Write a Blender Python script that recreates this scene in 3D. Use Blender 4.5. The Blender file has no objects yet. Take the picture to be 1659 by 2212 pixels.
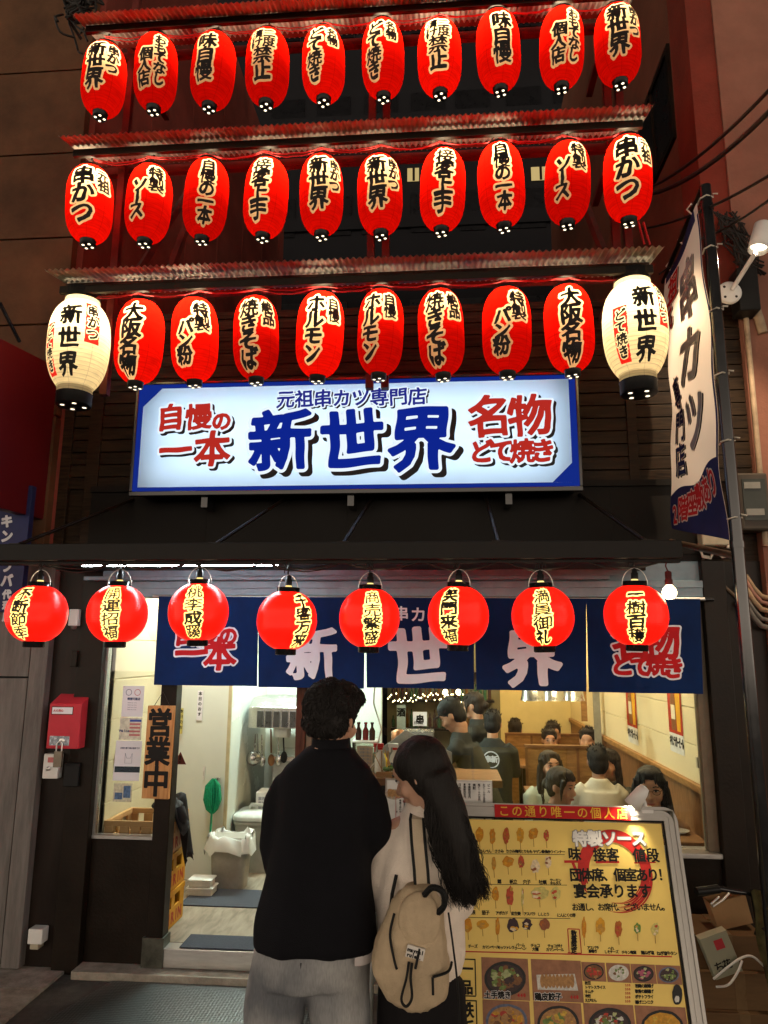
import bpy, bmesh, math, random
import numpy as np
from mathutils import Vector, Matrix, noise as mnoise
random.seed(7); rnd = random.Random(11)
PI = math.pi
S = bpy.context.scene
COL = S.collection
# ------------------------------------------------------------------ camera, world, exposure
FPX, PW, PH = 1560.0, 1659.0, 2212.0
CAM = np.array([0.0, -4.57, 1.8])
_ya, _pi, _ro = math.radians(4.76), math.radians(10.94), math.radians(0.364)
_f = np.array([-math.sin(_ya)*math.cos(_pi), math.cos(_ya)*math.cos(_pi), math.sin(_pi)])
_r = np.array([math.cos(_ya), math.sin(_ya), 0.0]); _u = np.cross(_r, _f)
_r, _u = _r*math.cos(_ro)+_u*math.sin(_ro), -_r*math.sin(_ro)+_u*math.cos(_ro)
cd = bpy.data.cameras.new("camera"); co = bpy.data.objects.new("camera", cd); COL.objects.link(co)
cd.sensor_fit = 'HORIZONTAL'; cd.sensor_width = 36.0; cd.lens = FPX/PW*36.0
cd.clip_start = 0.05; cd.clip_end = 400
co.matrix_world = Matrix(((_r[0], _u[0], -_f[0], CAM[0]), (_r[1], _u[1], -_f[1], CAM[1]), (_r[2], _u[2], -_f[2], CAM[2]), (0, 0, 0, 1)))
S.camera = co

def at(px, py, Y):
    "world point on the plane y = Y that the calibrated camera sees at (px, py)"
    d = _f+(px-PW/2)/FPX*_r-(py-PH/2)/FPX*_u
    return CAM+d*((Y-CAM[1])/d[1])

W = bpy.data.worlds.new("World"); S.world = W; W.use_nodes = True
nt = W.node_tree; nt.nodes.clear()
wo = nt.nodes.new('ShaderNodeOutputWorld'); bg = nt.nodes.new('ShaderNodeBackground'); bg2 = nt.nodes.new('ShaderNodeBackground')
sky = nt.nodes.new('ShaderNodeTexSky'); sky.sky_type = 'NISHITA'; sky.sun_disc = False
sky.sun_elevation = math.radians(-4); sky.sun_rotation = math.radians(200)
nt.links.new(sky.outputs[0], bg.inputs[0]); bg.inputs[1].default_value = 0.05
# city glow of the lit street: warm and strongest low over the street, fading upward
tc = nt.nodes.new('ShaderNodeTexCoord'); sx = nt.nodes.new('ShaderNodeSeparateXYZ'); nt.links.new(tc.outputs['Generated'], sx.inputs[0])
mr = nt.nodes.new('ShaderNodeMapRange'); mr.inputs[1].default_value = -0.05; mr.inputs[2].default_value = 0.45
mr.inputs[3].default_value = 2.9; mr.inputs[4].default_value = 0.012; mr.interpolation_type = 'SMOOTHSTEP'
nt.links.new(sx.outputs[2], mr.inputs[0])
bg2.inputs[0].default_value = (1.0, 0.83, 0.66, 1); nt.links.new(mr.outputs[0], bg2.inputs[1])
ad = nt.nodes.new('ShaderNodeAddShader'); nt.links.new(bg.outputs[0], ad.inputs[0]); nt.links.new(bg2.outputs[0], ad.inputs[1]); nt.links.new(ad.outputs[0], wo.inputs[0])
S.view_settings.view_transform = 'Standard'; S.view_settings.look = 'None'; S.view_settings.exposure = 0.3; S.view_settings.gamma = 1.0
S.render.engine = 'CYCLES'
cy = S.cycles
cy.use_denoising = True; cy.max_bounces = 6; cy.diffuse_bounces = 3; cy.glossy_bounces = 3; cy.transmission_bounces = 5; cy.transparent_max_bounces = 10
cy.sample_clamp_indirect = 4.0; cy.caustics_reflective = False; cy.caustics_refractive = False; cy.use_light_tree = True

# ------------------------------------------------------------------ materials
MATS = {}
def _new(name):
    m = bpy.data.materials.new(name); m.use_nodes = True; m.node_tree.nodes.clear(); return m, m.node_tree
def mat(name, col, rough=0.6, metal=0.0, var=0.18, scale=9.0, bump=0.0, bscale=60.0, spec=0.18, stretch=None, emit=None, estr=0.0):
    "Principled paint with a noise-broken colour, roughness and a fine bump"
    if name in MATS: return MATS[name]
    m, t = _new(name); N = t.nodes; L = t.links
    o = N.new('ShaderNodeOutputMaterial'); b = N.new('ShaderNodeBsdfPrincipled'); L.new(b.outputs[0], o.inputs[0])
    g = N.new('ShaderNodeNewGeometry'); mp = N.new('ShaderNodeMapping'); L.new(g.outputs['Position'], mp.inputs[0])
    if stretch: mp.inputs['Scale'].default_value = stretch
    n = N.new('ShaderNodeTexNoise'); n.inputs['Scale'].default_value = scale; n.inputs['Detail'].default_value = 6; n.inputs['Roughness'].default_value = 0.65
    L.new(mp.outputs[0], n.inputs[0])
    r = N.new('ShaderNodeValToRGB'); e = r.color_ramp.elements
    e[0].position = 0.3; e[1].position = 0.72
    e[0].color = (*[c*(1-var) for c in col], 1); e[1].color = (*[min(1, c*(1+var)) for c in col], 1)
    L.new(n.outputs[0], r.inputs[0]); L.new(r.outputs[0], b.inputs['Base Color'])
    q = N.new('ShaderNodeMapRange'); q.inputs[3].default_value = max(0.03, rough-0.12); q.inputs[4].default_value = min(1, rough+0.12)
    L.new(n.outputs[0], q.inputs[0]); L.new(q.outputs[0], b.inputs['Roughness'])
    b.inputs['Metallic'].default_value = metal; b.inputs['Specular IOR Level'].default_value = spec
    if bump:
        n2 = N.new('ShaderNodeTexNoise'); n2.inputs['Scale'].default_value = bscale; n2.inputs['Detail'].default_value = 4; L.new(mp.outputs[0], n2.inputs[0])
        bp = N.new('ShaderNodeBump'); bp.inputs['Strength'].default_value = bump; bp.inputs['Distance'].default_value = 0.01
        L.new(n2.outputs[0], bp.inputs['Height']); L.new(bp.outputs[0], b.inputs['Normal'])
    if emit: b.inputs['Emission Color'].default_value = (*emit, 1); b.inputs['Emission Strength'].default_value = estr
    MATS[name] = m; return m
def lamp_mat(name, col, s, sample=True):
    if name in MATS: return MATS[name]
    m, t = _new(name); o = t.nodes.new('ShaderNodeOutputMaterial'); e = t.nodes.new('ShaderNodeEmission')
    e.inputs[0].default_value = (*col, 1); e.inputs[1].default_value = s; t.links.new(e.outputs[0], o.inputs[0])
    m.cycles.emission_sampling = 'FRONT_BACK' if sample else 'NONE'
    MATS[name] = m; return m
def paper_mat(name, col, rib=0.0, ribpitch=0.012, gloss=0.0, seams=0, back=0.08, seamdark=0.72):
    "translucent lantern paper: lit by the bulb that hangs inside, bamboo rings as bump and faint dark lines"
    if name in MATS: return MATS[name]
    m, t = _new(name); N = t.nodes; L = t.links
    o = N.new('ShaderNodeOutputMaterial')
    tr = N.new('ShaderNodeBsdfTranslucent'); df = N.new('ShaderNodeBsdfDiffuse')
    tcn = N.new('ShaderNodeTexCoord'); s = N.new('ShaderNodeSeparateXYZ'); L.new(tcn.outputs['Object'], s.inputs[0])
    # ring lines
    mu = N.new('ShaderNodeMath'); mu.operation = 'MULTIPLY'; mu.inputs[1].default_value = 2*PI/ribpitch; L.new(s.outputs[2], mu.inputs[0])
    si = N.new('ShaderNodeMath'); si.operation = 'SINE'; L.new(mu.outputs[0], si.inputs[0])
    ab = N.new('ShaderNodeMapRange'); ab.inputs[1].default_value = 0.75; ab.inputs[2].default_value = 1.0; ab.inputs[3].default_value = 1.0; ab.inputs[4].default_value = 1.0-0.45*rib
    L.new(si.outputs[0], ab.inputs[0])
    # vertical seams
    at2 = N.new('ShaderNodeMath'); at2.operation = 'ARCTAN2'; L.new(s.outputs[0], at2.inputs[0]); L.new(s.outputs[1], at2.inputs[1])
    m2 = N.new('ShaderNodeMath'); m2.operation = 'MULTIPLY'; m2.inputs[1].default_value = max(1, seams)*0.5; L.new(at2.outputs[0], m2.inputs[0])
    s2 = N.new('ShaderNodeMath'); s2.operation = 'SINE'; L.new(m2.outputs[0], s2.inputs[0])
    a2 = N.new('ShaderNodeMath'); a2.operation = 'ABSOLUTE'; L.new(s2.outputs[0], a2.inputs[0])
    r2 = N.new('ShaderNodeMapRange'); r2.inputs[1].default_value = 0.0; r2.inputs[2].default_value = 0.07; r2.inputs[3].default_value = seamdark if seams else 1.0; r2.inputs[4].default_value = 1.0
    L.new(a2.outputs[0], r2.inputs[0])
    no = N.new('ShaderNodeTexNoise'); no.inputs['Scale'].default_value = 14; no.inputs['Detail'].default_value = 5
    mp = N.new('ShaderNodeMapping'); mp.inputs['Scale'].default_value = (1, 1, 5); L.new(tcn.outputs['Object'], mp.inputs[0]); L.new(mp.outputs[0], no.inputs[0])
    r3 = N.new('ShaderNodeMapRange'); r3.inputs[1].default_value = 0.3; r3.inputs[2].default_value = 0.7; r3.inputs[3].default_value = 0.84; r3.inputs[4].default_value = 1.1; L.new(no.outputs[0], r3.inputs[0])
    p1 = N.new('ShaderNodeMath'); p1.operation = 'MULTIPLY'; L.new(ab.outputs[0], p1.inputs[0]); L.new(r2.outputs[0], p1.inputs[1])
    p2 = N.new('ShaderNodeMath'); p2.operation = 'MULTIPLY'; L.new(p1.outputs[0], p2.inputs[0]); L.new(r3.outputs[0], p2.inputs[1])
    vm = N.new('ShaderNodeVectorMath'); vm.operation = 'SCALE'; vm.inputs[0].default_value = col; L.new(p2.outputs[0], vm.inputs['Scale'])
    L.new(vm.outputs[0], tr.inputs[0]); df.inputs[0].default_value = (*[c*back for c in col], 1)
    bp = N.new('ShaderNodeBump'); bp.inputs['Strength'].default_value = 0.25*(rib > 0); bp.inputs['Distance'].default_value = 0.002; L.new(si.outputs[0], bp.inputs['Height'])
    L.new(bp.outputs[0], df.inputs['Normal'])
    a = N.new('ShaderNodeAddShader'); L.new(tr.outputs[0], a.inputs[0]); L.new(df.outputs[0], a.inputs[1])
    out = a
    if gloss:
        gl = N.new('ShaderNodeBsdfGlossy'); gl.inputs['Roughness'].default_value = 0.28; L.new(bp.outputs[0], gl.inputs['Normal'])
        lw = N.new('ShaderNodeFresnel'); lw.inputs[0].default_value = 1.45
        mx = N.new('ShaderNodeMixShader'); L.new(lw.outputs[0], mx.inputs[0]); L.new(a.outputs[0], mx.inputs[1]); L.new(gl.outputs[0], mx.inputs[2]); out = mx
    L.new(out.outputs[0], o.inputs[0]); MATS[name] = m; return m
def glass_mat(name='window_glass', tint=(0.93, 0.95, 0.94), refl=1.0):
    if name in MATS: return MATS[name]
    m, t = _new(name); N = t.nodes; L = t.links
    o = N.new('ShaderNodeOutputMaterial'); tp = N.new('ShaderNodeBsdfTransparent'); tp.inputs[0].default_value = (*tint, 1)
    gl = N.new('ShaderNodeBsdfGlossy'); gl.inputs['Roughness'].default_value = 0.02
    fr = N.new('ShaderNodeFresnel'); fr.inputs[0].default_value = 1.5
    mx = N.new('ShaderNodeMixShader'); L.new(fr.outputs[0], mx.inputs[0]); L.new(tp.outputs[0], mx.inputs[1]); L.new(gl.outputs[0], mx.inputs[2]); L.new(mx.outputs[0], o.inputs[0])
    MATS[name] = m; return m
def wood_mat(name, c1, c2, scale=6.0, stretch=(1, 1, 1), rough=0.5, bump=0.15):
    if name in MATS: return MATS[name]
    m, t = _new(name); N = t.nodes; L = t.links
    o = N.new('ShaderNodeOutputMaterial'); b = N.new('ShaderNodeBsdfPrincipled'); L.new(b.outputs[0], o.inputs[0])
    g = N.new('ShaderNodeNewGeometry'); mp = N.new('ShaderNodeMapping'); mp.inputs['Scale'].default_value = stretch; L.new(g.outputs['Position'], mp.inputs[0])
    n = N.new('ShaderNodeTexNoise'); n.inputs['Scale'].default_value = scale; n.inputs['Detail'].default_value = 8; n.inputs['Distortion'].default_value = 0.6; L.new(mp.outputs[0], n.inputs[0])
    r = N.new('ShaderNodeValToRGB'); r.color_ramp.elements[0].position = 0.32; r.color_ramp.elements[1].position = 0.68
    r.color_ramp.elements[0].color = (*c1, 1); r.color_ramp.elements[1].color = (*c2, 1)
    L.new(n.outputs[0], r.inputs[0]); L.new(r.outputs[0], b.inputs['Base Color']); b.inputs['Roughness'].default_value = rough; b.inputs['Specular IOR Level'].default_value = 0.12
    bp = N.new('ShaderNodeBump'); bp.inputs['Strength'].default_value = bump; bp.inputs['Distance'].default_value = 0.004; L.new(n.outputs[0], bp.inputs['Height']); L.new(bp.outputs[0], b.inputs['Normal'])
    MATS[name] = m; return m

# ------------------------------------------------------------------ mesh builder
class MB:
    def __init__(s): s.v = []; s.f = []; s.mi = []; s.cur = 0; s.sm = []
    def use(s, i): s.cur = i; return s
    def add(s, vs, fs, smooth=False):
        b = len(s.v); s.v.extend([tuple(p) for p in vs])
        for f in fs: s.f.append([i+b for i in f]); s.mi.append(s.cur); s.sm.append(smooth)
        return s
    def box(s, x0, x1, y0, y1, z0, z1):
        vs = [(x, y, z) for z in (z0, z1) for y in (y0, y1) for x in (x0, x1)]
        return s.add(vs, [(0, 2, 3, 1), (4, 5, 7, 6), (0, 1, 5, 4), (2, 6, 7, 3), (0, 4, 6, 2), (1, 3, 7, 5)])
    def obox(s, c, ax, ay, az):
        "oriented box: centre and three half-axis vectors"
        c, ax, ay, az = map(Vector, (c, ax, ay, az))
        vs = [c+ax*i+ay*j+az*k for k in (-1, 1) for j in (-1, 1) for i in (-1, 1)]
        return s.add(vs, [(0, 2, 3, 1), (4, 5, 7, 6), (0, 1, 5, 4), (2, 6, 7, 3), (0, 4, 6, 2), (1, 3, 7, 5)])
    def beam(s, p0, p1, w, h, up=(0, 0, 1)):
        p0, p1 = Vector(p0), Vector(p1); d = (p1-p0); l = d.length; d = d/l
        a = d.cross(Vector(up));
        if a.length < 1e-4: a = d.cross(Vector((0, 1, 0)))
        a.normalize(); b = a.cross(d)
        return s.obox((p0+p1)/2, d*l/2, a*w/2, b*h/2)
    def tube(s, pts, r, n=8, cap=True, smooth=True):
        pts = [Vector(p) for p in pts]; m = len(pts)
        rs = r if isinstance(r, (list, tuple)) else [r]*m
        vs = []; prev = None
        for i, p in enumerate(pts):
            d = (pts[min(i+1, m-1)]-pts[max(i-1, 0)])
            d = d.normalized() if d.length > 1e-9 else Vector((0, 0, 1))
            if prev is None:
                a = d.cross(Vector((0, 0, 1)))
                if a.length < 1e-3: a = d.cross(Vector((1, 0, 0)))
            else: a = prev-d*prev.dot(d)
            a.normalize(); prev = a; b = d.cross(a)
            for k in range(n):
                t = 2*PI*k/n; vs.append(p+(a*math.cos(t)+b*math.sin(t))*rs[i])
        fs = [(i*n+k, i*n+(k+1) % n, (i+1)*n+(k+1) % n, (i+1)*n+k) for i in range(m-1) for k in range(n)]
        s.add(vs, fs, smooth)
        if cap: s.add(vs[:n], [tuple(range(n))[::-1]]); s.add(vs[-n:], [tuple(range(n))])
        return s
    def lathe(s, prof, c=(0, 0, 0), n=24, smooth=True, ax=None, cap=True):
        "profile of (radius, height); optional axis vector"
        c = Vector(c); z = Vector(ax).normalized() if ax else Vector((0, 0, 1))
        x = z.cross(Vector((0, 1, 0)));
        if x.length < 1e-3: x = Vector((1, 0, 0))
        x.normalize(); y = z.cross(x); vs = []
        for r, h in prof:
            for k in range(n):
                t = 2*PI*k/n; vs.append(c+x*(r*math.cos(t))+y*(r*math.sin(t))+z*h)
        m = len(prof)
        s.add(vs, [(i*n+k, i*n+(k+1) % n, (i+1)*n+(k+1) % n, (i+1)*n+k) for i in range(m-1) for k in range(n)], smooth)
        if cap:
            if prof[0][0] > 1e-5: s.add(vs[:n], [tuple(range(n))[::-1]])
            if prof[-1][0] > 1e-5: s.add(vs[-n:], [tuple(range(n))])
        return s
    def ell(s, c, r, n=14, m=10, rot=None):
        c = Vector(c); vs = []; 
        for i in range(m+1):
            a = PI*i/m
            for k in range(n):
                t = 2*PI*k/n; p = Vector((r[0]*math.sin(a)*math.cos(t), r[1]*math.sin(a)*math.sin(t), r[2]*math.cos(a)))
                if rot is not None: p = rot @ p
                vs.append(c+p)
        return s.add(vs, [(i*n+k, (i+1)*n+k, (i+1)*n+(k+1) % n, i*n+(k+1) % n) for i in range(m) for k in range(n)], True)
    def loft(s, rings, smooth=True, cap=True):
        n = len(rings[0]); vs = [p for r in rings for p in r]; m = len(rings)
        s.add(vs, [(i*n+k, i*n+(k+1) % n, (i+1)*n+(k+1) % n, (i+1)*n+k) for i in range(m-1) for k in range(n)], smooth)
        if cap: s.add(rings[0], [tuple(range(n))[::-1]]); s.add(rings[-1], [tuple(range(n))])
        return s
    def grid(s, fn, nu, nv, smooth=True):
        vs = [fn(i/nu, j/nv) for j in range(nv+1) for i in range(nu+1)]
        return s.add(vs, [(j*(nu+1)+i, j*(nu+1)+i+1, (j+1)*(nu+1)+i+1, (j+1)*(nu+1)+i) for j in range(nv) for i in range(nu)], smooth)
    def prism(s, poly, fn0, fn1):
        "polygon in 2-D extruded between two mappings"
        n = len(poly); a = [fn0(*p) for p in poly]; b = [fn1(*p) for p in poly]
        return s.add(a+b, [tuple(range(n))[::-1], tuple(range(n, 2*n))]+[(i, (i+1) % n, n+(i+1) % n, n+i) for i in range(n)])
    def mesh(s, name, mats, org=(0, 0, 0)):
        me = bpy.data.meshes.new(name); o = np.array(org)
        V = np.array(s.v, dtype=float).reshape(-1, 3)-o
        me.from_pydata(V.tolist(), [], s.f)
        for m in (mats if isinstance(mats, (list, tuple)) else [mats]): me.materials.append(m)
        if s.f:
            me.polygons.foreach_set('material_index', s.mi); me.polygons.foreach_set('use_smooth', s.sm)
        me.update(); return me
    def build(s, name, mats, parent=None, org=None, bevel=0.0):
        if org is None: org = getattr(parent, '_org', None) or (ORG.get(parent.name, (0, 0, 0)) if parent else (0, 0, 0))
        o = bpy.data.objects.new(name, s.mesh(name, mats, org)); COL.objects.link(o)
        if parent: o.parent = parent; ORG[o.name] = tuple(org)
        if bevel:
            b = o.modifiers.new('bevel', 'BEVEL'); b.width = bevel; b.segments = 2; b.limit_method = 'ANGLE'; b.angle_limit = math.radians(40)
        return o
ORG = {}
def tag(o, label=None, cat=None, group=None, kind=None):
    if label: o['label'] = label
    if cat: o['category'] = cat
    if group: o['group'] = group
    if kind: o['kind'] = kind
    return o
def thing(name, loc, label, cat, group=None, rz=0.0):
    "an Empty at the base; its parts are built in world coordinates and stored relative to it"
    e = bpy.data.objects.new(name, None); COL.objects.link(e); e.empty_display_size = 0.1
    e.location = loc; e.rotation_euler = (0, 0, rz); ORG[e.name] = tuple(loc)
    return tag(e, label, cat, group)
def solo(mb, name, mats, label, cat, group=None, org=None, bevel=0.0):
    "a thing that is a single mesh: origin at its base centre"
    V = np.array(mb.v); c = ((V[:, 0].min()+V[:, 0].max())/2, (V[:, 1].min()+V[:, 1].max())/2, V[:, 2].min()) if org is None else org
    o = mb.build(name, mats, None, c, bevel); o.location = c
    return tag(o, label, cat, group)
def catenary(p0, p1, sag, n=14, wob=0.0):
    p0, p1 = Vector(p0), Vector(p1); r = random.Random(int(abs(p0.x*977+p1.z*131)*100))
    return [p0.lerp(p1, i/n)+Vector((0, wob*(r.random()-.5), -sag*4*(i/n)*(1-i/n)+wob*(r.random()-.5))) for i in range(n+1)]

# ------------------------------------------------------------------ lettering: glyph outlines -> distance field -> polygons
_fc = bpy.data.curves.new('glyph', 'FONT'); _fc.fill_mode = 'NONE'; _fc.resolution_u = 3
_fo = bpy.data.objects.new('glyph', _fc); COL.objects.link(_fo)
SEG = {}
def segs(ch):
    if ch in SEG: return SEG[ch]
    _fc.body = ch; dg = bpy.context.evaluated_depsgraph_get(); dg.update()
    me = bpy.data.meshes.new_from_object(_fo.evaluated_get(dg))
    V = np.array([v.co[:2] for v in me.vertices]).reshape(-1, 2); E = np.array([e.vertices[:] for e in me.edges]).reshape(-1, 2)
    bpy.data.meshes.remove(me)
    if len(E) == 0: s = np.zeros((0, 4))
    else:
        V = V/0.98-np.array([0.5, 0.385])
        if ord(ch) < 0x2000: V[:, 0] += 0.5-(V[:, 0].min()+V[:, 0].max())/2-0.5
        s = np.hstack([V[E[:, 0]], V[E[:, 1]]])
    SEG[ch] = s; return s
def sdf(P, s):
    "signed distance (negative inside) of points P to closed outline segments s"
    a = s[:, :2]; b = s[:, 2:]; out = np.empty(len(P)); d = b-a; L2 = np.maximum((d**2).sum(1), 1e-12)
    for k in range(0, len(P), 4096):
        p = P[k:k+4096]; w = p[:, None, :]-a[None]
        t = np.clip((w*d[None]).sum(2)/L2, 0, 1); q = w-t[..., None]*d[None]
        D = np.sqrt((q**2).sum(2)).min(1)
        c = (a[None, :, 1] > p[:, None, 1]) != (b[None, :, 1] > p[:, None, 1])
        dy = np.where(np.abs(d[:, 1]) < 1e-12, 1e-12, d[:, 1])
        xi = a[None, :, 0]+(p[:, None, 1]-a[None, :, 1])/dy[None]*d[None, :, 0]
        ins = (c & (xi > p[:, None, 0])).sum(1) % 2 == 1
        out[k:k+4096] = np.where(ins, -D, D)
    return out
BOLD = {c: .55 for c in '漬慢禁度焼製接繁樹穫御運節盛蹊満福業営鱚蠣'}
BOLD.update({c: .35 for c in '員招季商売開桃李'})
def field(chars, us, vs, reach, brush=0.0, weight=0.0):
    "min distance over the placed characters (ch, u, v, size[, rot, widthscale]) on the grid us x vs"
    D = np.full((len(vs), len(us)), 9.0)
    for c in chars:
        ch, u, v, sz = c[:4]; rot = c[4] if len(c) > 4 else 0.0; wx = c[5] if len(c) > 5 else 1.0
        s = segs(ch)
        if len(s) == 0: continue
        m = sz*0.62*max(1, wx)+reach
        i0, i1 = np.searchsorted(us, [u-m, u+m]); j0, j1 = np.searchsorted(vs, [v-m, v+m])
        if i1 <= i0 or j1 <= j0: continue
        ca, sa = math.cos(rot), math.sin(rot)
        T = s.reshape(-1, 2)*np.array([sz*wx, sz]); T = np.stack([T[:, 0]*ca-T[:, 1]*sa+u, T[:, 0]*sa+T[:, 1]*ca+v], 1).reshape(-1, 4)
        gu, gv = np.meshgrid(us[i0:i1], vs[j0:j1])
        if brush:                                           # hand-brushed look: rising horizontals, wavering edges, swelling strokes
            ph = ord(ch) % 97; lu = (gu-u)/sz; lv = (gv-v)/sz
            qu = gu-sz*(.014*np.sin(lv*7+ph)+.008*np.sin(lv*15+ph*2))*brush; qv = gv-sz*(.075*lu+.012*np.sin(lu*8+ph*3))*brush
        else: qu, qv = gu, gv
        d = sdf(np.stack([qu.ravel(), qv.ravel()], 1), T).reshape(gu.shape)
        if brush:
            d = d-weight*sz*BOLD.get(ch, 1.0)*(1+.55*brush*np.sin(lu*5.1+lv*3.7+ph)*np.sin(lv*4.3-lu*2.9+ph*1.7))
        D[j0:j1, i0:i1] = np.minimum(D[j0:j1, i0:i1], d)
    return D
def clip(poly, t, keep_below):
    out = []; n = len(poly)
    for i in range(n):
        a = poly[i]; b = poly[(i+1) % n]; ia = (a[2] < t) == keep_below; ib = (b[2] < t) == keep_below
        if ia: out.append(a)
        if ia != ib:
            k = (t-a[2])/(b[2]-a[2]); out.append((a[0]+(b[0]-a[0])*k, a[1]+(b[1]-a[1])*k, t))
    return out
def bands(D, us, vs, ts, want, maxrun=6):
    "split the grid into bands of D between the levels ts; yields faces of band index in want as 2-D polygons"
    lv = [-1e9]+list(ts)+[1e9]
    K = np.digitize(D, ts); lo = np.minimum(np.minimum(K[:-1, :-1], K[1:, :-1]), np.minimum(K[:-1, 1:], K[1:, 1:])); hi = np.maximum(np.maximum(K[:-1, :-1], K[1:, :-1]), np.maximum(K[:-1, 1:], K[1:, 1:]))
    polys = []; kinds = []
    U = us.tolist(); Vv = vs.tolist(); DL = D.tolist(); LO = lo.tolist(); HI = hi.tolist(); ni = len(U)-1
    for j in range(len(Vv)-1):
        lj = LO[j]; hj = HI[j]; v0 = Vv[j]; v1 = Vv[j+1]; i = 0
        while i < ni:
            k = lj[i]
            if k == hj[i]:
                e = i+1
                while e < ni and e-i < maxrun and lj[e] == k and hj[e] == k: e += 1
                if k in want: polys.append([(U[i], v0), (U[e], v0), (U[e], v1), (U[i], v1)]); kinds.append(k)
                i = e; continue
            q = [(U[i], v0, DL[j][i]), (U[i+1], v0, DL[j][i+1]), (U[i+1], v1, DL[j+1][i+1]), (U[i], v1, DL[j+1][i])]
            for k in range(lj[i], hj[i]+1):
                if k not in want: continue
                p = q
                if k > 0: p = clip(p, lv[k], False)
                if k < len(ts) and len(p) > 2: p = clip(p, lv[k+1], True)
                if len(p) > 2: polys.append([(a, b) for a, b, _ in p]); kinds.append(k)
            i += 1
    return polys, kinds
def weld(polys):
    idx = {}; P = []; F = []; ok = []
    for n, p in enumerate(polys):
        f = []
        for a, b in p:
            key = (round(a*2e4), round(b*2e4)); i = idx.get(key)
            if i is None: i = idx[key] = len(P); P.append((a, b))
            if not f or f[-1] != i: f.append(i)
        if len(f) > 1 and f[0] == f[-1]: f.pop()
        if len(set(f)) > 2: F.append(f); ok.append(n)
    return P, F, ok
def write(mb, chars, fn, t, h=None, want_outline=None, maxrun=40, brush=0.0, weight=0.0):
    """lettering as thin flat polygons. fn(u, v) -> world point. t = stroke thickening.
    With want_outline = (level, fn2, slot) also lays a wider border sheet first (fn2 below fn)."""
    if not chars: return mb
    sz = max(c[3] for c in chars); h = h or sz/46
    x0 = min(c[1]-c[3]*.7 for c in chars); x1 = max(c[1]+c[3]*.7 for c in chars); y0 = min(c[2]-c[3]*.7 for c in chars); y1 = max(c[2]+c[3]*.7 for c in chars)
    us = np.arange(x0, x1+h, h); vs = np.arange(y0, y1+h, h); D = field(chars, us, vs, t+2*h+weight*sz, brush, weight)
    polys, _ = bands(D, us, vs, [t], {0}, maxrun); P, F, _ = weld(polys)
    return mb.add([fn(*p) for p in P], F)
def plane(o, ex, ey, off=0.0):
    o, ex, ey = Vector(o), Vector(ex).normalized(), Vector(ey).normalized(); n = ex.cross(ey); o = o+n*off
    return lambda u, v: o+ex*u+ey*v
def column(s, u, v, sz, pitch=None, lean=0.0, rot=0.0, shrink=1.0):
    "characters of s stacked downward from (u, v = top); lean shifts sideways per character"
    out = []; y = v
    for k, ch in enumerate(s):
        z = sz*shrink**k; p = (pitch or 1.0)*z
        out.append((ch, u+lean*k, y-p/2, z, rot+rnd.uniform(-.03, .03)))
        y -= p
    return out
def spline(P, k=6):
    P = [Vector(p) for p in P]; out = []
    for i in range(len(P)-1):
        a, d = P[max(i-1, 0)], P[min(i+2, len(P)-1)]; b, c = P[i], P[i+1]
        for q in range(k): t = q/k; out.append(.5*(2*b+(c-a)*t+(2*a-5*b+4*c-d)*t*t+(3*b-a-3*c+d)*t**3))
    return out+[P[-1]]
def line(s, u, v, sz, pitch=None, drop=0.0, rot=0.0):
    return [(ch, u+(pitch or 1.0)*sz*(k+.5), v+drop*k, sz, rot) for k, ch in enumerate(s)]
# ================================================================== LARGE STRUCTURE
GZ = -0.076                                   # street level
M_wood = wood_mat('dimmed_dark_boards', (0.009, 0.0052, 0.0028), (0.032, 0.019, 0.0095), 5, (1.2, 6, 14), 0.5, 0.25)  # board colour darkened to stand for weaker street light higher up
M_trim = mat('dark_brown_trim', (0.012, 0.0075, 0.0045), 0.4, spec=0.16, var=0.35, scale=4, bump=0.1)
M_fascia = mat('black_brown_sheet', (0.006, 0.0045, 0.0032), 0.6, spec=0.16, var=0.3, scale=3)
M_steel = mat('blue_grey_steel', (0.24, 0.33, 0.38), 0.4, 0.1, var=0.2, scale=5)
M_red_steel = mat('red_oxide_steel', (0.09, 0.016, 0.012), 0.5, 0.0, var=0.4, scale=7)
M_black = mat('black_plastic', (0.012, 0.012, 0.012), 0.35, spec=0.16, var=0.2)
M_blackm = mat('black_gloss_metal', (0.010, 0.010, 0.011), 0.18, 0.0, var=0.2, spec=0.6)
M_alu = mat('aluminium', (0.62, 0.60, 0.57), 0.32, 0.85, var=0.1, scale=14, stretch=(1, 1, 8))
M_white = mat('white_plastic', (0.72, 0.71, 0.68), 0.4, var=0.06)
M_wire_r = mat('red_wire', (0.42, 0.03, 0.03), 0.45, var=0.2)
M_wire_k = mat('black_cable', (0.02, 0.018, 0.016), 0.5, var=0.3)
M_wire_w = mat('white_cable', (0.55, 0.5, 0.42), 0.5, var=0.15)
M_glass = glass_mat()

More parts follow.
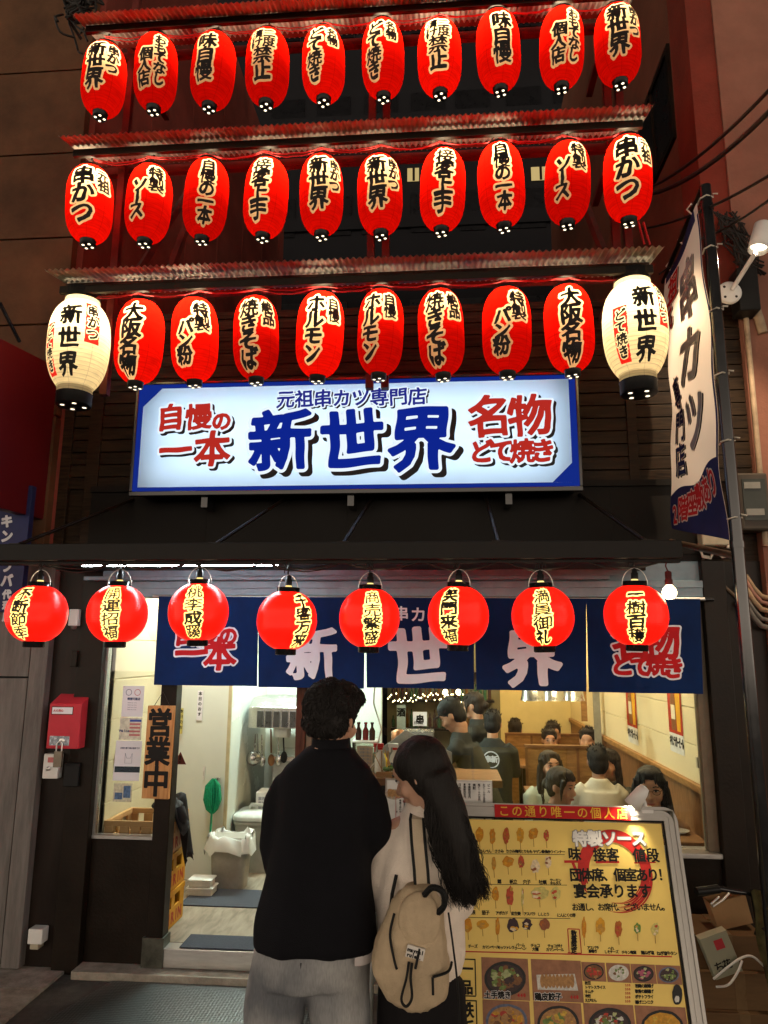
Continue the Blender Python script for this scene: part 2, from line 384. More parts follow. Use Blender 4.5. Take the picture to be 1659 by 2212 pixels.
# ---- ground
g = MB(); g.add([(-60, -60, GZ), (60, -60, GZ), (60, 60, GZ), (-60, 60, GZ)], [(0, 1, 2, 3)])
o = g.build('street', mat('worn_asphalt', (0.10, 0.095, 0.085), 0.75, var=0.35, scale=18, bump=0.5, bscale=160)); tag(o, kind='structure')
g = MB()
for i in range(9):
    for j in range(3):
        x = -6.2+i*0.44; g.box(x+.004, x+.436, -0.30-j*0.3+.004, -0.30-j*0.3+.296, GZ+.004, GZ+.022)
o = g.build('pavement', mat('paving_stone', (0.30, 0.27, 0.23), 0.8, var=0.4, scale=12, bump=0.5, bscale=80), bevel=0.004); tag(o, kind='structure')
g = MB(); g.box(-2.17, 1.9, -0.13, 0.02, GZ+.003, GZ+.05)
o = g.build('concrete_kerb', mat('kerb_concrete', (0.30, 0.27, 0.22), 0.8, var=0.3, scale=14, bump=0.4, bscale=120), bevel=0.006); tag(o, kind='structure')

# ---- shop building
FW_L, FW_R = -2.56, 2.25
shop = thing('shop_building', (-0.2, 0, GZ), 'narrow dark timber fronted skewer restaurant under rows of lit lanterns', 'restaurant')
b = MB()
b.box(FW_L, 1.93, 0.012, 0.16, 2.20, 4.05)
z = 2.86; k = 0
while z < 4.0:
    b.box(FW_L, 1.93, -0.012-0.0015*(k % 2), 0.006, z, z+0.079); z += 0.086; k += 1
b.box(FW_L-.02, FW_L+.05, -0.03, 0.0, 2.3, 4.02); b.box(-2.40, -2.31, -0.026, -0.001, 2.3, 3.5); b.box(1.18, 1.24, -0.026, -0.001, 2.3, 3.9)
b.box(FW_L-.03, 1.74, -0.035, 0.17, 4.05, 4.10)
b.build('siding_wall', M_wood, shop, bevel=0.002)
b = MB(); b.box(-2.34, 1.62, -0.03, -0.004, 2.36, 2.85); b.box(-2.34, 1.62, -0.05, -0.031, 2.83, 2.87); b.box(-2.34, 1.62, -0.04, -0.0305, 2.40, 2.44)
for x in (-1.55, -0.62, 0.30, 1.05): b.box(x, x+.006, -0.0325, -0.0305, 2.44, 2.83)
b.build('fascia_board', M_fascia, shop)
# posts and lintel
for bx in ((-2.33, -2.166, -0.06, 0.10, 2.36), (-1.774, -1.672, -0.04, 0.06, 2.14), (1.563, 1.70, -0.05, 0.12, 2.36), (1.701, 1.76, -0.02, 0.12, 2.36)):
    b = MB(); b.box(*bx[:4], GZ, bx[4]); b.build('post', M_trim, shop, bevel=0.006)
b = MB(); b.box(-0.917, -0.857, -0.02, 0.10, GZ, 2.135); tag(b.build('post', wood_mat('red_brown_wood', (0.045, 0.016, 0.010), (0.10, 0.040, 0.024), 5, (10, 10, 1), 0.45), shop, bevel=0.006), 'reddish brown post')
b = MB(); b.box(-2.166, 1.563, -0.045, 0.10, 2.135, 2.21); b.box(-2.166, 1.563, -0.055, -0.0455, 2.19, 2.235)
b.build('lintel', M_steel, shop, bevel=0.004)
b = MB(); b.box(-2.166, 1.563, 0.0, 0.11, 2.213, 2.36)
b.build('lintel_beam', M_steel, shop)
b = MB(); b.box(-2.166, 1.15, -0.30, -0.13, 2.30, 2.305); b.box(-2.166, 1.15, -0.13, -0.121, 2.2625, 2.305); b.build('soffit_panel', M_steel, shop)
for bx in ((FW_L, -2.331, -0.02, 0.1), (1.761, 1.93, 0.0, 0.1)):
  b = MB(); b.box(*bx, GZ, 2.36)
  b.build('side_panel', mat('dark_panel', (0.018, 0.012, 0.009), 0.38, spec=0.16, var=0.35, scale=3, stretch=(3, 3, 0.6)), shop, bevel=0.003)
b = MB(); b.box(-0.856, 1.562, -0.01, 0.10, GZ, 0.655); b.build('lower_panel', M_trim, shop)
b = MB(); b.box(-0.856, 1.562, -0.045, 0.13, 0.656, 0.684); b.build('window_sill', M_alu, shop, bevel=0.004)
b = MB(); b.box(-0.855, 1.561, 0.035, 0.041, 0.685, 2.134); b.build('window_pane', M_glass, shop)
b = MB(); b.box(1.50, 1.562, 0.0, 0.07, 0.685, 2.134); b.box(-0.856, -0.82, 0.0, 0.07, 0.685, 2.134); b.box(-0.82, 1.50, 0.0, 0.07, 2.10, 2.134)
b.build('window_frame', mat('brown_window_frame', (0.16, 0.125, 0.085), 0.4, var=0.2), shop, bevel=0.004)
# threshold of the open doorway
b = MB(); b.box(-1.672, -0.918, -0.035, 0.06, GZ+.051, 0.078); b.build('threshold', M_alu, shop, bevel=0.004)
# canopy with stays
b = MB()
b.add([(-2.40, -0.90, 2.275), (1.165, -0.90, 2.265), (1.165, 0.0, 2.30), (-2.40, 0.0, 2.30), (-2.40, -0.90, 2.345), (1.165, -0.90, 2.335), (1.165, 0.0, 2.39), (-2.40, 0.0, 2.39)],
      [(0, 3, 2, 1), (4, 5, 6, 7), (0, 1, 5, 4), (1, 2, 6, 5), (2, 3, 7, 6), (3, 0, 4, 7)])
b.box(-2.41, 1.175, -0.93, -0.9005, 2.262, 2.352); b.box(-2.41, 1.175, -0.895, -0.86, 2.243, 2.272)
b.build('canopy', mat('dark_canopy_sheet', (0.012, 0.011, 0.010), 0.55, 0.0, spec=0.16, var=0.3, scale=4), shop, bevel=0.004)
for xa, xb in ((-2.30, -2.05), (-1.20, -1.02), (-0.52, -0.45), (0.28, 0.27), (1.02, 0.86)):
    b = MB(); b.tube([(xa, -0.88, 2.35), (xb, -0.03, 2.78)], 0.011, 8); b.box(xa-.03, xa+.03, -0.90, -0.84, 2.345, 2.36); b.build('stay_rod', M_trim, shop)
b = MB(); b.box(-2.3, 1.0, -0.12, -0.051, 2.2365, 2.262); b.build('rail', M_steel, shop, bevel=0.004)

# ---- steel frame that carries the upper lantern rows
fr = thing('steel_scaffold', (-0.5, -0.6, 4.05), 'red painted steel scaffold frame carrying the two upper rows of lanterns', 'steel frame')
for x in (-2.02, -0.42, -0.33, 1.03, 1.10):
    b = MB(); b.box(x-.022, x+.022, -0.62, -0.575, 3.3, 6.2); b.build('upright', M_red_steel, fr)
b = MB()
for zz in (4.00, 4.86, 5.72):
    b.box(-2.20, 1.17, -0.70, -0.655, zz-.05, zz); b.box(-2.2, 1.17, -0.57, -0.53, zz-.05, zz)
for x in (-2.02, -0.37, 1.06):
    for zz in (4.0, 4.86, 5.72): b.box(x-.02, x+.02, -0.655, 0.0, zz-.052, zz-.012)
b.build('crossbar', M_red_steel, fr)
for x0, x1, zz in ((-1.75, -1.70, 4.1), (-2.0, -1.78, 4.1), (1.03, 0.90, 4.1)):
    b = MB(); b.beam((x0, -0.5, zz-.1), (x1, -0.1, zz+.9), .04, .04); b.build('brace', mat('dark_rust_steel', (0.06, 0.03, 0.025), 0.6, var=0.4), fr)

# ---- three corrugated eaves
def eave(xl, xr, zb, z_f, label):
    t = thing('corrugated_eave', ((xl+xr)/2, -0.85, zb-.1), label, 'eave', 'corrugated eaves over the lantern rows')
    b = MB(); n = 1080; pts = []
    def P(u, v, off=0.0):
        x = xl+(xr-xl)*u; y = -1.05+v*0.42; zz = z_f+(zb-z_f)*(v*0.42/0.20)*0.55
        return (x, y, zz+0.0065*math.sin(x/0.034*2*PI)+off)
    b.grid(lambda u, v: P(u, v), n, 2); b.grid(lambda u, v: P(1-u, v, 0.003), n, 2)
    b.build('corrugated_sheet', mat('galvanised_sheet', (0.25, 0.24, 0.22), 0.45, 0.25, var=0.35, scale=3, stretch=(1, 1, 1)), t)
    b = MB(); b.box(xl+.03, xr-.03, -0.932, -0.905, zb-.142, zb-.096); b.build('fascia_beam', M_trim, t, bevel=0.003)
    b = MB(); b.box(xl+.03, xr-.03, -0.865, -0.845, zb-.062, zb-.045); b.build('hanging_rail', mat('dark_rust_steel', (0.06, 0.03, 0.025), 0.6, var=0.4), t)
    return t
EAVE_Z = {1: 5.675, 2: 4.815, 3: 3.935}
eave(-2.20, 1.16, EAVE_Z[1], 5.545, 'topmost wavy metal eave above the top lantern row')
eave(-2.20, 1.16, EAVE_Z[2], 4.712, 'middle wavy metal eave between the top and second lantern rows')
eave(-2.20, 1.16, EAVE_Z[3], 3.870, 'lowest wavy metal eave just above the two white lanterns')

# ================================================================== LANTERNS
M_paper_r = paper_mat('red_lantern_paper', (0.74, 0.0058, 0.0020), rib=0.35, ribpitch=0.0125, seams=8, seamdark=.62, back=.03)
M_paper_c = paper_mat('cream_lantern_paper', (0.84, 0.70, 0.42), rib=0.18, ribpitch=0.0125, seams=0)
M_paper_w = paper_mat('white_lantern_paper', (0.80, 0.72, 0.50), rib=0.7, ribpitch=0.022, seams=8, seamdark=0.6)
M_paper_rr = paper_mat('red_label_paper', (0.75, 0.02, 0.015), rib=0.4, ribpitch=0.022)
M_vinyl_r = paper_mat('red_vinyl_shell', (0.52, 0.0040, 0.0022), rib=0.9, ribpitch=0.0095, gloss=1, back=0.15)
M_vinyl_c = paper_mat('cream_vinyl_shell', (0.82, 0.66, 0.26), rib=0.25, ribpitch=0.0095, gloss=0)
M_ink = mat('black_ink', (0.012, 0.011, 0.010), 0.6, var=0.3, scale=30)
M_vent = lamp_mat('light_through_vent_hole', (1.0, 0.82, 0.55), 2.2, False)
M_socket = lamp_mat('glowing_bulb_neck', (1.0, 0.72, 0.25), 1.2, False)

def shell_mesh(name, R, H, prof, chars, t1, t2, mats, arc, rects=(), h=0.0021, maxrun=7, top=0.985, brush=0.9, weight=.036):
    "one sheet round the lantern: red paper, unpainted border and black strokes side by side, origin at the bottom"
    ss = np.linspace(-1, 1, 49)*0.985
    us = np.arange(-arc, arc+h, h); vs = np.linspace(-H/2*0.985, H/2*top, round(H/h))
    D = field(chars, us, vs, t2+3*h+.006, brush, weight)
    ts = [t1, t2] if t2 > t1 else [t1]
    polys, kinds = bands(D, us, vs, ts, {0, 1, 2}, maxrun)
    P, F, ok = weld(polys)
    def fn(u, v):
        r = prof(min(1, abs(v)/(H/2))*(1 if v >= 0 else -1))*R; a = u/R
        return (r*math.sin(a), -r*math.cos(a), v+H/2)
    mb = MB(); mb.add([fn(*p) for p in P], F, True)
    last = len(ts); mi = []
    for n in ok:
        k = kinds[n]; p = polys[n]
        m = (2, 1, 0)[k] if last == 2 else (2, 0)[k]
        if m == 0:
            cu = sum(q[0] for q in p)/len(p); cv = sum(q[1] for q in p)/len(p)
            for (a0, a1, b0, b1) in rects:
                if a0 < cu < a1 and b0 < cv < b1: m = 3
        if m == 1 and rects:
            cu = sum(q[0] for q in p)/len(p); cv = sum(q[1] for q in p)/len(p)
            m = 0
        mi.append(m)
    mb.mi = mi
    u0, u1 = us[0], us[-1]; full = 2*PI*R; nb = max(6, int((full-(u1-u0))/0.02))
    ub = [u1+(full-(u1-u0))*i/nb for i in range(nb+1)]; vb = vs[::4].tolist()
    if vb[-1] != vs[-1]: vb.append(vs[-1])
    base = len(mb.v)
    mb.cur = 0; mb.add([fn(u, v) for v in vb for u in ub], [(j*(nb+1)+i, j*(nb+1)+i+1, (j+1)*(nb+1)+i+1, (j+1)*(nb+1)+i) for j in range(len(vb)-1) for i in range(nb)], True)
    return mb.mesh(name, mats)
def hprof(p, q): return lambda s: max(0.0, 1-abs(s)**p)**(1/q)
def bulb_light(parent, z, watts, col, r):
    l = LIGHTS.get((watts, col, r))
    if l is None:
        l = bpy.data.lights.new('bulb', 'POINT'); l.energy = watts; l.color = col; l.shadow_soft_size = r; LIGHTS[(watts, col, r)] = l
    o = bpy.data.objects.new('bulb', l); COL.objects.link(o); o.parent = parent; o.location = (0, 0, z); return o
LIGHTS = {}
def child(name, me, parent):
    o = bpy.data.objects.new(name, me); COL.objects.link(o); o.parent = parent; return o
V = lambda s, u, v, sz, **k: [((c[0],)+c[1:4]+((PI/2 if c[0] in 'ー' else c[4]),) if c[0] == 'ー' else c) for c in column(s, u, v, sz, **k)]
W_LONG = 0.131; H_LONG = 0.505
LET = {
 'A': V('新世界', -.012, .222, .118, pitch=1.0)+V('串かつ', .098, .218, .076, lean=-.004),
 'B': V('おもてなし', .035, .218, .076, pitch=.95)+V('個人店', -.052, .105, .086, lean=-.006),
 'C': V('味自慢', 0, .204, .112, pitch=1.03, lean=-.002),
 'D': V('二度', .042, .214, .072)+V('漬け', -.034, .214, .074)+V('禁止', .004, .062, .112, pitch=.96),
 'E': V('どて焼き', -.02, .208, .098, pitch=.98, lean=-.005)+V('名物', .084, .208, .068, lean=.004),
 'F': V('串かつ', -.03, .228, .132, pitch=1.0)+V('元祖', .092, .224, .078, lean=.004),
 'G': V('特製', .045, .226, .090, lean=.004)+V('ソース', -.045, .120, .094, pitch=.92, lean=-.006),
 'H': V('自慢の一本', .0, .236, .090, pitch=.92, lean=.001),
 'I': V('接客上手', .0, .234, .108, pitch=.94, lean=-.003),
 'J': V('大阪名物', -.0, .228, .110, pitch=.99, lean=-.004),
 'K': V('特製', .050, .226, .090, lean=.005)+V('パン粉', -.040, .112, .094, pitch=.94, lean=-.004),
 'L': V('焼きそば', -.03, .230, .110, pitch=.97, lean=-.002)+V('絶品', .088, .228, .078, lean=.004),
 'M': V('ホルモン', -.03, .228, .104, pitch=.97, lean=-.004)+V('自慢', .078, .226, .076, lean=.003),
}
SAY = {'A': 'small 串かつ', 'B': 'おもてなし 個人店', 'C': '味自慢', 'D': '二度漬け禁止', 'E': 'どて焼き and 名物', 'F': '串かつ and 元祖', 'G': '特製 ソース', 'H': '自慢の一本', 'I': '接客上手', 'J': '大阪名物', 'K': '特製 パン粉', 'L': '焼きそば and 絶品', 'M': 'ホルモン and 自慢'}
longp = hprof(3.3, 2.05)
SHELL = {}
def get_shell(k):
    if k not in SHELL: SHELL[k] = shell_mesh('paper_shell', W_LONG, H_LONG, longp, [(c[0], c[1], c[2]*.93-.034)+tuple([c[3]*1.05]+list(c[4:])) for c in LET[k]], .0008, .0134, [M_paper_r, M_paper_c, M_ink], 0.19, top=.92)
    return SHELL[k]
def caps(r0, r1, h, z0, holes, hole_r=0.0065, ring=0.55):
    "bottom cap with lit vent holes (slot 1)"
    b = MB(); b.lathe([(r0, 0.006), (r1, 0.0), (r1, -h), (r1-.006, -h-.004), (0.0005, -h-.004)], (0, 0, z0), 24, True, cap=False)
    b.use(1)
    for k in range(holes):
        a = 2*PI*k/holes+.4; b.lathe([(hole_r, -.0012), (0.0004, -.0018)], (math.cos(a)*r1*ring, math.sin(a)*r1*ring, z0-h-.004), 10, cap=False)
    return b
capB = caps(.046, .043, .026, 0.006, 4, .0085, .6).mesh('bottom_cap', [M_black, M_vent])
b = MB(); b.lathe([(.069, -.006), (.068, .0), (.068, .014), (.064, .014), (.064, -.006)], (0, 0, H_LONG*.958), 24, cap=False); capT = b.mesh('top_cap', M_black)
b = MB(); b.tube([(math.cos(a)*.040, 0, H_LONG+.014+math.sin(a)*.045) for a in np.linspace(0, PI, 9)], .0016, 6); b.tube([(0, 0, H_LONG+.056), (0, 0, H_LONG+.10)], .006, 6); bail = b.mesh('hanger_wire', M_black)
def long_lantern(px, top, bot, key, rot, label, row, scale=1.0):
    c = at(px, (top+bot)/2+2, -0.85)
    t = thing('paper_lantern', (c[0], c[1], c[2]-H_LONG/2), label, 'lantern', 'red lanterns in the '+row+' row', rz=math.radians(rot))
    t.rotation_euler = (math.radians(rnd.uniform(-2.4, 2.4)), math.radians(rnd.uniform(-2.6, 2.6)), math.radians(rot))
    k = rnd.uniform(.965, 1.02); t.scale = (k, k, rnd.uniform(.985, 1.01))
    child('paper_shell', get_shell(key), t); child('bottom_cap', capB, t); child('top_cap', capT, t); child('hanger_wire', bail, t)
    bulb_light(t, H_LONG*0.83, BULB_W*rnd.choice((0.62, 0.85, 1.0, 1.3)), (1.0, 0.78, 0.48), 0.03)
    return t
BULB_W = 4.2
ROW1 = [(172, 275, 75, 262, 'A', 5), (287, 388, 62, 250, 'B', 17), (406, 507, 52, 248, 'C', -4), (528, 628, 45, 242, 'D', -2), (652, 750, 35, 235, 'E', -4),
        (778, 880, 27, 228, 'E', -10), (900, 1000, 20, 220, 'D', -6), (1028, 1130, 10, 213, 'C', 6), (1157, 1262, 3, 207, 'B', 9), (1282, 1387, -6, 198, 'A', -6)]
ROW2 = [(143, 252, 340, 537, 'F', 20), (264, 373, 338, 535, 'G', 18), (388, 494, 330, 530, 'H', 19), (519, 623, 326, 522, 'I', -2), (645, 748, 318, 520, 'A', 6),
        (772, 875, 316, 518, 'A', 2), (900, 1005, 308, 510, 'I', 5), (1033, 1140, 298, 502, 'H', -2), (1166, 1277, 290, 496, 'G', 1), (1296, 1410, 284, 490, 'F', -3)]
ROW3 = [(244, 355, 635, 838, 'J', 2), (370, 481, 630, 835, 'K', 13), (503, 612, 620, 833, 'L', 8), (635, 741, 614, 830, 'M', 9),
        (766, 872, 608, 825, 'M', -7), (903, 1010, 610, 822, 'L', -2), (1039, 1148, 605, 818, 'K', 2), (1175, 1290, 598, 815, 'J', -2)]
for row, nm in ((ROW1, 'top'), (ROW2, 'second'), (ROW3, 'third')):
    for i, (xl, xr, top, bot, key, rot) in enumerate(row):
        side = 'left half' if i < len(row)/2 else 'right half'
        long_lantern((xl+xr)/2, top, bot, key, rot, 'lit red lantern lettered %s in the %s of the %s lantern row' % (SAY[key], side, nm), nm)
# ---- two big white lanterns
RW, HW = 0.172, 0.585
wprof = lambda s: (max(0, 1-abs(s)**2.9)**(1/2.0))*(1-0.05*(1-s)*.5) if s > 0 else (max(0, 1-abs(s)**2.5)**(1/1.9))*(1-0.05*(1-s)*.5)
wl = V('新世界', 0, .205, .128, pitch=1.12)
def white_mesh(uR, vR, uL, vL):
    ch = wl+V('串かつ', uR, vR, .072, pitch=1.0)+V('どて焼き', uL, vL, .066, pitch=1.0)
    ws = lambda s: max(0.55, wprof(s))
    return shell_mesh('paper_shell', RW, HW, ws, ch, .0004, .0065, [M_paper_w, M_paper_w, M_ink, M_paper_rr], 0.30, ((uR-.042, uR+.042, vR-.235, vR+.015), (uL-.040, uL+.040, vL-.285, vL+.015)), h=0.0024, maxrun=2)
white_shell = white_mesh(.128, .21, -.135, .075)
capBw = caps(.099, .096, .060, 0.006, 4, .012, .6).mesh('bottom_cap', [M_black, M_vent])
b = MB(); b.lathe([(.098, -.006), (.096, .0), (.096, .055), (.085, .055), (.085, -.004)], (0, 0, HW-.004), 28, cap=False); capTw = b.mesh('top_cap', M_black)
b = MB(); b.tube([(math.cos(a)*.09, 0, HW+.045+math.sin(a)*.06) for a in np.linspace(0, PI, 11)], .002, 6); bailw = b.mesh('hanger_wire', M_black)
for px, top, bot, rot, lab in ((170, 640, 862, 9, 'large cream white lantern with red strips at the left end above the sign'), (1372, 600, 836, 4, 'large cream white lantern with red strips beside the hanging banner')):
    c = at(px, (top+bot)/2, -0.85)
    t = thing('paper_lantern', (c[0], c[1], c[2]-HW/2), lab, 'lantern', 'large white lanterns', rz=math.radians(rot))
    child('paper_shell', white_shell, t); child('bottom_cap', capBw, t); child('top_cap', capTw, t); child('hanger_wire', bailw, t)
    bulb_light(t, HW*0.72, 5.0, (1.0, 0.80, 0.50), 0.035)
# ---- eight round lanterns under the canopy
RR, HR = 0.153, 0.292
rprof = lambda s: math.sqrt(max(0.0, 1-abs(s*0.945)**2.15))
capBr = caps(.056, .053, .028, 0.004, 0).mesh('bottom_cap', [M_blackm, M_vent])
b = MB(); b.lathe([(.060, -.006), (.058, .0), (.058, .026), (.048, .026), (.048, -.004)], (0, 0, HR-.006), 28, cap=False); capTr = b.mesh('top_cap', M_blackm)
b = MB(); b.tube([(math.cos(a)*.060, 0, HR+.004+math.sin(a)*.082) for a in np.linspace(0, PI, 13)], .0022, 6, cap=True); bailr = b.mesh('handle_wire', M_alu)
b = MB(); b.lathe([(.021, 0), (.019, .012), (.015, .024)], (0, 0, HR+.008), 14); b.use(1); b.lathe([(.0175, .0), (.0175, .03), (.013, .034), (.013, .05), (.004, .055)], (0, 0, HR+.031), 14); sockr = b.mesh('bulb_socket', [M_socket, M_black])
ROUND = [(79, 1326, '不断節季', -5), (254, 1326, '開運招福', 11), (430, 1322, '桃李成蹊', 8), (619, 1340, '千客万来', 46), (797, 1335, '商売繁盛', 11), (988, 1330, '笑門来福', -20), (1174, 1332, '満員御礼', -8), (1372, 1329, '一樹百穫', -14)]
for k, (px, py, s, rot) in enumerate(ROUND):
    c = at(px, py, -0.90)
    t = thing('round_lantern', (c[0], c[1], c[2]-HR/2), 'glossy red round lantern lettered %s hanging under the dark canopy' % s, 'lantern', 'round lanterns under the canopy', rz=math.radians(rot))
    t.rotation_euler = (math.radians(rnd.uniform(-2, 2)), math.radians(rnd.uniform(-2.5, 2.5)), math.radians(rot))
    ch = [(q, 0.0, .128-.0325-.065*i, .066, rnd.uniform(-.04, .04), 1.42) for i, q in enumerate(s)]
    child('paper_shell', shell_mesh('paper_shell', RR, HR, rprof, ch, .0000, .0068, [M_vinyl_r, M_vinyl_c, M_ink], 0.10, h=0.0017, weight=.046), t)
    child('bottom_cap', capBr, t); child('top_cap', capTr, t); child('handle_wire', bailr, t); child('bulb_socket', sockr, t)
    bulb_light(t, HR*0.60, 4.0, (1.0, 0.80, 0.50), 0.03)
    b = MB(); zt = c[2]+HR/2; b.tube(catenary((c[0], -0.9, zt+.085), (c[0]+rnd.uniform(-.02, .02), -0.885, 2.262), 0), .004, 6)
    for q in range(3): b.tube(catenary((c[0]-.01, -.89, 2.262), (c[0]+rnd.uniform(-.03, .03), -.9, zt+.10), rnd.uniform(-.02, .02), 8, .012), .0025, 5)
    solo(b, 'lantern_flex', M_wire_k, 'knotted black flex holding the round lantern %s' % s, 'cable', 'flexes of the round lanterns')
# wires strung along the rows
def wire_row(zr, x0, x1, lab, mt, Y=-0.865, n=9, sag=.03):
    b = MB(); xs = np.linspace(x0, x1, n+1)
    for q in range(2):
        for i in range(n): b.tube(catenary((xs[i], Y-.012*q, zr), (xs[i+1], Y-.012*q, zr), sag+rnd.uniform(-.012, .015), 10, .006), .0032, 5)
    return solo(b, 'supply_wire', mt, lab, 'wire', 'wires strung along the lanterns')
wire_row(EAVE_Z[1]-.125, -2.07, 1.04, 'red wire strung along the top lantern row', M_wire_r)
wire_row(EAVE_Z[2]-.125, -2.07, 1.04, 'red wire strung along the second lantern row', M_wire_r)
wire_row(EAVE_Z[3]-.125, -2.07, 1.04, 'red wire strung along the third lantern row', M_wire_r, sag=.02)
wire_row(2.255, -2.14, 1.1, 'black wire looped under the canopy edge above the round lanterns', M_wire_k, Y=-0.88, n=8, sag=.045)
# ================================================================== SIGN, CANOPY LAMP, NOREN
sg = thing('lightbox_sign', (-0.57, -0.16, 2.78), 'long backlit white shop sign with big blue characters and blue border', 'shop sign')
X0, X1, Z0, Z1, YS = -1.962, 0.822, 2.785, 3.495, -0.25
b = MB(); b.box(X0, X1, -.05, -0.03, Z0, Z1); b.box(X0, X1, YS+.02, -.0501, Z0, Z0+.012); b.box(X0, X1, YS+.02, -.0501, Z1-.012, Z1); b.box(X0, X0+.012, YS+.02, -.0501, Z0+.0121, Z1-.0121); b.box(X1-.012, X1, YS+.02, -.0501, Z0+.0121, Z1-.0121); b.box(X0-.02, X1+.02, YS-.006, YS+.0195, Z0-.03, Z0); b.box(X0-.02, X1+.02, YS-.006, YS+.0195, Z1, Z1+.02)
b.box(X0-.02, X0, YS-.006, YS+.0195, Z0, Z1); b.box(X1, X1+.02, YS-.006, YS+.0195, Z0, Z1)
b.build('casing', M_blackm, sg, bevel=0.004)
b = MB(); b.box(X0+.013, X1-.013, -.056, -.0505, Z0+.013, Z1-.013); b.build('white_lining', mat('white_lining_paint', (.8, .8, .8), .7, var=.04), sg)
for zt in (2.93, 3.14, 3.35):
    b = MB(); b.tube([(X0+.10, -.115, zt), (X1-.10, -.115, zt)], .013, 8); b.build('fluorescent_tube', lamp_mat('sign_tube', (.74, .88, 1.0), 5.6), sg)
b = MB(); E0, E1, E2, E3 = X0+.034, X1-.04, Z0+.026, Z1-.028
for q in ((X0, E0, Z0, Z1), (E1, X1, Z0, Z1), (E0, E1, Z0, E2), (E0, E1, E3, Z1)): b.add([(q[0], YS, q[2]), (q[1], YS, q[2]), (q[1], YS, q[3]), (q[0], YS, q[3])], [(0, 1, 2, 3)])
b.add([(E0, YS-.001, E3-.12), (E0+.12, YS-.001, E3), (E0, YS-.001, E3)], [(0, 1, 2)]); b.add([(E1-.12, YS-.001, E2), (E1, YS-.001, E2), (E1, YS-.001, E2+.12)], [(0, 1, 2)]); b.build('blue_border', lamp_mat('lit_blue_vinyl', (0.006, 0.020, 0.20), 0.9), sg)
b = MB(); e, f_ = 0.034, 0.12
b.add([(X0+e, YS-.002, Z0+.026), (X1-.04-f_, YS-.002, Z0+.026), (X1-.04, YS-.002, Z0+.026+f_), (X1-.04, YS-.002, Z1-.028), (X0+e+f_, YS-.002, Z1-.028), (X0+e, YS-.002, Z1-.03-f_)], [tuple(range(6))])
m_, t_ = _new('opal_acrylic'); N_ = t_.nodes; o_ = N_.new('ShaderNodeOutputMaterial'); r_ = N_.new('ShaderNodeBsdfTranslucent'); r_.inputs[0].default_value = (.74, .86, .97, 1); g_ = N_.new('ShaderNodeBsdfGlossy'); g_.inputs['Roughness'].default_value = .15; f2 = N_.new('ShaderNodeFresnel'); x_ = N_.new('ShaderNodeMixShader')
t_.links.new(f2.outputs[0], x_.inputs[0]); t_.links.new(r_.outputs[0], x_.inputs[1]); t_.links.new(g_.outputs[0], x_.inputs[2]); t_.links.new(x_.outputs[0], o_.inputs[0])
b.build('lit_face', m_, sg)
L_w = lamp_mat('lit_white_letter', (0.80, 0.90, 1.0), 0.86, False); L_b = lamp_mat('lit_blue_letter', (0.004, 0.016, 0.24), 0.9, False); L_n = lamp_mat('lit_navy_letter', (0.014, 0.018, 0.19), 1.0, False)
L_r = lamp_mat('lit_red_letter', (0.46, 0.024, 0.016), 0.82, False); M_shadow = mat('black_vinyl', (0.010, 0.011, 0.013), 0.5)
def S2(px, py):
    p = at(px, py, YS); return p[0], p[2]
def sgn(s, x0, y0, x1, y1, sizes=None, dz=0.0):
    "characters spread between two picture points, on the sign plane"
    a = S2(x0, y0); c = S2(x1, y1); n = len(s); out = []
    for i, ch in enumerate(s):
        t = (i+.5)/n; out.append((ch, a[0]+(c[0]-a[0])*t, (a[1]+c[1])/2, sizes if sizes else (c[0]-a[0])/n*1.02, rnd.uniform(-.02, .02)))
    return out
groups = [
 (sgn('新', 543, 890, 668, 1012, .405)+sgn('世', 694, 890, 824, 1012, .405)+sgn('界', 835, 885, 985, 1010, .42), L_b, .012, .032, (.032, -.03)),
 (sgn('元祖串カツ専門店', 598, 842, 922, 878, .120), L_n, .0035, .012, (.010, -.009)),
 (sgn('自慢', 341, 875, 458, 928, .178)+sgn('の', 456, 888, 502, 932, .13)+sgn('一', 338, 942, 420, 1005, .215)+sgn('本', 415, 935, 502, 1005, .235), L_r, .0065, .020, (.017, -.016)),
 (sgn('名物', 1012, 862, 1190, 935, .272)+sgn('どて焼き', 1016, 948, 1196, 1002, .152), L_r, .0065, .020, (.017, -.016)),
]
P_ = lambda off, du=0, dv=0: (lambda u, v: (u+du, YS-off, v+dv))
bs, bw, bi = MB(), MB(), MB(); mats_i = [L_b, L_n, L_r]
for ch, m, t1, t2, sh in groups:
    wt = .004 if t1 < .005 else .014; write(bs, ch, P_(.004, *sh), t2*.8, brush=.8, weight=wt); write(bw, ch, P_(.006), t2*.9, brush=.8, weight=wt); bi.use(mats_i.index(m)); write(bi, ch, P_(.008), t1*.75, brush=.8, weight=wt, h=max(c_[3] for c_ in ch)/70)
bs.build('letter_shadow', M_shadow, sg); bw.build('letter_outline', L_w, sg); bi.build('lettering', mats_i, sg)
for x in (-1.5, -0.57, 0.4):
    b = MB(); b.box(x-.02, x+.02, -0.22, -0.06, Z0-.10, Z0-.0305); b.build('bracket', M_blackm, sg)

# LED tube below the canopy edge
t = thing('led_tube', (-1.45, -0.80, 2.22), 'row of white led tubes glowing under the left half of the canopy', 'strip lamp')
xs = [at(x, 1213, -0.80)[0] for x in (178, 222, 262, 320, 377, 440, 500, 572, 602)]
b = MB()
for i in range(8): b.box(xs[i]+.006, xs[i+1]-.006, -0.812, -0.79, 2.246, 2.256)
b.build('tube', lamp_mat('white_led', (0.86, 0.95, 1.0), 60.0), t)
b = MB(); b.box(xs[0]-.02, xs[-1]+.02, -0.82, -0.78, 2.2565, 2.268); b.build('mounting_rail', M_steel, t)

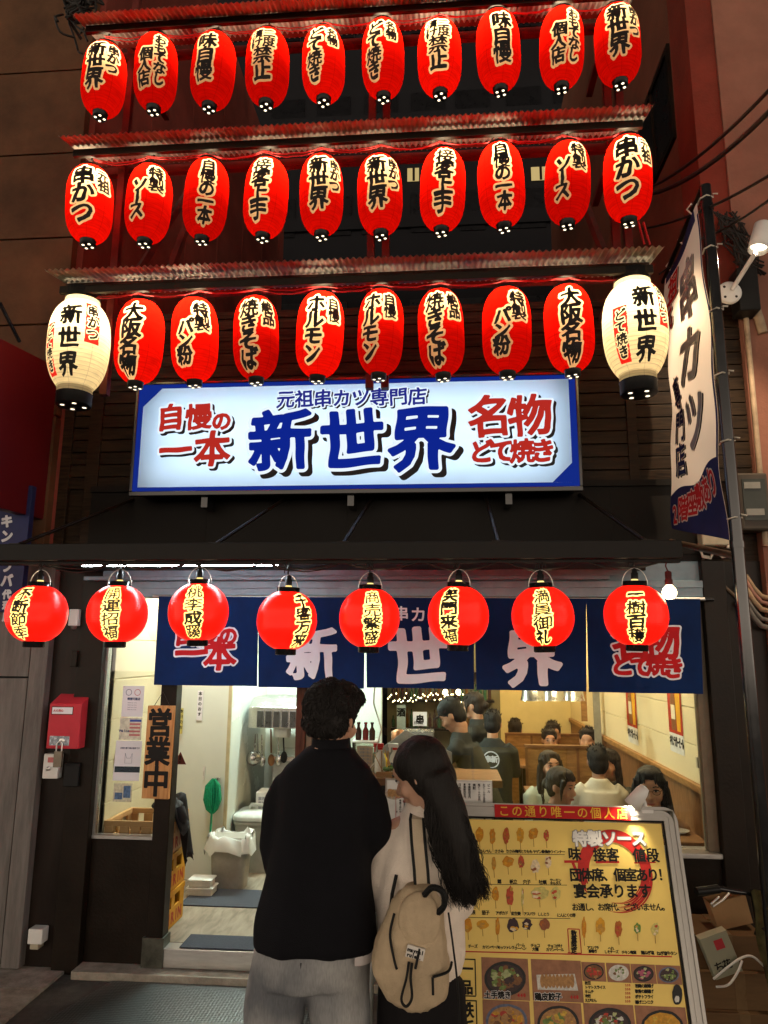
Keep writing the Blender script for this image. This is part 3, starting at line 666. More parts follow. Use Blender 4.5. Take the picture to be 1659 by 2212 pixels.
# noren on its rod
nr = thing('noren_curtain', (-0.14, -0.08, 1.6), 'navy noren curtain of five panels with white and red characters across the shop front', 'curtain')
b = MB(); b.tube([(-1.84, -0.10, 2.135), (1.60, -0.10, 2.118)], 0.012, 10); b.use(1); b.lathe([(.014, 0), (.014, .05)], (1.55, -.10, 2.118), 12, ax=(1, 0, 0)); b.build('rod', [M_alu, M_blackm], nr)
EDG = [333, 558, 790, 1026, 1268, 1518]; TOPE = [345, 560, 790, 1024, 1265, 1510]
M_navy = mat('navy_cotton', (0.003, 0.020, 0.095), 0.85, var=0.22, scale=5, bump=0.25, bscale=420)
M_pw = mat('white_print', (0.78, 0.82, 0.92), 0.8, var=0.06); M_pr = mat('red_print', (0.50, 0.015, 0.02), 0.8, var=0.1)
def noren_fn(k, off):
    xa0, xa1 = at(TOPE[k], 1290, -0.1)[0], at(TOPE[k+1], 1290, -0.1)[0]; xb0, xb1 = at(EDG[k], 1480, -0.1)[0]+.008, at(EDG[k+1], 1480, -0.1)[0]-.008
    def fn(u, v):                                           # u across 0..1, v down 0..1
        x = (xa0+(xa1-xa0)*u)*(1-v)+(xb0+(xb1-xb0)*u)*v
        z = 2.135+(2.118-2.135)*(x+1.84)/3.44-v*(0.545+.004*math.sin(k*2.1))
        y = -0.104-.012-v*.012*math.sin(u*5.2+k*1.3)-.010*math.sin(u*11+k*2+v*1.5)*v-.004*math.sin(u*23+k)*v
        return (x, y-off, z)
    return fn, (xb0+xb1)/2, (xb1-xb0)
NT = [(0, '自慢の一本'), (1, '新'), (2, '世'), (3, '界'), (4, '名物どて焼き')]
for k in range(5):
    fn, xc, wd = noren_fn(k, 0)
    b = MB(); b.grid(fn, 48, 24); b.grid(lambda u, v: (lambda q: (q[0], q[1]+.0015, q[2]))(fn(1-u, v)), 48, 24); b.build('panel', M_navy, nr)
    bo, bi = MB(), MB()
    lay = lambda off: (lambda u, v: fn((u-xc)/wd+.5, v)[:0] or (lambda q: (q[0], q[1]-off, q[2]))(fn((u-xc)/wd+.5, v)))
    U = lambda px: at(px, 1430, -0.115)[0]; Vv = lambda py: -(2.128-at(900, py, -0.115)[2])/.545
    def nz(ch, px, py, sz, rot=0): return (ch, U(px), Vv(py)*.545, sz, rot)
    L1 = lambda off: (lambda u, v: lay(off)(u, -v/.545))
    if k == 0: ch = [nz('自', 400, 1372, .15), nz('慢', 445, 1372, .15), nz('の', 492, 1377, .115), nz('一', 413, 1416, .21), nz('本', 474, 1417, .205)]
    elif k == 1: ch = [nz('新', 673, 1413, .315)]
    elif k == 2: ch = [nz('世', 902, 1418, .36)]
    elif k == 3: ch = [nz('界', 1147, 1415, .345)]
    else: ch = [nz('名', 1363, 1378, .23), nz('物', 1425, 1378, .23), nz('ど', 1342, 1428, .135), nz('て', 1380, 1432, .125), nz('焼', 1415, 1427, .13), nz('き', 1452, 1434, .125)]
    small = [nz(c_, 870+0*i, 1315+30*i, .085) for i, c_ in enumerate('串カツ')] if k == 2 else []
    if k == 2: small = [nz('元', 806, 1325, .09), nz('祖', 836, 1325, .09), nz('串', 868, 1325, .09), nz('カ', 904, 1327, .095), nz('ツ', 940, 1325, .09), nz('専', 965, 1325, .09), nz('門', 985, 1325, .09), nz('店', 1006, 1325, .09)]
    if k in (0, 4):
        write(bo, ch, L1(.0012), .0150, maxrun=5, brush=.7, weight=.01); write(bi, ch, L1(.0022), .0050, maxrun=5, brush=.7, weight=.01)
        bo.build('letter_outline', M_pw, nr); bi.build('lettering', M_pr, nr)
    else:
        write(bo, ch, L1(.0012), .008 if k > 1 else .006, maxrun=5, brush=.8, weight=.018)
        if small: write(bo, small, L1(.0012), .002, maxrun=5)
        bo.build('lettering', M_pw, nr)

# bare bulb at the right end of the canopy
c = at(1446, 1279, -0.88)
t = thing('bare_bulb', (c[0], c[1], c[2]), 'bare glowing light bulb hanging at the right end of the canopy', 'light bulb')
b = MB(); b.lathe([(.0005, -.036), (.02, -.032), (.033, -.014), (.035, .0), (.030, .016), (.018, .03), (.014, .036)], c, 18, cap=False); b.build('glass_globe', lamp_mat('hot_bulb', (1.0, 0.78, 0.42), 14.0), t)
b = MB(); b.lathe([(.019, .034), (.019, .06), (.016, .064), (.016, .10), (.006, .106)], c, 14); b.tube([(c[0], c[1], c[2]+.1), (c[0]-.01, c[1], c[2]+.13), (c[0], c[1], 2.262)], .004, 6); b.build('socket', mat('dark_red_socket', (0.09, 0.02, 0.02), 0.4), t)
# ================================================================== NEIGHBOURS AND WHAT STANDS BEHIND
def atX(px, py, X):
    d = _f+(px-PW/2)/FPX*_r-(py-PH/2)/FPX*_u
    return CAM+d*((X-CAM[0])/d[0])
# ---- left neighbour: tan panel front, side wall facing the gap, grey metal ground floor
XL = -2.60
ln = thing('neighbour_building', (-4.6, 2.0, GZ), 'tan panelled neighbour building at the left of the restaurant', 'building')
b = MB(); xe = XL
zz = [2.42, 3.35, 4.02, 4.68, 5.36, 6.06, 6.76, 7.5, 8.3, 9.2]
for i in range(len(zz)-1):
    b.box(-7.0, xe, -0.10, -0.03, zz[i]+.006, zz[i+1]-.006)
b.box(-7.0, xe-.01, -0.0299, 6.0, 2.42, 9.2)
b.build('panel_wall', mat('tan_render', (0.082, 0.039, 0.019), 0.8, var=0.45, scale=1.7, bump=0.2, bscale=70), ln, bevel=0.003)  # tan lowered in the colour itself, standing for less light up here
b = MB(); b.box(xe-.0099, xe+.045, -0.0298, 6.0, 2.42, 9.2)
for k in range(6): b.box(xe+.045, xe+.050, 0.9+k*.95, 0.92+k*.95, 2.42, 9.2)
b.build('side_wall', mat('red_side_render', (0.15, 0.035, 0.025), 0.85, var=0.35, scale=1.6, bump=0.2), ln)  # side wall colour redder than the tan front
b = MB(); M_shut = mat('grey_metal_panel', (0.15, 0.135, 0.125), 0.5, 0.0, var=0.34, scale=5, stretch=(4, 4, 0.5))
for x0, x1 in ((-3.16, -2.637), (-3.9, -3.17), (-4.9, -3.91)): b.box(x0, x1, -0.07, 0.02, GZ+.05, 1.62); b.box(x0, x1, -0.07, 0.02, 1.63, 2.41)
b.build('shutter_panel', M_shut, ln, bevel=0.003)
b = MB(); b.box(-2.625, -2.512, -0.085, 0.02, GZ+.03, 2.41); b.build('corner_pillar', M_shut, ln, bevel=0.004)
# red board standing out from the left neighbour
ft, fb = atX(128, 795, -2.62), atX(116, 1128, -2.62); n1, n2 = atX(0, 730, -2.62), atX(0, 1097, -2.62)
def ext(a, c, k): return a+(c-a)*k
t = thing('projecting_board', (-2.65, -0.7, 2.6), 'dark red board projecting over the street from the left neighbour', 'sign board')
q = [ft, fb, ext(fb, n2, 2.6), ext(ft, n1, 2.6)]
b = MB(); b.add([(p[0]-e, p[1], p[2]) for e in (0, .07) for p in q], [(0, 3, 2, 1), (4, 5, 6, 7)]+[(i, (i+1) % 4, 4+(i+1) % 4, 4+i) for i in range(4)])
b.build('board', mat('red_painted_sheet', (0.10, 0.006, 0.009), 0.5, var=0.15, scale=2), t, bevel=0.004)
b = MB(); b.tube([atX(0, 655, -2.66), atX(42, 738, -2.66)], .012, 8); b.tube([ft-np.array([.03, 0, 0]), ft+np.array([-.03, .15, .25])], .012, 8); b.build('stay_rod', M_blackm, t)
# vertical navy sign of the neighbour
t = thing('vertical_sign', (-2.72, -0.35, 1.9), 'narrow navy vertical sign with white lettering at the left edge', 'sign')
a0, a1 = at(-60, 1090, -0.3), at(38, 1318, -0.3)
b = MB(); b.box(a0[0], a1[0]+.015, -0.30, -0.25, a1[2]-.01, a0[2]+.12); b.build('board', mat('navy_sign_paint', (0.018, 0.022, 0.085), 0.5), t, bevel=0.003)
b = MB(); pn = lambda u, v: (u, -0.303, v); xc = at(18, 1180, -0.3)[0]-.012
pr = lambda ch, py, sz: [(ch, at(15, py, -.3)[0], at(15, py, -.3)[2], sz, 0, .95)]
for i, ch in enumerate('キングラ'): write(b, pr(ch, 1126+i*32, .082), pn, .005)
write(b, pr('バ', 1254, .08), pn, .005)
for i, ch in enumerate('業代理店'): write(b, pr(ch, 1252+i*24-(0 if i else 2)+8, .058), pn, .004) if i else None
b.build('lettering', mat('sign_white', (0.62, 0.62, 0.66), 0.6), t)
# ---- right neighbour
rn = thing('neighbour_building', (4.2, 2.5, GZ), 'tall pinkish plaster building rising at the right of the restaurant', 'building')
M_pink = mat('pink_plaster', (0.225, 0.10, 0.069), 0.85, var=0.28, scale=1.3, bump=0.25, bscale=60)  # plaster colour lowered to imitate street light thinning out with height
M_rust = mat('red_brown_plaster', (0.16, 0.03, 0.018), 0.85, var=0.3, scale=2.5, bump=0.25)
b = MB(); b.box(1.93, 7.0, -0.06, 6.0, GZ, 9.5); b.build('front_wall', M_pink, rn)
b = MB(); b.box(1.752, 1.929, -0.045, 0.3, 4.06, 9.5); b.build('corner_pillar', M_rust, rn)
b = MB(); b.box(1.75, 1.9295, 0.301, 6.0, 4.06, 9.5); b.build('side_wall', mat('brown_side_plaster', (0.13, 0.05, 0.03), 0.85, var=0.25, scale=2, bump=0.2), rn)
w = [atX(1442, 117, 1.748), atX(1454, 298, 1.748), atX(1428, 352, 1.748), atX(1396, 285, 1.748)]
y0, y1 = w[0][1], w[0][1]+.85; z0, z1 = w[1][2], w[0][2]
b = MB(); b.box(1.742, 1.749, y0, y1, z0, z1); b.build('window_pane', mat('dark_window', (0.006, 0.006, 0.007), 0.3, spec=.2), rn)
b = MB()
for a in ((y0-.05, y0), (y1, y1+.05), ((y0+y1)/2-.02, (y0+y1)/2+.02)): b.box(1.725, 1.7495, a[0], a[1], z0-.05, z1+.05)
b.box(1.725, 1.7495, y0, y1, z0-.05, z0); b.box(1.725, 1.7495, y0, y1, z1, z1+.05); b.build('window_frame', M_trim, rn)
# ---- dark block across the yard behind
bb = thing('rear_building', (0, 9, GZ), 'unlit apartment block in the dark behind the lantern rows', 'building')
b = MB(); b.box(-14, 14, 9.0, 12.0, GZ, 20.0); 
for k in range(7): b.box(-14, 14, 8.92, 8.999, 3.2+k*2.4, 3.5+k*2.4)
b.build('wall', mat('night_concrete', (0.006, 0.006, 0.0075), 0.9, var=0.3, scale=0.8), bb)  # near-black wall colour stands for the missing light back there
M_dw = mat('dark_window', (0.006, 0.006, 0.007), 0.3, spec=.2); M_lw = lamp_mat('lit_room_window', (1.0, 0.74, 0.30), 0.45, False); M_cw = lamp_mat('lit_balcony_window', (0.75, 0.92, 1.0), 1.0, False)
wr = random.Random(5)
for k in range(5):
    for i in range(9):
        x = -3.6+i*1.0+wr.uniform(-.05, .05); z = 7.1+k*2.4
        b = MB(); b.box(x, x+wr.choice((.5, .7, .7)), 8.97, 8.998, z-1.6, z-0.7); b.build('window', M_dw, bb)
for (xa, ya, xb, yb, m) in ((880, 363, 905, 392, M_lw), (1148, 360, 1184, 390, M_lw), (1262, 302, 1303, 320, M_cw)):
    p0 = at(xa, yb, 8.96); p1 = at(xb, ya, 8.96); b = MB(); b.box(p0[0], p1[0], 8.95, 8.966, p0[2], p1[2]); tag(b.build('window', m, bb), 'lit window')
    b = MB(); xm = (p0[0]*.45+p1[0]*.55); b.box(xm-.025, xm+.025, 8.93, 8.949, p0[2], p1[2]); b.build('window_bar', M_trim, bb)
# ---- shop roof deck behind the frame
b = MB(); b.box(XL+.06, 1.745, 0.171, 8.0, 3.98, 4.04); b.build('roof_deck', mat('roof_felt', (0.05, 0.05, 0.05), 0.9), shop)

# ================================================================== HANGING BANNER WITH POLE (right)
t = thing('banner_pole', (1.40, -1.0, GZ), 'tall black pole with cross bars holding the white vertical banner', 'pole')
b = MB(); b.tube([(1.415, -1.0, GZ), (1.405, -1.0, 4.24)], 0.030, 14); b.use(0); b.lathe([(.034, 0), (.034, .03)], (1.409, -1.0, 2.30), 14); b.lathe([(.034, 0), (.034, .03)], (1.405, -1.0, 4.1), 14)
b.build('upright', M_blackm, t)
TN, TF, BN, BF = Vector((1.385, -0.97, 4.20)), Vector(at(1437, 600, -0.10)), Vector((1.395, -0.97, 2.262)), Vector(at(1455, 1166, -0.08))
b = MB(); b.tube([TN+Vector((0, -.03, .02)), TF+Vector((0, .05, 0))], .016, 8); b.build('top_bar', M_trim, t)
b = MB(); b.tube([BN+Vector((0, -.03, 0)), BF+Vector((0, .07, 0))], .018, 8); b.build('lower_bar', mat('rusty_bar', (0.09, 0.055, 0.035), 0.4, 0.5, var=0.6, scale=40), t)
bn = thing('cloth_banner', (1.40, -0.5, 2.26), 'white vertical cloth banner lettered 串カツ 専門店 hanging beside the right white lantern', 'banner')
def ban(u, v, off=0.0):                                     # u 0 = far/left .. 1 = near/right ; v 0 bottom .. 1 top
    a = BF.lerp(BN, u); c = TF.lerp(TN, u); p = a.lerp(c, v)
    w_ = .010*math.sin(u*6+v*9)+.006*math.sin(v*23+u*3)+.015*math.sin(v*PI)*math.sin(u*PI)
    return Vector((p.x-w_-off, p.y+.01*math.sin(v*14)*(1-u), p.z+.02))
b = MB(); b.grid(lambda u, v: ban(.02+u*.95, .03+v*.95), 24, 60)
m_, t_ = _new('white_banner_cloth'); MATS['white_banner_cloth'] = m_; N_ = t_.nodes; o_ = N_.new('ShaderNodeOutputMaterial'); d_ = N_.new('ShaderNodeBsdfDiffuse'); r_ = N_.new('ShaderNodeBsdfTranslucent'); x_ = N_.new('ShaderNodeMixShader'); x_.inputs[0].default_value = .42
for q_ in (d_, r_): q_.inputs[0].default_value = (0.80, 0.72, 0.64, 1)
t_.links.new(d_.outputs[0], x_.inputs[1]); t_.links.new(r_.outputs[0], x_.inputs[2]); t_.links.new(x_.outputs[0], o_.inputs[0])
b.build('cloth', m_, bn)
M_bnavy = mat('navy_banner_print', (0.016, 0.020, 0.085), 0.85)
b = MB(); wv = lambda u: .115+.10*u+.012*math.sin(u*9)
b.grid(lambda u, v: ban(.02+u*.95, .03+v*wv(u), .002), 24, 8); b.grid(lambda u, v: ban(.945+u*.025, .2+v*.75, .002), 3, 40); b.grid(lambda u, v: ban(.055+u*.845, .945+v*.035, .002), 20, 3)
b.build('navy_border', M_bnavy, bn)
BW, BH = 0.90, 1.78
bm = lambda off: (lambda u, v: ban(u/BW, v/BH, off))
def col_b(s, u, vs, sz): return [(c_, u*BW, v_*BH, sz, rnd.uniform(-.04, .04)) for c_, v_ in zip(s, vs)]
big = col_b('串カツ', .60, (.80, .585, .375), .36); mid = col_b('専門店', .24, (.50, .385, .27), .205); red = [('元', .13*BW, .80*BH, .20), ('祖', .26*BW, .885*BH, .21)]
bot = [(c_, (.17+.155*i)*BW, (.085+.022*i)*BH, .145, .1) for i, c_ in enumerate('２階座敷あり'[:6])]
bot = [(c_, (.13+.14*i)*BW, (.085+.020*i)*BH, .15, .12) for i, c_ in enumerate('2階座敷あり')]
b = MB(); sh = lambda f, du, dv: (lambda u, v: f(u+du, v+dv))
for g_ in (big, mid, red): write(b, g_, sh(bm(.0020), .026, -.010), .003, maxrun=6, brush=.8, weight=.01)
b.build('letter_shadow', mat('dark_banner_print', (0.03, 0.025, 0.022), 0.85), bn)
b = MB()
for g_, k in ((big, .013), (mid, .009), (red, .010)): write(b, g_, bm(.0030), k, maxrun=6, brush=.8, weight=.01)
write(b, bot, bm(.0034), .012, maxrun=6); b.build('letter_outline', mat('white_banner_cloth', (0,)*3), bn)
b = MB(); write(b, big, bm(.0042), .005, maxrun=6, brush=.8, weight=.012); b.build('large_lettering', mat('backlight_greyed_print', (.22, .205, .225), .85, var=.3, scale=4), bn); b = MB(); write(b, mid, bm(.0042), .003, maxrun=6, brush=.8, weight=.01); b.build('small_lettering', M_bnavy, bn); M_br = mat('red_banner_print', (0.48, 0.02, 0.025), 0.85); b = MB(); write(b, red, bm(.0042), .004, maxrun=6, brush=.8, weight=.01); b.build('red_lettering', M_br, bn); b = MB(); write(b, bot, bm(.0046), .004, maxrun=6); b.build('bottom_lettering', M_br, bn)  # large letters greyed in the colour to stand for light through the cloth
for v in (.08, .28, .46, .64, .82, .97):
    p = ban(.985, v); b = MB(); x, y, z = 1.405, -1.0, p.z
    b.tube([p, (x-.035, y-.01, z), (x-.01, y-.036, z+.004), (x+.034, y-.01, z+.006), (x+.03, y-.02, z+.02), (x+.05, y-.03, z+.012)], .0045, 6)
    b.build('tie_string', M_wire_w, bn)
for u in (.15, .5, .85):
    p = ban(u, .98); b = MB(); b.tube([p, p+Vector((-.025, 0, .03)), p+Vector((0, 0, .065)), p+Vector((.025, 0, .03)), p], .0045, 6); b.build('tie_string', M_wire_w, bn)

# spotlight on the right wall
c = at(1576, 632, -0.215); hd = at(1641, 522, -0.46); dr = Vector((-.30, -.12, -1)).normalized()
t = thing('wall_spotlight', (c[0], -0.2, c[2]), 'white spotlight on a short arm lighting the banner from the pink wall', 'spotlight')
b = MB(); b.lathe([(.074, 0), (.074, .016), (.062, .026), (.0005, .028)], (c[0], -0.2015, c[2]), 24, ax=(0, -1, 0)); b.use(1)
for k in range(4): a = PI/4+k*PI/2; b.lathe([(.009, .0), (.0005, .003)], (c[0]+.048*math.cos(a), -0.2285, c[2]+.048*math.sin(a)), 8, ax=(0, -1, 0), cap=False)
b.build('base_plate', [M_white, M_trim], t)
elb = Vector(hd)+Vector((-.03, .0, -.07))
b = MB(); b.tube([(c[0]+.01, -0.23, c[2]+.01), (c[0]+.04, -.26, c[2]+.06), elb], .014, 8); b.build('arm', M_white, t)
b = MB(); hv = Vector(hd); b.lathe([(.034, -.13), (.050, -.12), (.056, .0), (.058, .06), (.054, .06), (.048, .01), (.0005, .0)], hv, 20, ax=dr, cap=False); b.build('lamp_head', M_white, t)
b = MB(); b.lathe([(.047, .030), (.0005, .031)], hv, 18, ax=dr, cap=False); b.build('lens', lamp_mat('spot_lens', (1.0, 0.86, 0.62), 4.0, False), t)
l = bpy.data.lights.new('spot_beam', 'SPOT'); l.energy = 170; l.color = (1.0, 0.74, 0.48); l.spot_size = math.radians(105); l.spot_blend = 0.7; l.shadow_soft_size = .03
lo = bpy.data.objects.new('spot_beam', l); COL.objects.link(lo); lo.parent = t
lo.location = hv+dr*.07-Vector(t.location); lo.rotation_euler = dr.to_track_quat('-Z', 'Y').to_euler()

# utility boxes, conduits, cables on the right
b = MB(); p0, p1 = at(1588, 1152, -0.02), at(1640, 1030, -0.02)
t = thing('electric_meter', (1.88, -0.02, p0[2]), 'grey electric meter box with glass window beside the black pole', 'meter')
b.box(p0[0], p1[0], -0.13, -0.0125, p0[2], p1[2]); b.build('case', mat('grey_meter_plastic', (0.055, 0.045, 0.036), 0.45), t, bevel=0.012)
b = MB(); b.box(p0[0]+.02, p1[0]-.02, -0.137, -0.1305, p0[2]+.06, p1[2]-.04); b.build('glass_window', mat('smoked_glass', (0.03, 0.035, 0.03), 0.08), t)
b = MB(); b.box(p0[0]+.03, p1[0]-.04, -0.141, -0.1375, p0[2]+.09, p0[2]+.13); b.box(p0[0]+.03, p1[0]-.05, -0.141, -0.1375, p1[2]-.10, p1[2]-.06); b.build('dial', mat('dial_grey', (0.22, 0.22, 0.2), 0.4), t)
b = MB(); p0, p1 = at(1508, 1182, -0.03), at(1562, 1136, -0.03); b.box(p0[0], p1[0], -0.11, -0.0135, p0[2], p1[2])
solo(b, 'junction_box', mat('ivory_box', (0.42, 0.37, 0.27), 0.5), 'small ivory junction box on the wall below the banner', 'junction box', bevel=0.008)
for i, (pp, lab) in enumerate((([(1512, 1182), (1518, 1200), (1535, 1203), (1542, 1188)], 'short cable loop at the left underside of the ivory box'), ([(1545, 1185), (1560, 1200), (1588, 1196), (1592, 1182), (1570, 1178)], 'wider cable loop at the right underside of the ivory box'))):
    b = MB()
    for q in range(3): b.tube([at(x, y+q*2, -0.05-.012*q) for x, y in pp], .006, 6)
    solo(b, 'cable_loop', [M_wire_w, M_wire_r][0], lab, 'cable', 'cable loops under the ivory box')
b = MB(); b.tube([at(x, y, -0.03) for x, y in ((1518, 1208), (1530, 1232), (1560, 1262), (1590, 1290), (1625, 1335))], .010, 8)
solo(b, 'conduit', mat('brown_conduit', (0.14, 0.10, 0.07), 0.35), 'thin brown conduit running down the right wall under the ivory box', 'conduit')
for i, (y0, m, r) in enumerate(((1240, 'a', .014), (1252, 'b', .012), (1268, 'a', .016), (1288, 'c', .013), (1304, 'c', .016))):
    mm = {'a': mat('tan_hose', (0.30, 0.21, 0.13), 0.5), 'b': mat('pinkish_hose', (0.33, 0.17, 0.13), 0.5), 'c': mat('grey_hose', (0.15, 0.135, 0.12), 0.5)}[m]
    b = MB(); b.tube([at(1592, y0, -.04), at(1612, y0+4, -.06-.01*i), at(1628, y0+30, -.06), at(1645, y0+48, -.06), at(1690, y0+60, -.08)], r, 8)
    solo(b, 'wall_hose', mm, ('topmost tan', 'pinkish', 'middle tan', 'upper grey', 'lowest grey')[i]+' hose in the bundle behind the black pole', 'hose', 'bundle of hoses on the right wall')
b = MB(); b.tube([at(x, y, -.075) for x, y in ((1597, 600), (1609, 660), (1622, 800), (1640, 1000), (1650, 1130), (1654, 1180))], .017, 8); b.tube([at(x, y, -.075) for x, y in ((1585, 590), (1612, 612), (1640, 690), (1648, 720))], .03, 8)
solo(b, 'wall_pipe', mat('weathered_pipe', (0.33, 0.25, 0.17), 0.6, var=0.35), 'weathered beige pipe running down the right wall corner', 'pipe')
b = MB(); r2 = random.Random(3)
for k in range(26):
    pts = [at(1560+r2.uniform(-25, 40)+12*q, 470+q*22+r2.uniform(-16, 16), -.10-.03*r2.random()) for q in range(6)]; b.tube(pts, .006, 5)
solo(b, 'cable_tangle', M_wire_k, 'tangle of black cables on the pink wall above the spotlight', 'cables')
b = MB(); p0, p1 = at(1582, 690, -.07), at(1618, 598, -.07); b.box(p0[0], p1[0], -.20, -.0605, p0[2], p1[2])
solo(b, 'terminal_box', M_black, 'black terminal box behind the white spotlight', 'terminal box', bevel=0.01)
for i, (a, c_, sag, r, lab) in enumerate((((1406, 405), (1700, 152), .06, .013, 'upper of the two thick black overhead cables crossing the red wall'), ((1380, 425), (1700, 200), .10, .017, 'lower of the two thick black overhead cables crossing the red wall'), ((1384, 495), (1700, 355), .05, .010, 'thin black overhead cable crossing behind the pole top'), ((1535, 508), (1700, 402), .02, .009, 'short black overhead cable leaving the tangle on the pink wall'))):
    b = MB(); b.tube(catenary(at(*a, -.10), at(*c_, -1.7), sag, 16), r*.75, 6); solo(b, 'overhead_cable', M_wire_k, lab, 'cable', 'overhead cables at the right')
b = MB(); b.tube(catenary(at(1424, 592, -.3), at(1520, 512, -.10), .01), .006, 5); solo(b, 'overhead_cable', M_wire_k, 'thin cable rising from the lowest eave to the banner bar', 'cable', 'overhead cables at the right')
b = MB(); r2 = random.Random(9)
for k in range(22):
    c0 = at(140+r2.uniform(-8, 40), 12+r2.uniform(-20, 30), -.45); pts = [c0]
    for q in range(5): pts.append(pts[-1]+np.array([r2.uniform(-.05, .09), r2.uniform(-.05, .05), r2.uniform(-.09, .05)]))
    b.tube(spline(pts, 4), .008, 5)
b.ell(at(168, 16, -.45), (.05, .05, .045)); b.tube([at(150, 45, -.4), at(176, 85, -.3)], .012, 6)
solo(b, 'cable_tangle', M_wire_k, 'tangle of dark cables at the upper left corner of the frame', 'cables')
for k, (x0, x1) in enumerate(((1395, 1404), (1384, 1392))):
    b = MB(); b.tube([at(x0-5, 480, -.6), at(x0, 500, -.6), at(x1, 528, -.6)], .007, 6); solo(b, 'drop_wire', M_wire_r, ('right', 'left')[k]+' red wire dropping below the last lantern of the second row', 'wire', 'red drop wires')
# ================================================================== INTERIOR
M_cream = mat('cream_wall_board', (0.74, 0.64, 0.43), 0.5, var=0.05, scale=2)
M_pale = mat('pale_kitchen_panel', (0.70, 0.74, 0.66), 0.25, var=0.05, scale=2)
M_honey = wood_mat('honey_wood', (0.26, 0.13, 0.045), (0.42, 0.22, 0.08), 4, (2, 2, 9), 0.4, 0.08)
M_honey_d = wood_mat('brown_wood_panel', (0.16, 0.075, 0.03), (0.27, 0.13, 0.055), 4, (2, 9, 2), 0.45, 0.08)
M_floor = wood_mat('grey_wood_vinyl', (0.20, 0.165, 0.125), (0.36, 0.30, 0.23), 3, (9, 2.0, 2), 0.35, 0.1)
M_inox = mat('stainless', (0.60, 0.60, 0.58), 0.25, 0.9, var=0.08)
FZ = 0.080
IW = 1.62
def part(mb, name, m, bevel=0.0): return mb.build(name, m, shop, bevel=bevel)
b = MB(); b.box(-2.15, IW+.1, 0.061, 5.3, -0.02, FZ); part(b, 'inner_floor', M_floor)
b = MB(); b.box(-2.2, IW+.1, 0.11, 5.4, 2.42, 2.5); part(b, 'ceiling', mat('ceiling_board', (0.7, 0.66, 0.56), 0.8))
b = MB()
for k in range(9): b.box(-2.22, -2.150, 0.11, 1.30, FZ+.005+k*.255, FZ+.251+k*.255)
b.box(-2.24, -2.155, 0.11, 1.3, FZ, 2.42); part(b, 'entrance_wall', M_cream, .002)
b = MB(); b.box(-2.15, -1.715, 1.25, 1.33, FZ, 2.42); b.box(-1.76, -1.711, 1.331, 2.5, FZ, 2.42); part(b, 'kitchen_partition', M_pale)
b = MB(); b.box(-1.716, -1.69, 1.235, 1.2495, FZ, 2.42); part(b, 'corner_trim', mat('beige_trim', (0.48, 0.42, 0.26), 0.5))
b = MB(); b.box(-1.76, -0.60, 2.501, 2.6, FZ, 2.42); part(b, 'kitchen_wall', M_pale)
b = MB(); b.box(-0.60, 0.57, 3.20, 3.3, FZ, 2.42); part(b, 'shelf_wall', mat('olive_wall', (0.20, 0.165, 0.085), 0.7, var=0.25, scale=3))
b = MB()
b.box(0.57, IW, 5.16, 5.25, FZ, 2.42); b.box(0.50, 0.5695, 3.301, 5.16, FZ, 2.42); part(b, 'back_wall', mat('yellow_cream_wall', (0.72, 0.60, 0.30), 0.6, var=0.05))
b = MB()
for k in range(6): b.box(IW-.012, IW+.05, 0.125, 5.159, 0.985+k*.235, 1.216+k*.235)
part(b, 'boarded_wall', mat('cream_boarding', (0.76, 0.66, 0.42), 0.55, var=0.05, scale=2), .002)
b = MB(); b.box(IW-.02, IW+.05, 0.125, 5.159, FZ, 0.94); part(b, 'wainscot', M_honey_d)
b = MB(); b.box(IW-.045, IW+.05, 0.125, 5.159, 0.941, 0.984); part(b, 'dado_rail', M_honey, .004)
b = MB(); b.tube([(1.548, 0.10, 0.69), (1.548, 0.10, 2.10)], .020, 12); b.lathe([(.034, 0), (.034, .05)], (1.548, .10, 1.16), 12); b.box(1.50, 1.53, .085, .115, 1.13, 1.19)
solo(b, 'inner_post_pipe', mat('beige_pipe', (0.50, 0.42, 0.30), 0.45), 'beige vertical pipe with clamp just inside the right window edge', 'pipe')
# lights that hang in the room (their light is real)
def ceiling_lamp(x, y, lx, ly, s, col, lab, z=2.36):
    t = thing('ceiling_lamp', (x, y, z), lab, 'ceiling lamp', 'ceiling lamps in the restaurant')
    b = MB(); b.box(x-lx/2, x+lx/2, y-ly/2, y+ly/2, z, z+.03); b.build('diffuser', lamp_mat('lamp_%d_%d' % (int(col[2]*100), int(s)), col, s), t)
    b = MB(); b.box(x-lx/2-.02, x+lx/2+.02, y-ly/2-.02, y+ly/2+.02, z+.0305, z+.058); b.build('housing', M_white, t)
COOL = (0.80, 1.0, 0.92); WARM = (1.0, 0.76, 0.42)
ceiling_lamp(-1.25, 1.75, .9, .12, 150, COOL, 'cool fluorescent lamp over the kitchen beyond the doorway')
ceiling_lamp(-1.80, 0.65, .5, .12, 75, (1.0, .95, .80), 'small ceiling lamp just inside the doorway')
ceiling_lamp(0.95, 0.9, .8, .14, 54, WARM, 'warm ceiling lamp over the tables nearest the window')
ceiling_lamp(0.95, 2.6, .8, .14, 54, WARM, 'warm ceiling lamp over the middle booth')
ceiling_lamp(1.05, 4.2, .8, .14, 44, WARM, 'warm ceiling lamp over the rear booth')
ceiling_lamp(-0.35, 2.0, .5, .10, 14, WARM, 'warm ceiling lamp over the counter')
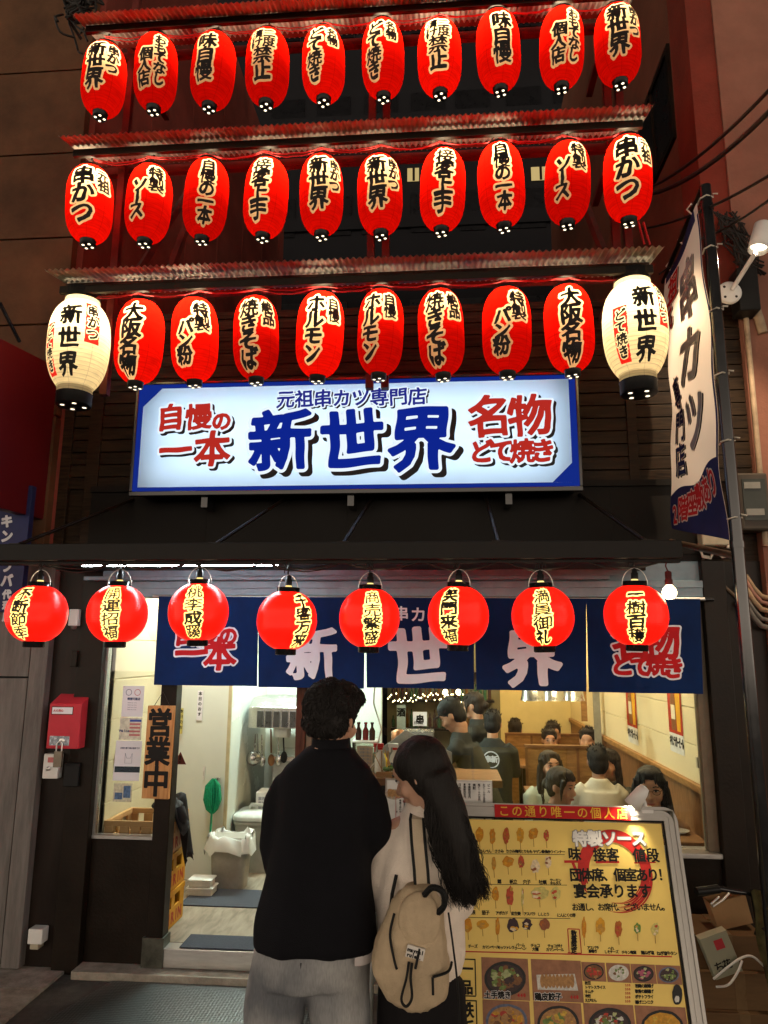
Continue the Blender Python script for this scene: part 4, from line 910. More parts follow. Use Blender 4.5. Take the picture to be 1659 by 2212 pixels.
# mats
for (x0, x1, y0, y1, lab) in ((-1.57, -0.9, -0.04, 0.17, 'dark door mat lying just inside the threshold'), (-1.83, -1.0, 0.66, 1.03, 'dark mat lying farther inside before the kitchen')):
    b = MB(); b.box(x0, x1, y0+.01, y1, FZ+.001, FZ+.009); solo(b, 'floor_mat', mat('slate_mat', (0.055, 0.06, 0.075), 0.9, var=0.3, scale=90, bump=0.4, bscale=400), lab, 'mat', bevel=.003)
b = MB(); q = [(-2.12, -0.85), (-2.10, -1.35), (-0.55, -1.35), (-0.55, -0.135), (-1.92, -0.135)]
b.prism(q, lambda x, y: (x, y, GZ+.003), lambda x, y: (x, y, GZ+.014))
m_, t_ = _new('studded_rubber'); N_ = t_.nodes; o_ = N_.new('ShaderNodeOutputMaterial'); p_ = N_.new('ShaderNodeBsdfPrincipled'); t_.links.new(p_.outputs[0], o_.inputs[0])
p_.inputs['Base Color'].default_value = (0.06, 0.065, 0.065, 1); p_.inputs['Roughness'].default_value = 0.35
g_ = N_.new('ShaderNodeNewGeometry'); vo = N_.new('ShaderNodeTexVoronoi'); vo.inputs['Scale'].default_value = 55; vo.inputs['Randomness'].default_value = 0.15; t_.links.new(g_.outputs['Position'], vo.inputs[0])
bp_ = N_.new('ShaderNodeBump'); bp_.inputs['Strength'].default_value = 0.9; bp_.inputs['Distance'].default_value = 0.006; bp_.invert = True; t_.links.new(vo.outputs['Distance'], bp_.inputs['Height']); t_.links.new(bp_.outputs[0], p_.inputs['Normal'])
solo(b, 'rubber_mat', m_, 'large dark studded rubber mat lying on the street before the doorway', 'mat', bevel=.003)

# glass leaf at the left of the doorway
t = thing('glass_door', (-1.97, 0.02, GZ), 'fixed glass door leaf with dark lower panel left of the open doorway', 'door')
b = MB(); b.box(-2.165, -1.775, 0.0, 0.045, GZ+.05, 0.665); b.build('lower_panel', M_trim, t, bevel=.004)
b = MB(); b.box(-2.164, -1.776, -0.012, 0.05, 0.666, 0.684); b.build('sill_rail', M_alu, t)
b = MB(); b.box(-2.150, -1.7755, 0.018, 0.024, 0.685, 2.134); b.build('pane', M_glass, t)
b = MB(); b.box(-2.1655, -2.151, -0.004, 0.045, 0.685, 2.134); b.build('stile', M_alu, t)
b = MB(); b.box(-1.79, -1.66, -0.046, 0.062, GZ+.0505, 0.135); b.build('kick_plate', mat('worn_kick_plate', (0.10, 0.10, 0.08), 0.4, 0.5, var=0.5), t)
# 営業中 wooden sign
t = thing('wooden_sign', (-1.755, -0.055, 0.91), 'hanging wooden plank sign lettered 営業中 on the door post', 'sign')
b = MB(); b.add([(x, y, z) for y in (-0.075, -0.052) for (x, z) in ((-1.841, 0.916), (-1.670, 0.914), (-1.666, 1.462), (-1.838, 1.462))], [(0, 1, 2, 3), (4, 7, 6, 5), (0, 4, 5, 1), (1, 5, 6, 2), (2, 6, 7, 3), (3, 7, 4, 0)])
b.build('plank', wood_mat('cedar_plank', (0.42, 0.19, 0.065), (0.62, 0.33, 0.13), 7, (9, 1, 0.8), 0.5, 0.05), t, bevel=.004)
b = MB(); ch = [('営', -1.755, 1.362, .172, .02, .92), ('業', -1.757, 1.192, .172, -.01, .92), ('中', -1.757, 1.018, .180, 0, .92)]
write(b, ch, lambda u, v: (u, -0.0772, v), .0058, h=.0026); b.build('lettering', M_ink, t)
b = MB(); b.tube([(-1.80, -.066, 1.46), (-1.752, -.062, 1.545), (-1.70, -.066, 1.46)], .0022, 5); b.build('cord', M_wire_k, t)
# papers on the glass of the door leaf
def paper(name, x0, x1, z0, z1, y, lab, m, cat='notice', group=None, skew=0.0):
    t = thing(name, ((x0+x1)/2, y, z0), lab, cat, group)
    b = MB(); b.add([(x0-skew, y, z0), (x1-skew, y, z0), (x1, y, z1), (x0, y, z1), (x0-skew, y+.0006, z0), (x1-skew, y+.0006, z0), (x1, y+.0006, z1), (x0, y+.0006, z1)], [(0, 1, 2, 3), (4, 7, 6, 5)]); b.build('sheet', m, t); return t
M_sheet = mat('notice_paper', (0.78, 0.76, 0.80), 0.6, var=0.04)
pl = lambda y: (lambda u, v: (u, y, v))
t = paper('paper_notice', -2.045, -1.905, 1.385, 1.575, 0.0165, 'white notice with round no smoking badge highest on the door glass', M_sheet, group='papers on the door glass')
b = MB(); y = .0158
for cx, r0, r1, nn in ((-2.005, .017, .020, 4), (-1.948, .017, .020, 24)):
    for k in range(nn if nn > 4 else 20):
        n2 = nn if nn > 4 else 20; a, c_ = 2*PI*k/n2, 2*PI*(k+1)/n2
        b.use(0 if nn == 4 else 1); b.add([(cx+r0*math.cos(a), y, 1.535+r0*math.sin(a)), (cx+r1*math.cos(a), y, 1.535+r1*math.sin(a)), (cx+r1*math.cos(c_), y, 1.535+r1*math.sin(c_)), (cx+r0*math.cos(c_), y, 1.535+r0*math.sin(c_))], [(0, 1, 2, 3)])
b.use(0); write(b, line('喫煙可能店', -2.012, 1.495, .017), pl(y), .0008)
for k in range(4): write(b, line('Smoking area', -2.008, 1.472-.014*k, .008, .62), pl(y), .0001)
b.build('print', [mat('blue_grey_ink', (0.06, 0.08, 0.16), 0.6), mat('red_ink', (0.45, 0.04, 0.05), 0.6)], t)
t = paper('paper_notice', -2.05, -1.905, 1.245, 1.38, 0.0165, 'colourful small stickers sheet in the middle of the door glass', mat('mixed_print', (0.66, 0.64, 0.52), 0.6, var=0.3, scale=40), group='papers on the door glass')
b = MB(); b.use(0); b.box(-1.985, -1.91, .0155, .0162, 1.355, 1.368); b.use(1)
for k in range(4): b.box(-1.985, -1.915, .0155, .0162, 1.335-.022*k, 1.346-.022*k)
b.use(2); write(b, line('Welcome', -2.048, 1.30, .020, .62), pl(.0158), .0012); b.build('print', [mat('blue_ink', (0.05, 0.10, 0.42), 0.6), mat('pale_red_ink', (0.55, 0.18, 0.18), 0.6), mat('blue_grey_ink', (0,)*3)], t)
t = paper('paper_notice', -2.065, -1.895, 1.00, 1.24, 0.0165, 'white carrier bag notice with black photo strip on the door glass', M_sheet, group='papers on the door glass', skew=.006)
b = MB(); write(b, line('お持ち帰り袋は有料です', -2.035, 1.195, .0115), pl(.0158), .0005)
b.tube([(-2.0, .0155, 1.165), (-2.0, .0155, 1.105), (-1.955, .0155, 1.105), (-1.955, .0155, 1.165), (-1.965, .0155, 1.135), (-1.99, .0155, 1.135), (-2.0, .0155, 1.165)], .001, 4); b.use(1); b.box(-2.062, -1.90, .0155, .0162, 1.05, 1.085)
b.build('print', [mat('blue_grey_ink', (0,)*3), mat('night_photo_print', (0.03, 0.045, 0.06), 0.4, var=0.9, scale=120)], t)
t = paper('paper_notice', -2.06, -1.94, 0.875, 0.985, 0.0165, 'yellowish bento photo flyer lowest on the door glass', mat('bento_print', (0.62, 0.58, 0.42), 0.5, var=0.35, scale=60), group='papers on the door glass')
b = MB(); b.box(-2.05, -2.0, .0155, .0162, .89, .93); b.box(-1.995, -1.95, .0155, .0162, .90, .97); b.build('print', mat('blue_flyer_ink', (0.10, 0.17, 0.30), 0.5, var=0.6, scale=80), t)
t = paper('warning_sticker', -1.665, -1.615, 1.17, 1.172, 1.2, 'dark triangular warning sticker beside the wooden sign', M_sheet, 'sticker')
for o_ in list(t.children): bpy.data.objects.remove(o_)
c = at(389, 1640, .6); t.location = c; ORG[t.name] = tuple(c)
b = MB(); b.prism([(-.045, -.035), (.045, -.035), (0, .05)], lambda u, v: (c[0]+u, c[1], c[2]+v), lambda u, v: (c[0]+u, c[1]+.002, c[2]+v)); b.build('sheet', mat('maroon_sticker', (0.12, 0.025, 0.02), 0.5), t)
b = MB(); b.box(c[0]-.005, c[0]+.005, c[1]-.002, c[1]-.0005, c[2]-.005, c[2]+.025); b.box(c[0]-.005, c[0]+.005, c[1]-.002, c[1]-.0005, c[2]-.024, c[2]-.014); b.build('exclamation_mark', M_ink, t)
# wall strips: yellow slip, white strip, switch, key plate
for (px0, py0, px1, py1, Y, m, lab, nm) in ((386, 1530, 396, 1585, 1.22, mat('yellow_slip', (0.62, 0.55, 0.16), 0.6), 'yellow paper slip with black writing on the entrance wall', 'paper_slip'), (424, 1492, 439, 1556, 1.238, M_sheet, 'tall pale paper strip on the kitchen partition', 'paper_slip'), (437, 1657, 443, 1684, 1.238, M_white, 'small switch plate on the kitchen partition', 'switch_plate')):
    p0, p1 = at(px0, py1, Y), at(px1, py0, Y); t = thing(nm, (p0[0], Y, p0[2]), lab, 'switch' if 'switch' in nm else 'paper')
    b = MB(); b.box(p0[0], p1[0], Y, Y+.008, p0[2], p1[2]); b.build('sheet' if 'slip' in nm else 'plate', m, t)
    b = MB(); n = max(3, int((p1[2]-p0[2])/.045))
    if 'slip' in nm: write(b, [(q, (p0[0]+p1[0])/2, p1[2]-.022-(p1[2]-p0[2]-.03)/n*k, .03) for k, q in enumerate('本日のおすすめ串焼酒'[:n])], pl(Y-.001), .001)
    else: b.box(p0[0]+.006, p1[0]-.006, Y-.006, Y-.0005, p0[2]+.03, p1[2]-.03)
    b.build('print' if 'slip' in nm else 'rocker', M_ink if 'slip' in nm else M_alu, t)
p0, p1 = np.array((-2.149, 0.20, 1.10)), np.array((-2.142, 0.235, 1.20)); b = MB(); b.box(-2.1495, -2.138, 0.20, 0.25, 1.03, 1.14); solo(b, 'key_plate', mat('dark_bronze', (0.10, 0.085, 0.06), 0.35, 0.6), 'dark bronze plate on the cream entrance wall', 'plate', bevel=.002)

# beer crates: one built, copied
def crate(z, col, lab, first=None):
    t = thing('beer_crate', (-1.935, 0.285, z), lab, 'crate', 'stacked beer crates'); x0, x1, y0, y1, h = -2.135, -1.735, .09, .48, .222
    b = MB(); w = .016
    for (a, c_, d, e) in ((x0, x1, y0, y0+w), (x0, x1, y1-w, y1), (x0, x0+w, y0+w, y1-w), (x1-w, x1, y0+w, y1-w)):
        b.box(a, c_, d, e, z, z+.115); b.box(a-.004, c_+.004, d-.004 if d == y0 else d, e+.004 if e == y1 else e, z+.185, z+h-.004)
        if c_-a > .1:
            for p in (a, a+.10, (a+c_)/2-.03, c_-.16, c_-.06): b.box(p, p+.06, d, e, z+.115, z+.185)
        else:
            for p in (d, (d+e)/2-.03, e-.06): b.box(a, c_, p, p+.06, z+.115, z+.185)
    b.box(x0+w, x1-w, y0+w, y1-w, z+.004, z+.014)
    for k in range(1, 4): b.box(x0+w, x1-w, y0+(y1-y0)*k/4-.003, y0+(y1-y0)*k/4+.003, z+.014, z+.12)
    for k in range(1, 5): b.box(x0+(x1-x0)*k/5-.003, x0+(x1-x0)*k/5+.003, y0+w, y1-w, z+.0142, z+.1195)
    b.build('shell', col, t, bevel=.003)
    b = MB(); write(b, line('KIRIN', .015, .06, .085, .72), lambda u, v: (x1+.0006, y0+.03+u, z+v), .005); write(b, line('KIRIN', .06, .06, .085, .72), lambda u, v: (x0+u, y0-.0006, z+v), .005)
    b.build('lettering', mat('crate_red_print', (0.42, 0.05, 0.02), 0.5), t); return t
cy_ = mat('yellow_crate', (0.62, 0.30, 0.025), 0.45, var=0.1); cb = mat('beige_crate', (0.62, 0.36, 0.16), 0.45, var=0.08)
crate(FZ+.001, cy_, 'yellow beer crate at the bottom of the stack by the doorway'); crate(FZ+.226, cy_, 'yellow beer crate second from the floor in the stack'); crate(FZ+.451, cb, 'orange beige beer crate on top of the stack behind the glass')
# dark jacket thrown over the crates
b = MB(); r2 = random.Random(4)
b.grid(lambda u, v: (-1.86+.21*u+.02*math.sin(v*9)-.02*(v > .6)*u, .16+.26*v, .83-.02*math.cos(u*7)-max(0, u-.62)*(.30+.55*(v > .35))+.02*math.sin(v*13+u*5)), 20, 20)
b.grid(lambda u, v: (-1.86+.21*u+.02*math.sin(v*9)-.02*(v > .6)*u, .16+.26*v, .80-.02*math.cos(u*7)-max(0, u-.62)*(.30+.55*(v > .35))+.02*math.sin(v*13+u*5)), 20, 20)
b.ell((-1.80, .26, .815), (.10, .10, .035)); b.tube([(-1.71, .22, .80), (-1.675, .2, .745), (-1.66, .2, .70)], [.04, .035, .012], 10)
solo(b, 'dark_jacket', mat('dark_cloth', (0.018, 0.018, 0.020), 0.8, var=0.4), 'crumpled dark jacket thrown over the top beer crate', 'jacket')

# green mop hanging on the partition
c = at(463, 1682, 1.20); t = thing('green_mop', (c[0], 1.2, c[2]-.40), 'green string mop hanging head up on the pale partition', 'mop')
b = MB(); r2 = random.Random(8)
for k in range(70):
    a = r2.uniform(-1, 1); d = r2.uniform(-1, 1); m2 = .055*a
    b.tube([(c[0]+.01*a, c[1]-.01+.012*d, c[2]+.0), (c[0]+m2, c[1]-.02+.02*d, c[2]-.05), (c[0]+m2*1.15+.01*math.sin(k), c[1]-.02+.02*d, c[2]-.15), (c[0]+m2*.75, c[1]-.02+.015*d, c[2]-.22), (c[0]+.01*a, c[1]-.015, c[2]-.25)], .0062, 5)
b.build('mop_head', mat('green_string', (0.010, 0.26, 0.13), 0.6, var=0.4, scale=60), t)
b = MB(); b.tube([(c[0]-.003, c[1]-.01, c[2]-.22), (c[0]-.008, c[1]-.01, c[2]-.40)], .008, 8); b.build('handle', mat('green_plastic', (0.015, 0.30, 0.17), 0.4), t)
b = MB(); b.tube([(c[0]+.03, 1.249, c[2]-.005), (c[0]+.03, 1.19, c[2]-.005), (c[0]+.03, 1.185, c[2]+.012)], .005, 6); b.build('hook', M_alu, t)
# bins
def bin_(x0, x1, y0, y1, h, lid, lab):
    t = thing('waste_bin', ((x0+x1)/2, (y0+y1)/2, FZ), lab, 'bin', 'grey bins by the kitchen')
    b = MB(); mx, my = (x0+x1)/2, (y0+y1)/2; hx, hy = (x1-x0)/2, (y1-y0)/2
    def ring(s, z, n=32): return [(mx+hx*s*math.copysign(abs(math.cos(a))**.35, math.cos(a)), my+hy*s*math.copysign(abs(math.sin(a))**.35, math.sin(a)), z) for a in [2*PI*k/n for k in range(n)]]
    b.loft([ring(.82, FZ+.001), ring(.90, FZ+h*.5), ring(.98, FZ+h)], cap=True); b.loft([ring(1.0, FZ+h-.03), ring(1.02, FZ+h-.02), ring(1.02, FZ+h+.005), ring(.97, FZ+h+.005)], cap=False); b.build('body', mat('grey_bin_plastic', (0.30, 0.29, 0.25), 0.45), t)
    if lid:
        b = MB(); b.loft([ring(1.05, FZ+h+.006), ring(1.06, FZ+h+.03), ring(.96, FZ+h+.05), ring(.5, FZ+h+.06), ring(.1, FZ+h+.062)]); b.tube([(mx-.07, my, FZ+h+.055), (mx-.05, my, FZ+h+.095), (mx+.05, my, FZ+h+.095), (mx+.07, my, FZ+h+.055)], .014, 8); b.build('lid', mat('pale_lid_plastic', (0.52, 0.54, 0.50), 0.4), t)
    else:
        b = MB(); r3 = random.Random(2)
        rr = [[Vector(p)+Vector((r3.uniform(-.02, .02), r3.uniform(-.02, .0), r3.uniform(-.03, .03))) for p in ring(s, z)] for s, z in ((.9, FZ+h-.06), (.99, FZ+h+.02), (1.10, FZ+h), (1.16, FZ+h-.10))]
        b.loft(rr, cap=False); b.build('bin_bag', mat('white_bin_bag', (0.62, 0.64, 0.60), 0.35, var=0.06), t)
bin_(-1.70, -1.38, 1.42, 1.78, .385, True, 'grey waste bin with pale lid behind the bagged bin')
bin_(-1.755, -1.46, 1.02, 1.22, .355, False, 'grey waste bin lined with a white bag in front of the partition')
for k, (h0, h1, s, lab) in enumerate(((0, .06, 1.0, 'lower white plastic tub on the floor by the bagged bin'), (.061, .115, .88, 'upper white plastic tub stacked on another tub'))):
    b = MB(); p = at(438, 1900, .93); b.box(p[0]-.09*s, p[0]+.09*s, .86, .86+.13*s, FZ+h0+.001, FZ+h1-.012); b.box(p[0]-.1*s, p[0]+.1*s, .85, .87+.13*s, FZ+h1-.0119, FZ+h1); solo(b, 'plastic_tub', mat('white_tub', (0.66, 0.66, 0.62), 0.4), lab, 'tub', 'white tubs on the floor', bevel=.006)
# kitchen recess: hood, shelf, pans, roll, boxed stand
t = thing('range_hood', (-1.48, 1.8, 1.15), 'stainless range hood with slanting front in the kitchen recess', 'range hood')
b = MB(); p = [(1.65, 1.33), (1.65, 1.16), (1.80, 1.15), (2.3, 1.15), (2.3, 1.40), (1.80, 1.40)]
b.prism(p, lambda y, z: (-1.66, y, z), lambda y, z: (-1.05, y, z)); b.build('canopy', M_inox, t, bevel=.004)
b = MB()
for k in range(7): b.box(-1.58+k*.07, -1.53+k*.07, 1.63, 1.649, 1.17, 1.30)
b.build('grease_filter', mat('dark_filter', (0.10, 0.10, 0.10), 0.3, 0.8), t)
r2 = random.Random(6)
for k, (px, py, l_, lab) in enumerate(((556, 1590, .22, 'ladle'), (565, 1592, .25, 'tongs'), (585, 1580, .30, 'wooden spoon'), (600, 1592, .24, 'skimmer'), (612, 1590, .22, 'whisk'))):
    c = at(px, py, 1.9); b = MB(); b.tube([(c[0], 1.9, c[2]+.02), (c[0]+.01, 1.9, c[2]-l_*.6)], .007, 6); b.ell((c[0]+.012, 1.9, c[2]-l_*.8), (.03, .015, .05)); solo(b, 'kitchen_utensil', [M_inox, M_inox, M_honey_d, M_inox, M_black][k], 'hanging %s under the range hood' % lab, 'utensil', 'utensils under the hood')
c = at(549, 1638, 1.85); b = MB(); b.lathe([(.0005, .02), (.045, .018), (.06, .0), (.065, -.02), (.06, -.02), (.05, 0)], c, 20, ax=(.5, -1, 0), cap=False); b.tube([c+np.array([0, 0, .05]), c+np.array([.005, 0, .20])], .008, 6); solo(b, 'frying_pan', M_inox, 'shiny steel pan hanging on the kitchen wall', 'pan')
c = at(610, 1580, 1.75); b = MB(); b.lathe([(.022, -.06), (.05, -.06), (.05, .06), (.022, .06)], c, 20, ax=(1, -.2, 0)); solo(b, 'paper_roll', mat('white_paper', (0.75, 0.75, 0.72), 0.7), 'white kitchen paper roll below the range hood', 'paper roll')
t = thing('prep_counter', (-1.3, 2.1, FZ), 'stainless prep counter in the kitchen recess', 'counter'); b = MB(); b.box(-1.52, -0.62, 1.9, 2.499, .86, .90); b.build('top', M_inox, t, bevel=.004); b = MB(); b.box(-1.50, -.64, 1.93, 2.49, FZ, .859); b.build('cabinet', mat('dull_inox', (0.3, 0.31, 0.30), 0.4, .6), t)
t = thing('notice_stand', (-1.42, 1.62, .62), 'white printed box standing on a grey cabinet beside the bins', 'box')
p0, p1 = at(551, 1770, 1.6), at(600, 1712, 1.6); b = MB(); b.box(p0[0], p0[0]+.25, 1.6, 1.8, p0[2], p1[2]); b.build('box', mat('white_paper', (0,)*3), t, bevel=.004)
b = MB()
for k in range(3): write(b, line('業務用食品', p0[0]+.02, p1[2]-.05-.035*k, .03), pl(1.598), .001)
b.build('print', mat('grey_ink', (0.3, 0.3, 0.32), 0.6), t); b = MB(); b.box(p0[0]-.02, p0[0]+.30, 1.62, 1.88, FZ, p0[2]-.0005); b.build('cabinet', mat('dull_inox', (0,)*3), t)
# window counter with its clutter
t = thing('service_counter', (-0.3, 0.5, FZ), 'wooden service counter behind the window left of the cook', 'counter')
b = MB(); b.box(-0.84, 0.36, 0.30, 0.75, .955, 1.0); b.build('top', M_honey_d, t, bevel=.004); b = MB(); b.box(-0.82, 0.30, 0.36, 0.72, FZ, .9545); b.build('front', M_trim, t)
ZC = 1.0012
def spray(px, lab, cap, txt=False):
    c = at(px, 1666, .5); x = c[0]; t = thing('spray_bottle', (x, .5, ZC), lab, 'spray bottle', 'spray bottles on the counter')
    b = MB(); b.lathe([(.036, 0), (.038, .01), (.038, .085), (.030, .115), (.015, .135), (.015, .15)], (x, .5, ZC), 18); b.build('bottle', mat('milky_plastic', (0.68, 0.66, 0.60), 0.35), t)
    b = MB(); b.lathe([(.017, .15), (.017, .165)], (x, .5, ZC), 12); b.use(1); b.box(x-.045, x+.022, .487, .513, ZC+.166, ZC+.19); b.box(x-.040, x-.030, .49, .51, ZC+.135, ZC+.1655); b.build('trigger', [cap, M_white if txt else cap], t)
    if txt: b = MB(); write(b, line('除菌', x-.028, ZC+.06, .028), pl(.4605), .001); b.build('lettering', mat('blue_grey_ink', (0,)*3), t)
spray(821, 'white spray bottle with red trigger on the counter', mat('red_plastic', (0.5, 0.03, 0.025), 0.35)); spray(853, 'white spray bottle with white trigger and printed label on the counter', mat('red_plastic', (0,)*3), True)
t = thing('acrylic_case', (-.55, .6, ZC), 'clear acrylic display case with a notice at the left of the counter', 'display case')
b = MB(); x0, x1, y0, y1, z1 = -.63, -.46, .52, .70, 1.19
for bx in ((x0, x1, y0, y0+.004), (x0, x1, y1-.004, y1), (x0, x0+.004, y0+.0041, y1-.0041), (x1-.004, x1, y0+.0041, y1-.0041)): b.box(*bx, ZC, z1)
b.build('case', glass_mat('acrylic', (.9, .9, .86)), t); b = MB(); b.box(x0+.03, x1-.03, y0-.002, y0-.0005, ZC+.04, z1-.02); b.build('notice', mat('tan_paper', (0.50, 0.42, 0.30), 0.6), t)
b = MB()
for k in range(5): write(b, line('二度漬け禁止', x0+.035, z1-.04-.022*k, .016), pl(y0-.003), .0004)
b.build('print', mat('grey_ink', (0,)*3), t); b = MB(); b.box(x0-.005, x1+.005, y0-.005, y1+.005, z1+.0005, z1+.008); b.build('lid', mat('white_plastic', (0,)*3), t)
for k, (dx, m, lab) in enumerate(((.02, mat('dark_sauce', (0.05, 0.02, 0.012), 0.2), 'dark sauce bottle standing on the acrylic case'), (.07, mat('red_sauce', (0.22, 0.02, 0.015), 0.2), 'red sauce bottle standing on the acrylic case'), (.115, mat('dark_sauce', (0,)*3), 'second dark sauce bottle nearest the man on the acrylic case'))):
    b = MB(); b.lathe([(.02, 0), (.022, .06), (.009, .085), (.009, .105), (.012, .106), (.012, .118)], (x0+dx+.01, .62, z1+.0085), 12); solo(b, 'sauce_bottle', m, lab, 'bottle', 'sauce bottles')
b = MB(); b.lathe([(.024, 0), (.024, .07), (.008, .10), (.002, .125)], (-.41, .55, ZC), 12); solo(b, 'squeeze_bottle', mat('yellow_squeeze', (0.62, 0.48, 0.03), 0.4), 'yellow squeeze bottle between the spray bottles', 'bottle')
t = thing('wooden_tray', (-.30, .42, ZC), 'wooden tray with bamboo skewers and greens on the counter', 'tray'); b = MB(); b.box(-.45, -.18, .34, .50, ZC, ZC+.008); b.box(-.45, -.18, .34, .352, ZC+.0081, ZC+.03); b.box(-.45, -.18, .488, .5, ZC+.0081, ZC+.03); b.build('tray', M_honey, t)
b = MB(); r2 = random.Random(12)
for k in range(16): b.tube([(-.42+.015*k, .40+.05*r2.random(), ZC+.012), (-.44+.016*k+r2.uniform(-.05, .05), .46, ZC+.10+.07*r2.random())], .003, 5)
b.build('skewers', M_honey, t); b = MB()
for k in range(14): b.ell((-.4+r2.random()*.2, .40+r2.random()*.05, ZC+.03+r2.random()*.02), (.02, .015, .012), 8, 6)
b.build('greens', mat('leaf_green', (0.07, 0.14, 0.03), 0.6, var=.4, scale=60), t)
b = MB(); b.tube([(-.48, .55, 1.60), (-.49, .55, 1.45), (-.455, .52, 1.36), (-.43, .5, 1.28), (-.46, .49, 1.17), (-.47, .49, 1.07), (-.52, .48, 1.02)], .0055, 6); solo(b, 'dangling_cord', M_wire_w, 'pale cord dangling beside the acrylic case', 'cord')
# dark splash guard slanting, equipment, notices at the back
b = MB(); b.add([(-.62, 1.1, .98), (.05, 1.1, .98), (.05, 1.1, 1.06), (-.30, 1.1, 1.22), (-.40, 1.1, 1.14), (-.62, 1.1, 1.0), (-.62, 1.12, .98), (.05, 1.12, .98), (.05, 1.12, 1.06), (-.30, 1.12, 1.22), (-.40, 1.12, 1.14), (-.62, 1.12, 1.0)], [tuple(range(5, -1, -1)), tuple(range(6, 12))]+[(i, (i+1) % 6, 6+(i+1) % 6, 6+i) for i in range(6)]); solo(b, 'splash_guard', mat('dull_inox', (0,)*3), 'slanting grey splash guard behind the spray bottles', 'splash guard')
for k, (px0, py0, px1, py1, Y, m, lab, tx) in enumerate(((857, 1523, 876, 1598, 2.9, mat('pale_blue_poster', (0.42, 0.50, 0.46), 0.5), 'tall pale poster with a black bottle mark on the back wall', '酒'), (892, 1538, 922, 1568, 2.9, M_sheet, 'white square notice with a round emblem on the back wall', '串'))):
    p0, p1 = at(px0, py1, Y), at(px1, py0, Y); t = paper('wall_poster', p0[0], p1[0], p0[2], p1[2], Y, lab, m, 'poster'); b = MB()
    write(b, [(tx, (p0[0]+p1[0])/2, p1[2]-.07, .085)], pl(Y-.002), .004); write(b, line('日本酒', p0[0]+.01, p0[2]+.03, .03), pl(Y-.002), .001); b.build('print', M_ink, t)
t = thing('bar_equipment', (-.18, 1.55, .9), 'steel drink dispenser with glasses on the back counter beside the cook', 'dispenser'); p = at(905, 1585, 1.5)
b = MB(); b.box(p[0]-.14, p[0]+.12, 1.5, 1.7, .9, 1.17); b.build('body', M_inox, t, bevel=.01); b = MB(); b.box(p[0]-.05, p[0]+.06, 1.488, 1.4995, 1.05, 1.12); b.build('panel', mat('pale_panel', (.6, .6, .55), .4), t)
b = MB(); b.lathe([(.05, 0), (.06, .03), (.06, .13), (.03, .15)], (p[0]-.16, 1.42, 1.04), 16); b.build('kettle', mat('copper_kettle', (.35, .16, .08), .3, .7), t)
b = MB(); b.box(-.55, .15, 1.35, 1.75, .84, .899); b.build('shelf', M_honey_d, t); b = MB(); b.box(-.53, .13, 1.38, 1.72, FZ, .8395); b.build('cabinet', M_trim, t)
# shelving and bottles on the dark back wall
t = thing('bottle_shelf', (0, 3.1, 1.0), 'dark shelf crowded with bottles on the olive back wall', 'shelf')
for z in (1.02, 1.30, 1.58): b = MB(); b.box(-.55, .5, 3.02, 3.199, z, z+.02); b.build('board', M_trim, t)
b = MB(); r2 = random.Random(21)
for z in (1.04, 1.32):
    for k in range(22):
        h = r2.uniform(.10, .2); x = -.53+k*.047; b.use(r2.randrange(3)); b.lathe([(.016, 0), (.017, h*.6), (.007, h*.75), (.007, h)], (x, 3.1, z+.0005), 8)
b.build('bottles', [mat('dark_sauce', (0,)*3), mat('amber_glass', (.12, .05, .012), .15), mat('green_glass', (.03, .07, .03), .15)], t); t.children[-1]['kind'] = 'stuff'
# string lights
t = thing('string_lights', (-.2, 2.7, 1.38), 'string of tiny warm fairy lights under the curtain over the kitchen', 'string lights'); b = MB(); w_ = MB(); r2 = random.Random(17); prev = None
for k in range(46):
    px = 838+k*3.6; py = 1499+r2.choice((0, 0, 3, 6, 10, 15))+r2.uniform(-2, 3); c = at(px, py, 2.7); b.lathe([(.0005, -.007), (.0065, 0), (.0005, .007)], c, 8, cap=False)
    w_.tube([(c[0], 2.705, 1.50), c+np.array([0, .005, .008])], .0012, 4)
b.build('bulbs', lamp_mat('fairy_light', (1.0, 0.80, 0.42), 12.0, False), t); w_.tube(catenary((-.5, 2.705, 1.5), (.3, 2.705, 1.5), .01), .002, 5); w_.build('wire', M_wire_k, t)
for k, px in enumerate((962, 990)):
    c = at(px, 1495, 2.2); t = thing('hanging_bulb', (c[0], 2.2, c[2]), ('left', 'right')[k]+' of two bright bare bulbs just under the curtain over the kitchen', 'light bulb', 'bare bulbs over the kitchen'); b = MB(); b.ell(c, (.022, .022, .026), 12, 8); b.build('globe', lamp_mat('kitchen_bulb', (1.0, .86, .55), 16.0), t); b = MB(); b.tube([c+np.array([0, 0, .024]), c+np.array([0, 0, .12])], .008, 8); b.build('socket', M_black, t)
# pendants over the booth
for k, px in enumerate((1152, 1196, 1238)):
    c = at(px, 1513, 1.6+.25*k); t = thing('pendant_lamp', (c[0], c[1], c[2]), ('left', 'middle', 'right')[k]+'most of three steel pendant shades over the booth', 'pendant lamp', 'steel pendant lamps'); b = MB()
    b.lathe([(.105, 0), (.10, .012), (.085, .09), (.05, .13), (.02, .14)], c, 22, cap=False); b.lathe([(.101, .002), (.081, .09), (.05, .125)], c, 22, cap=False); b.build('shade', M_inox, t)
    b = MB(); b.tube([c+np.array([0, 0, .13]), (c[0], c[1], 2.42)], .006, 6); b.build('cord', M_wire_k, t); b = MB(); b.ell(c+np.array([0, 0, .05]), (.03, .03, .035), 12, 8); b.build('bulb_globe', lamp_mat('pendant_bulb', (1.0, .78, .45), 9.0), t)
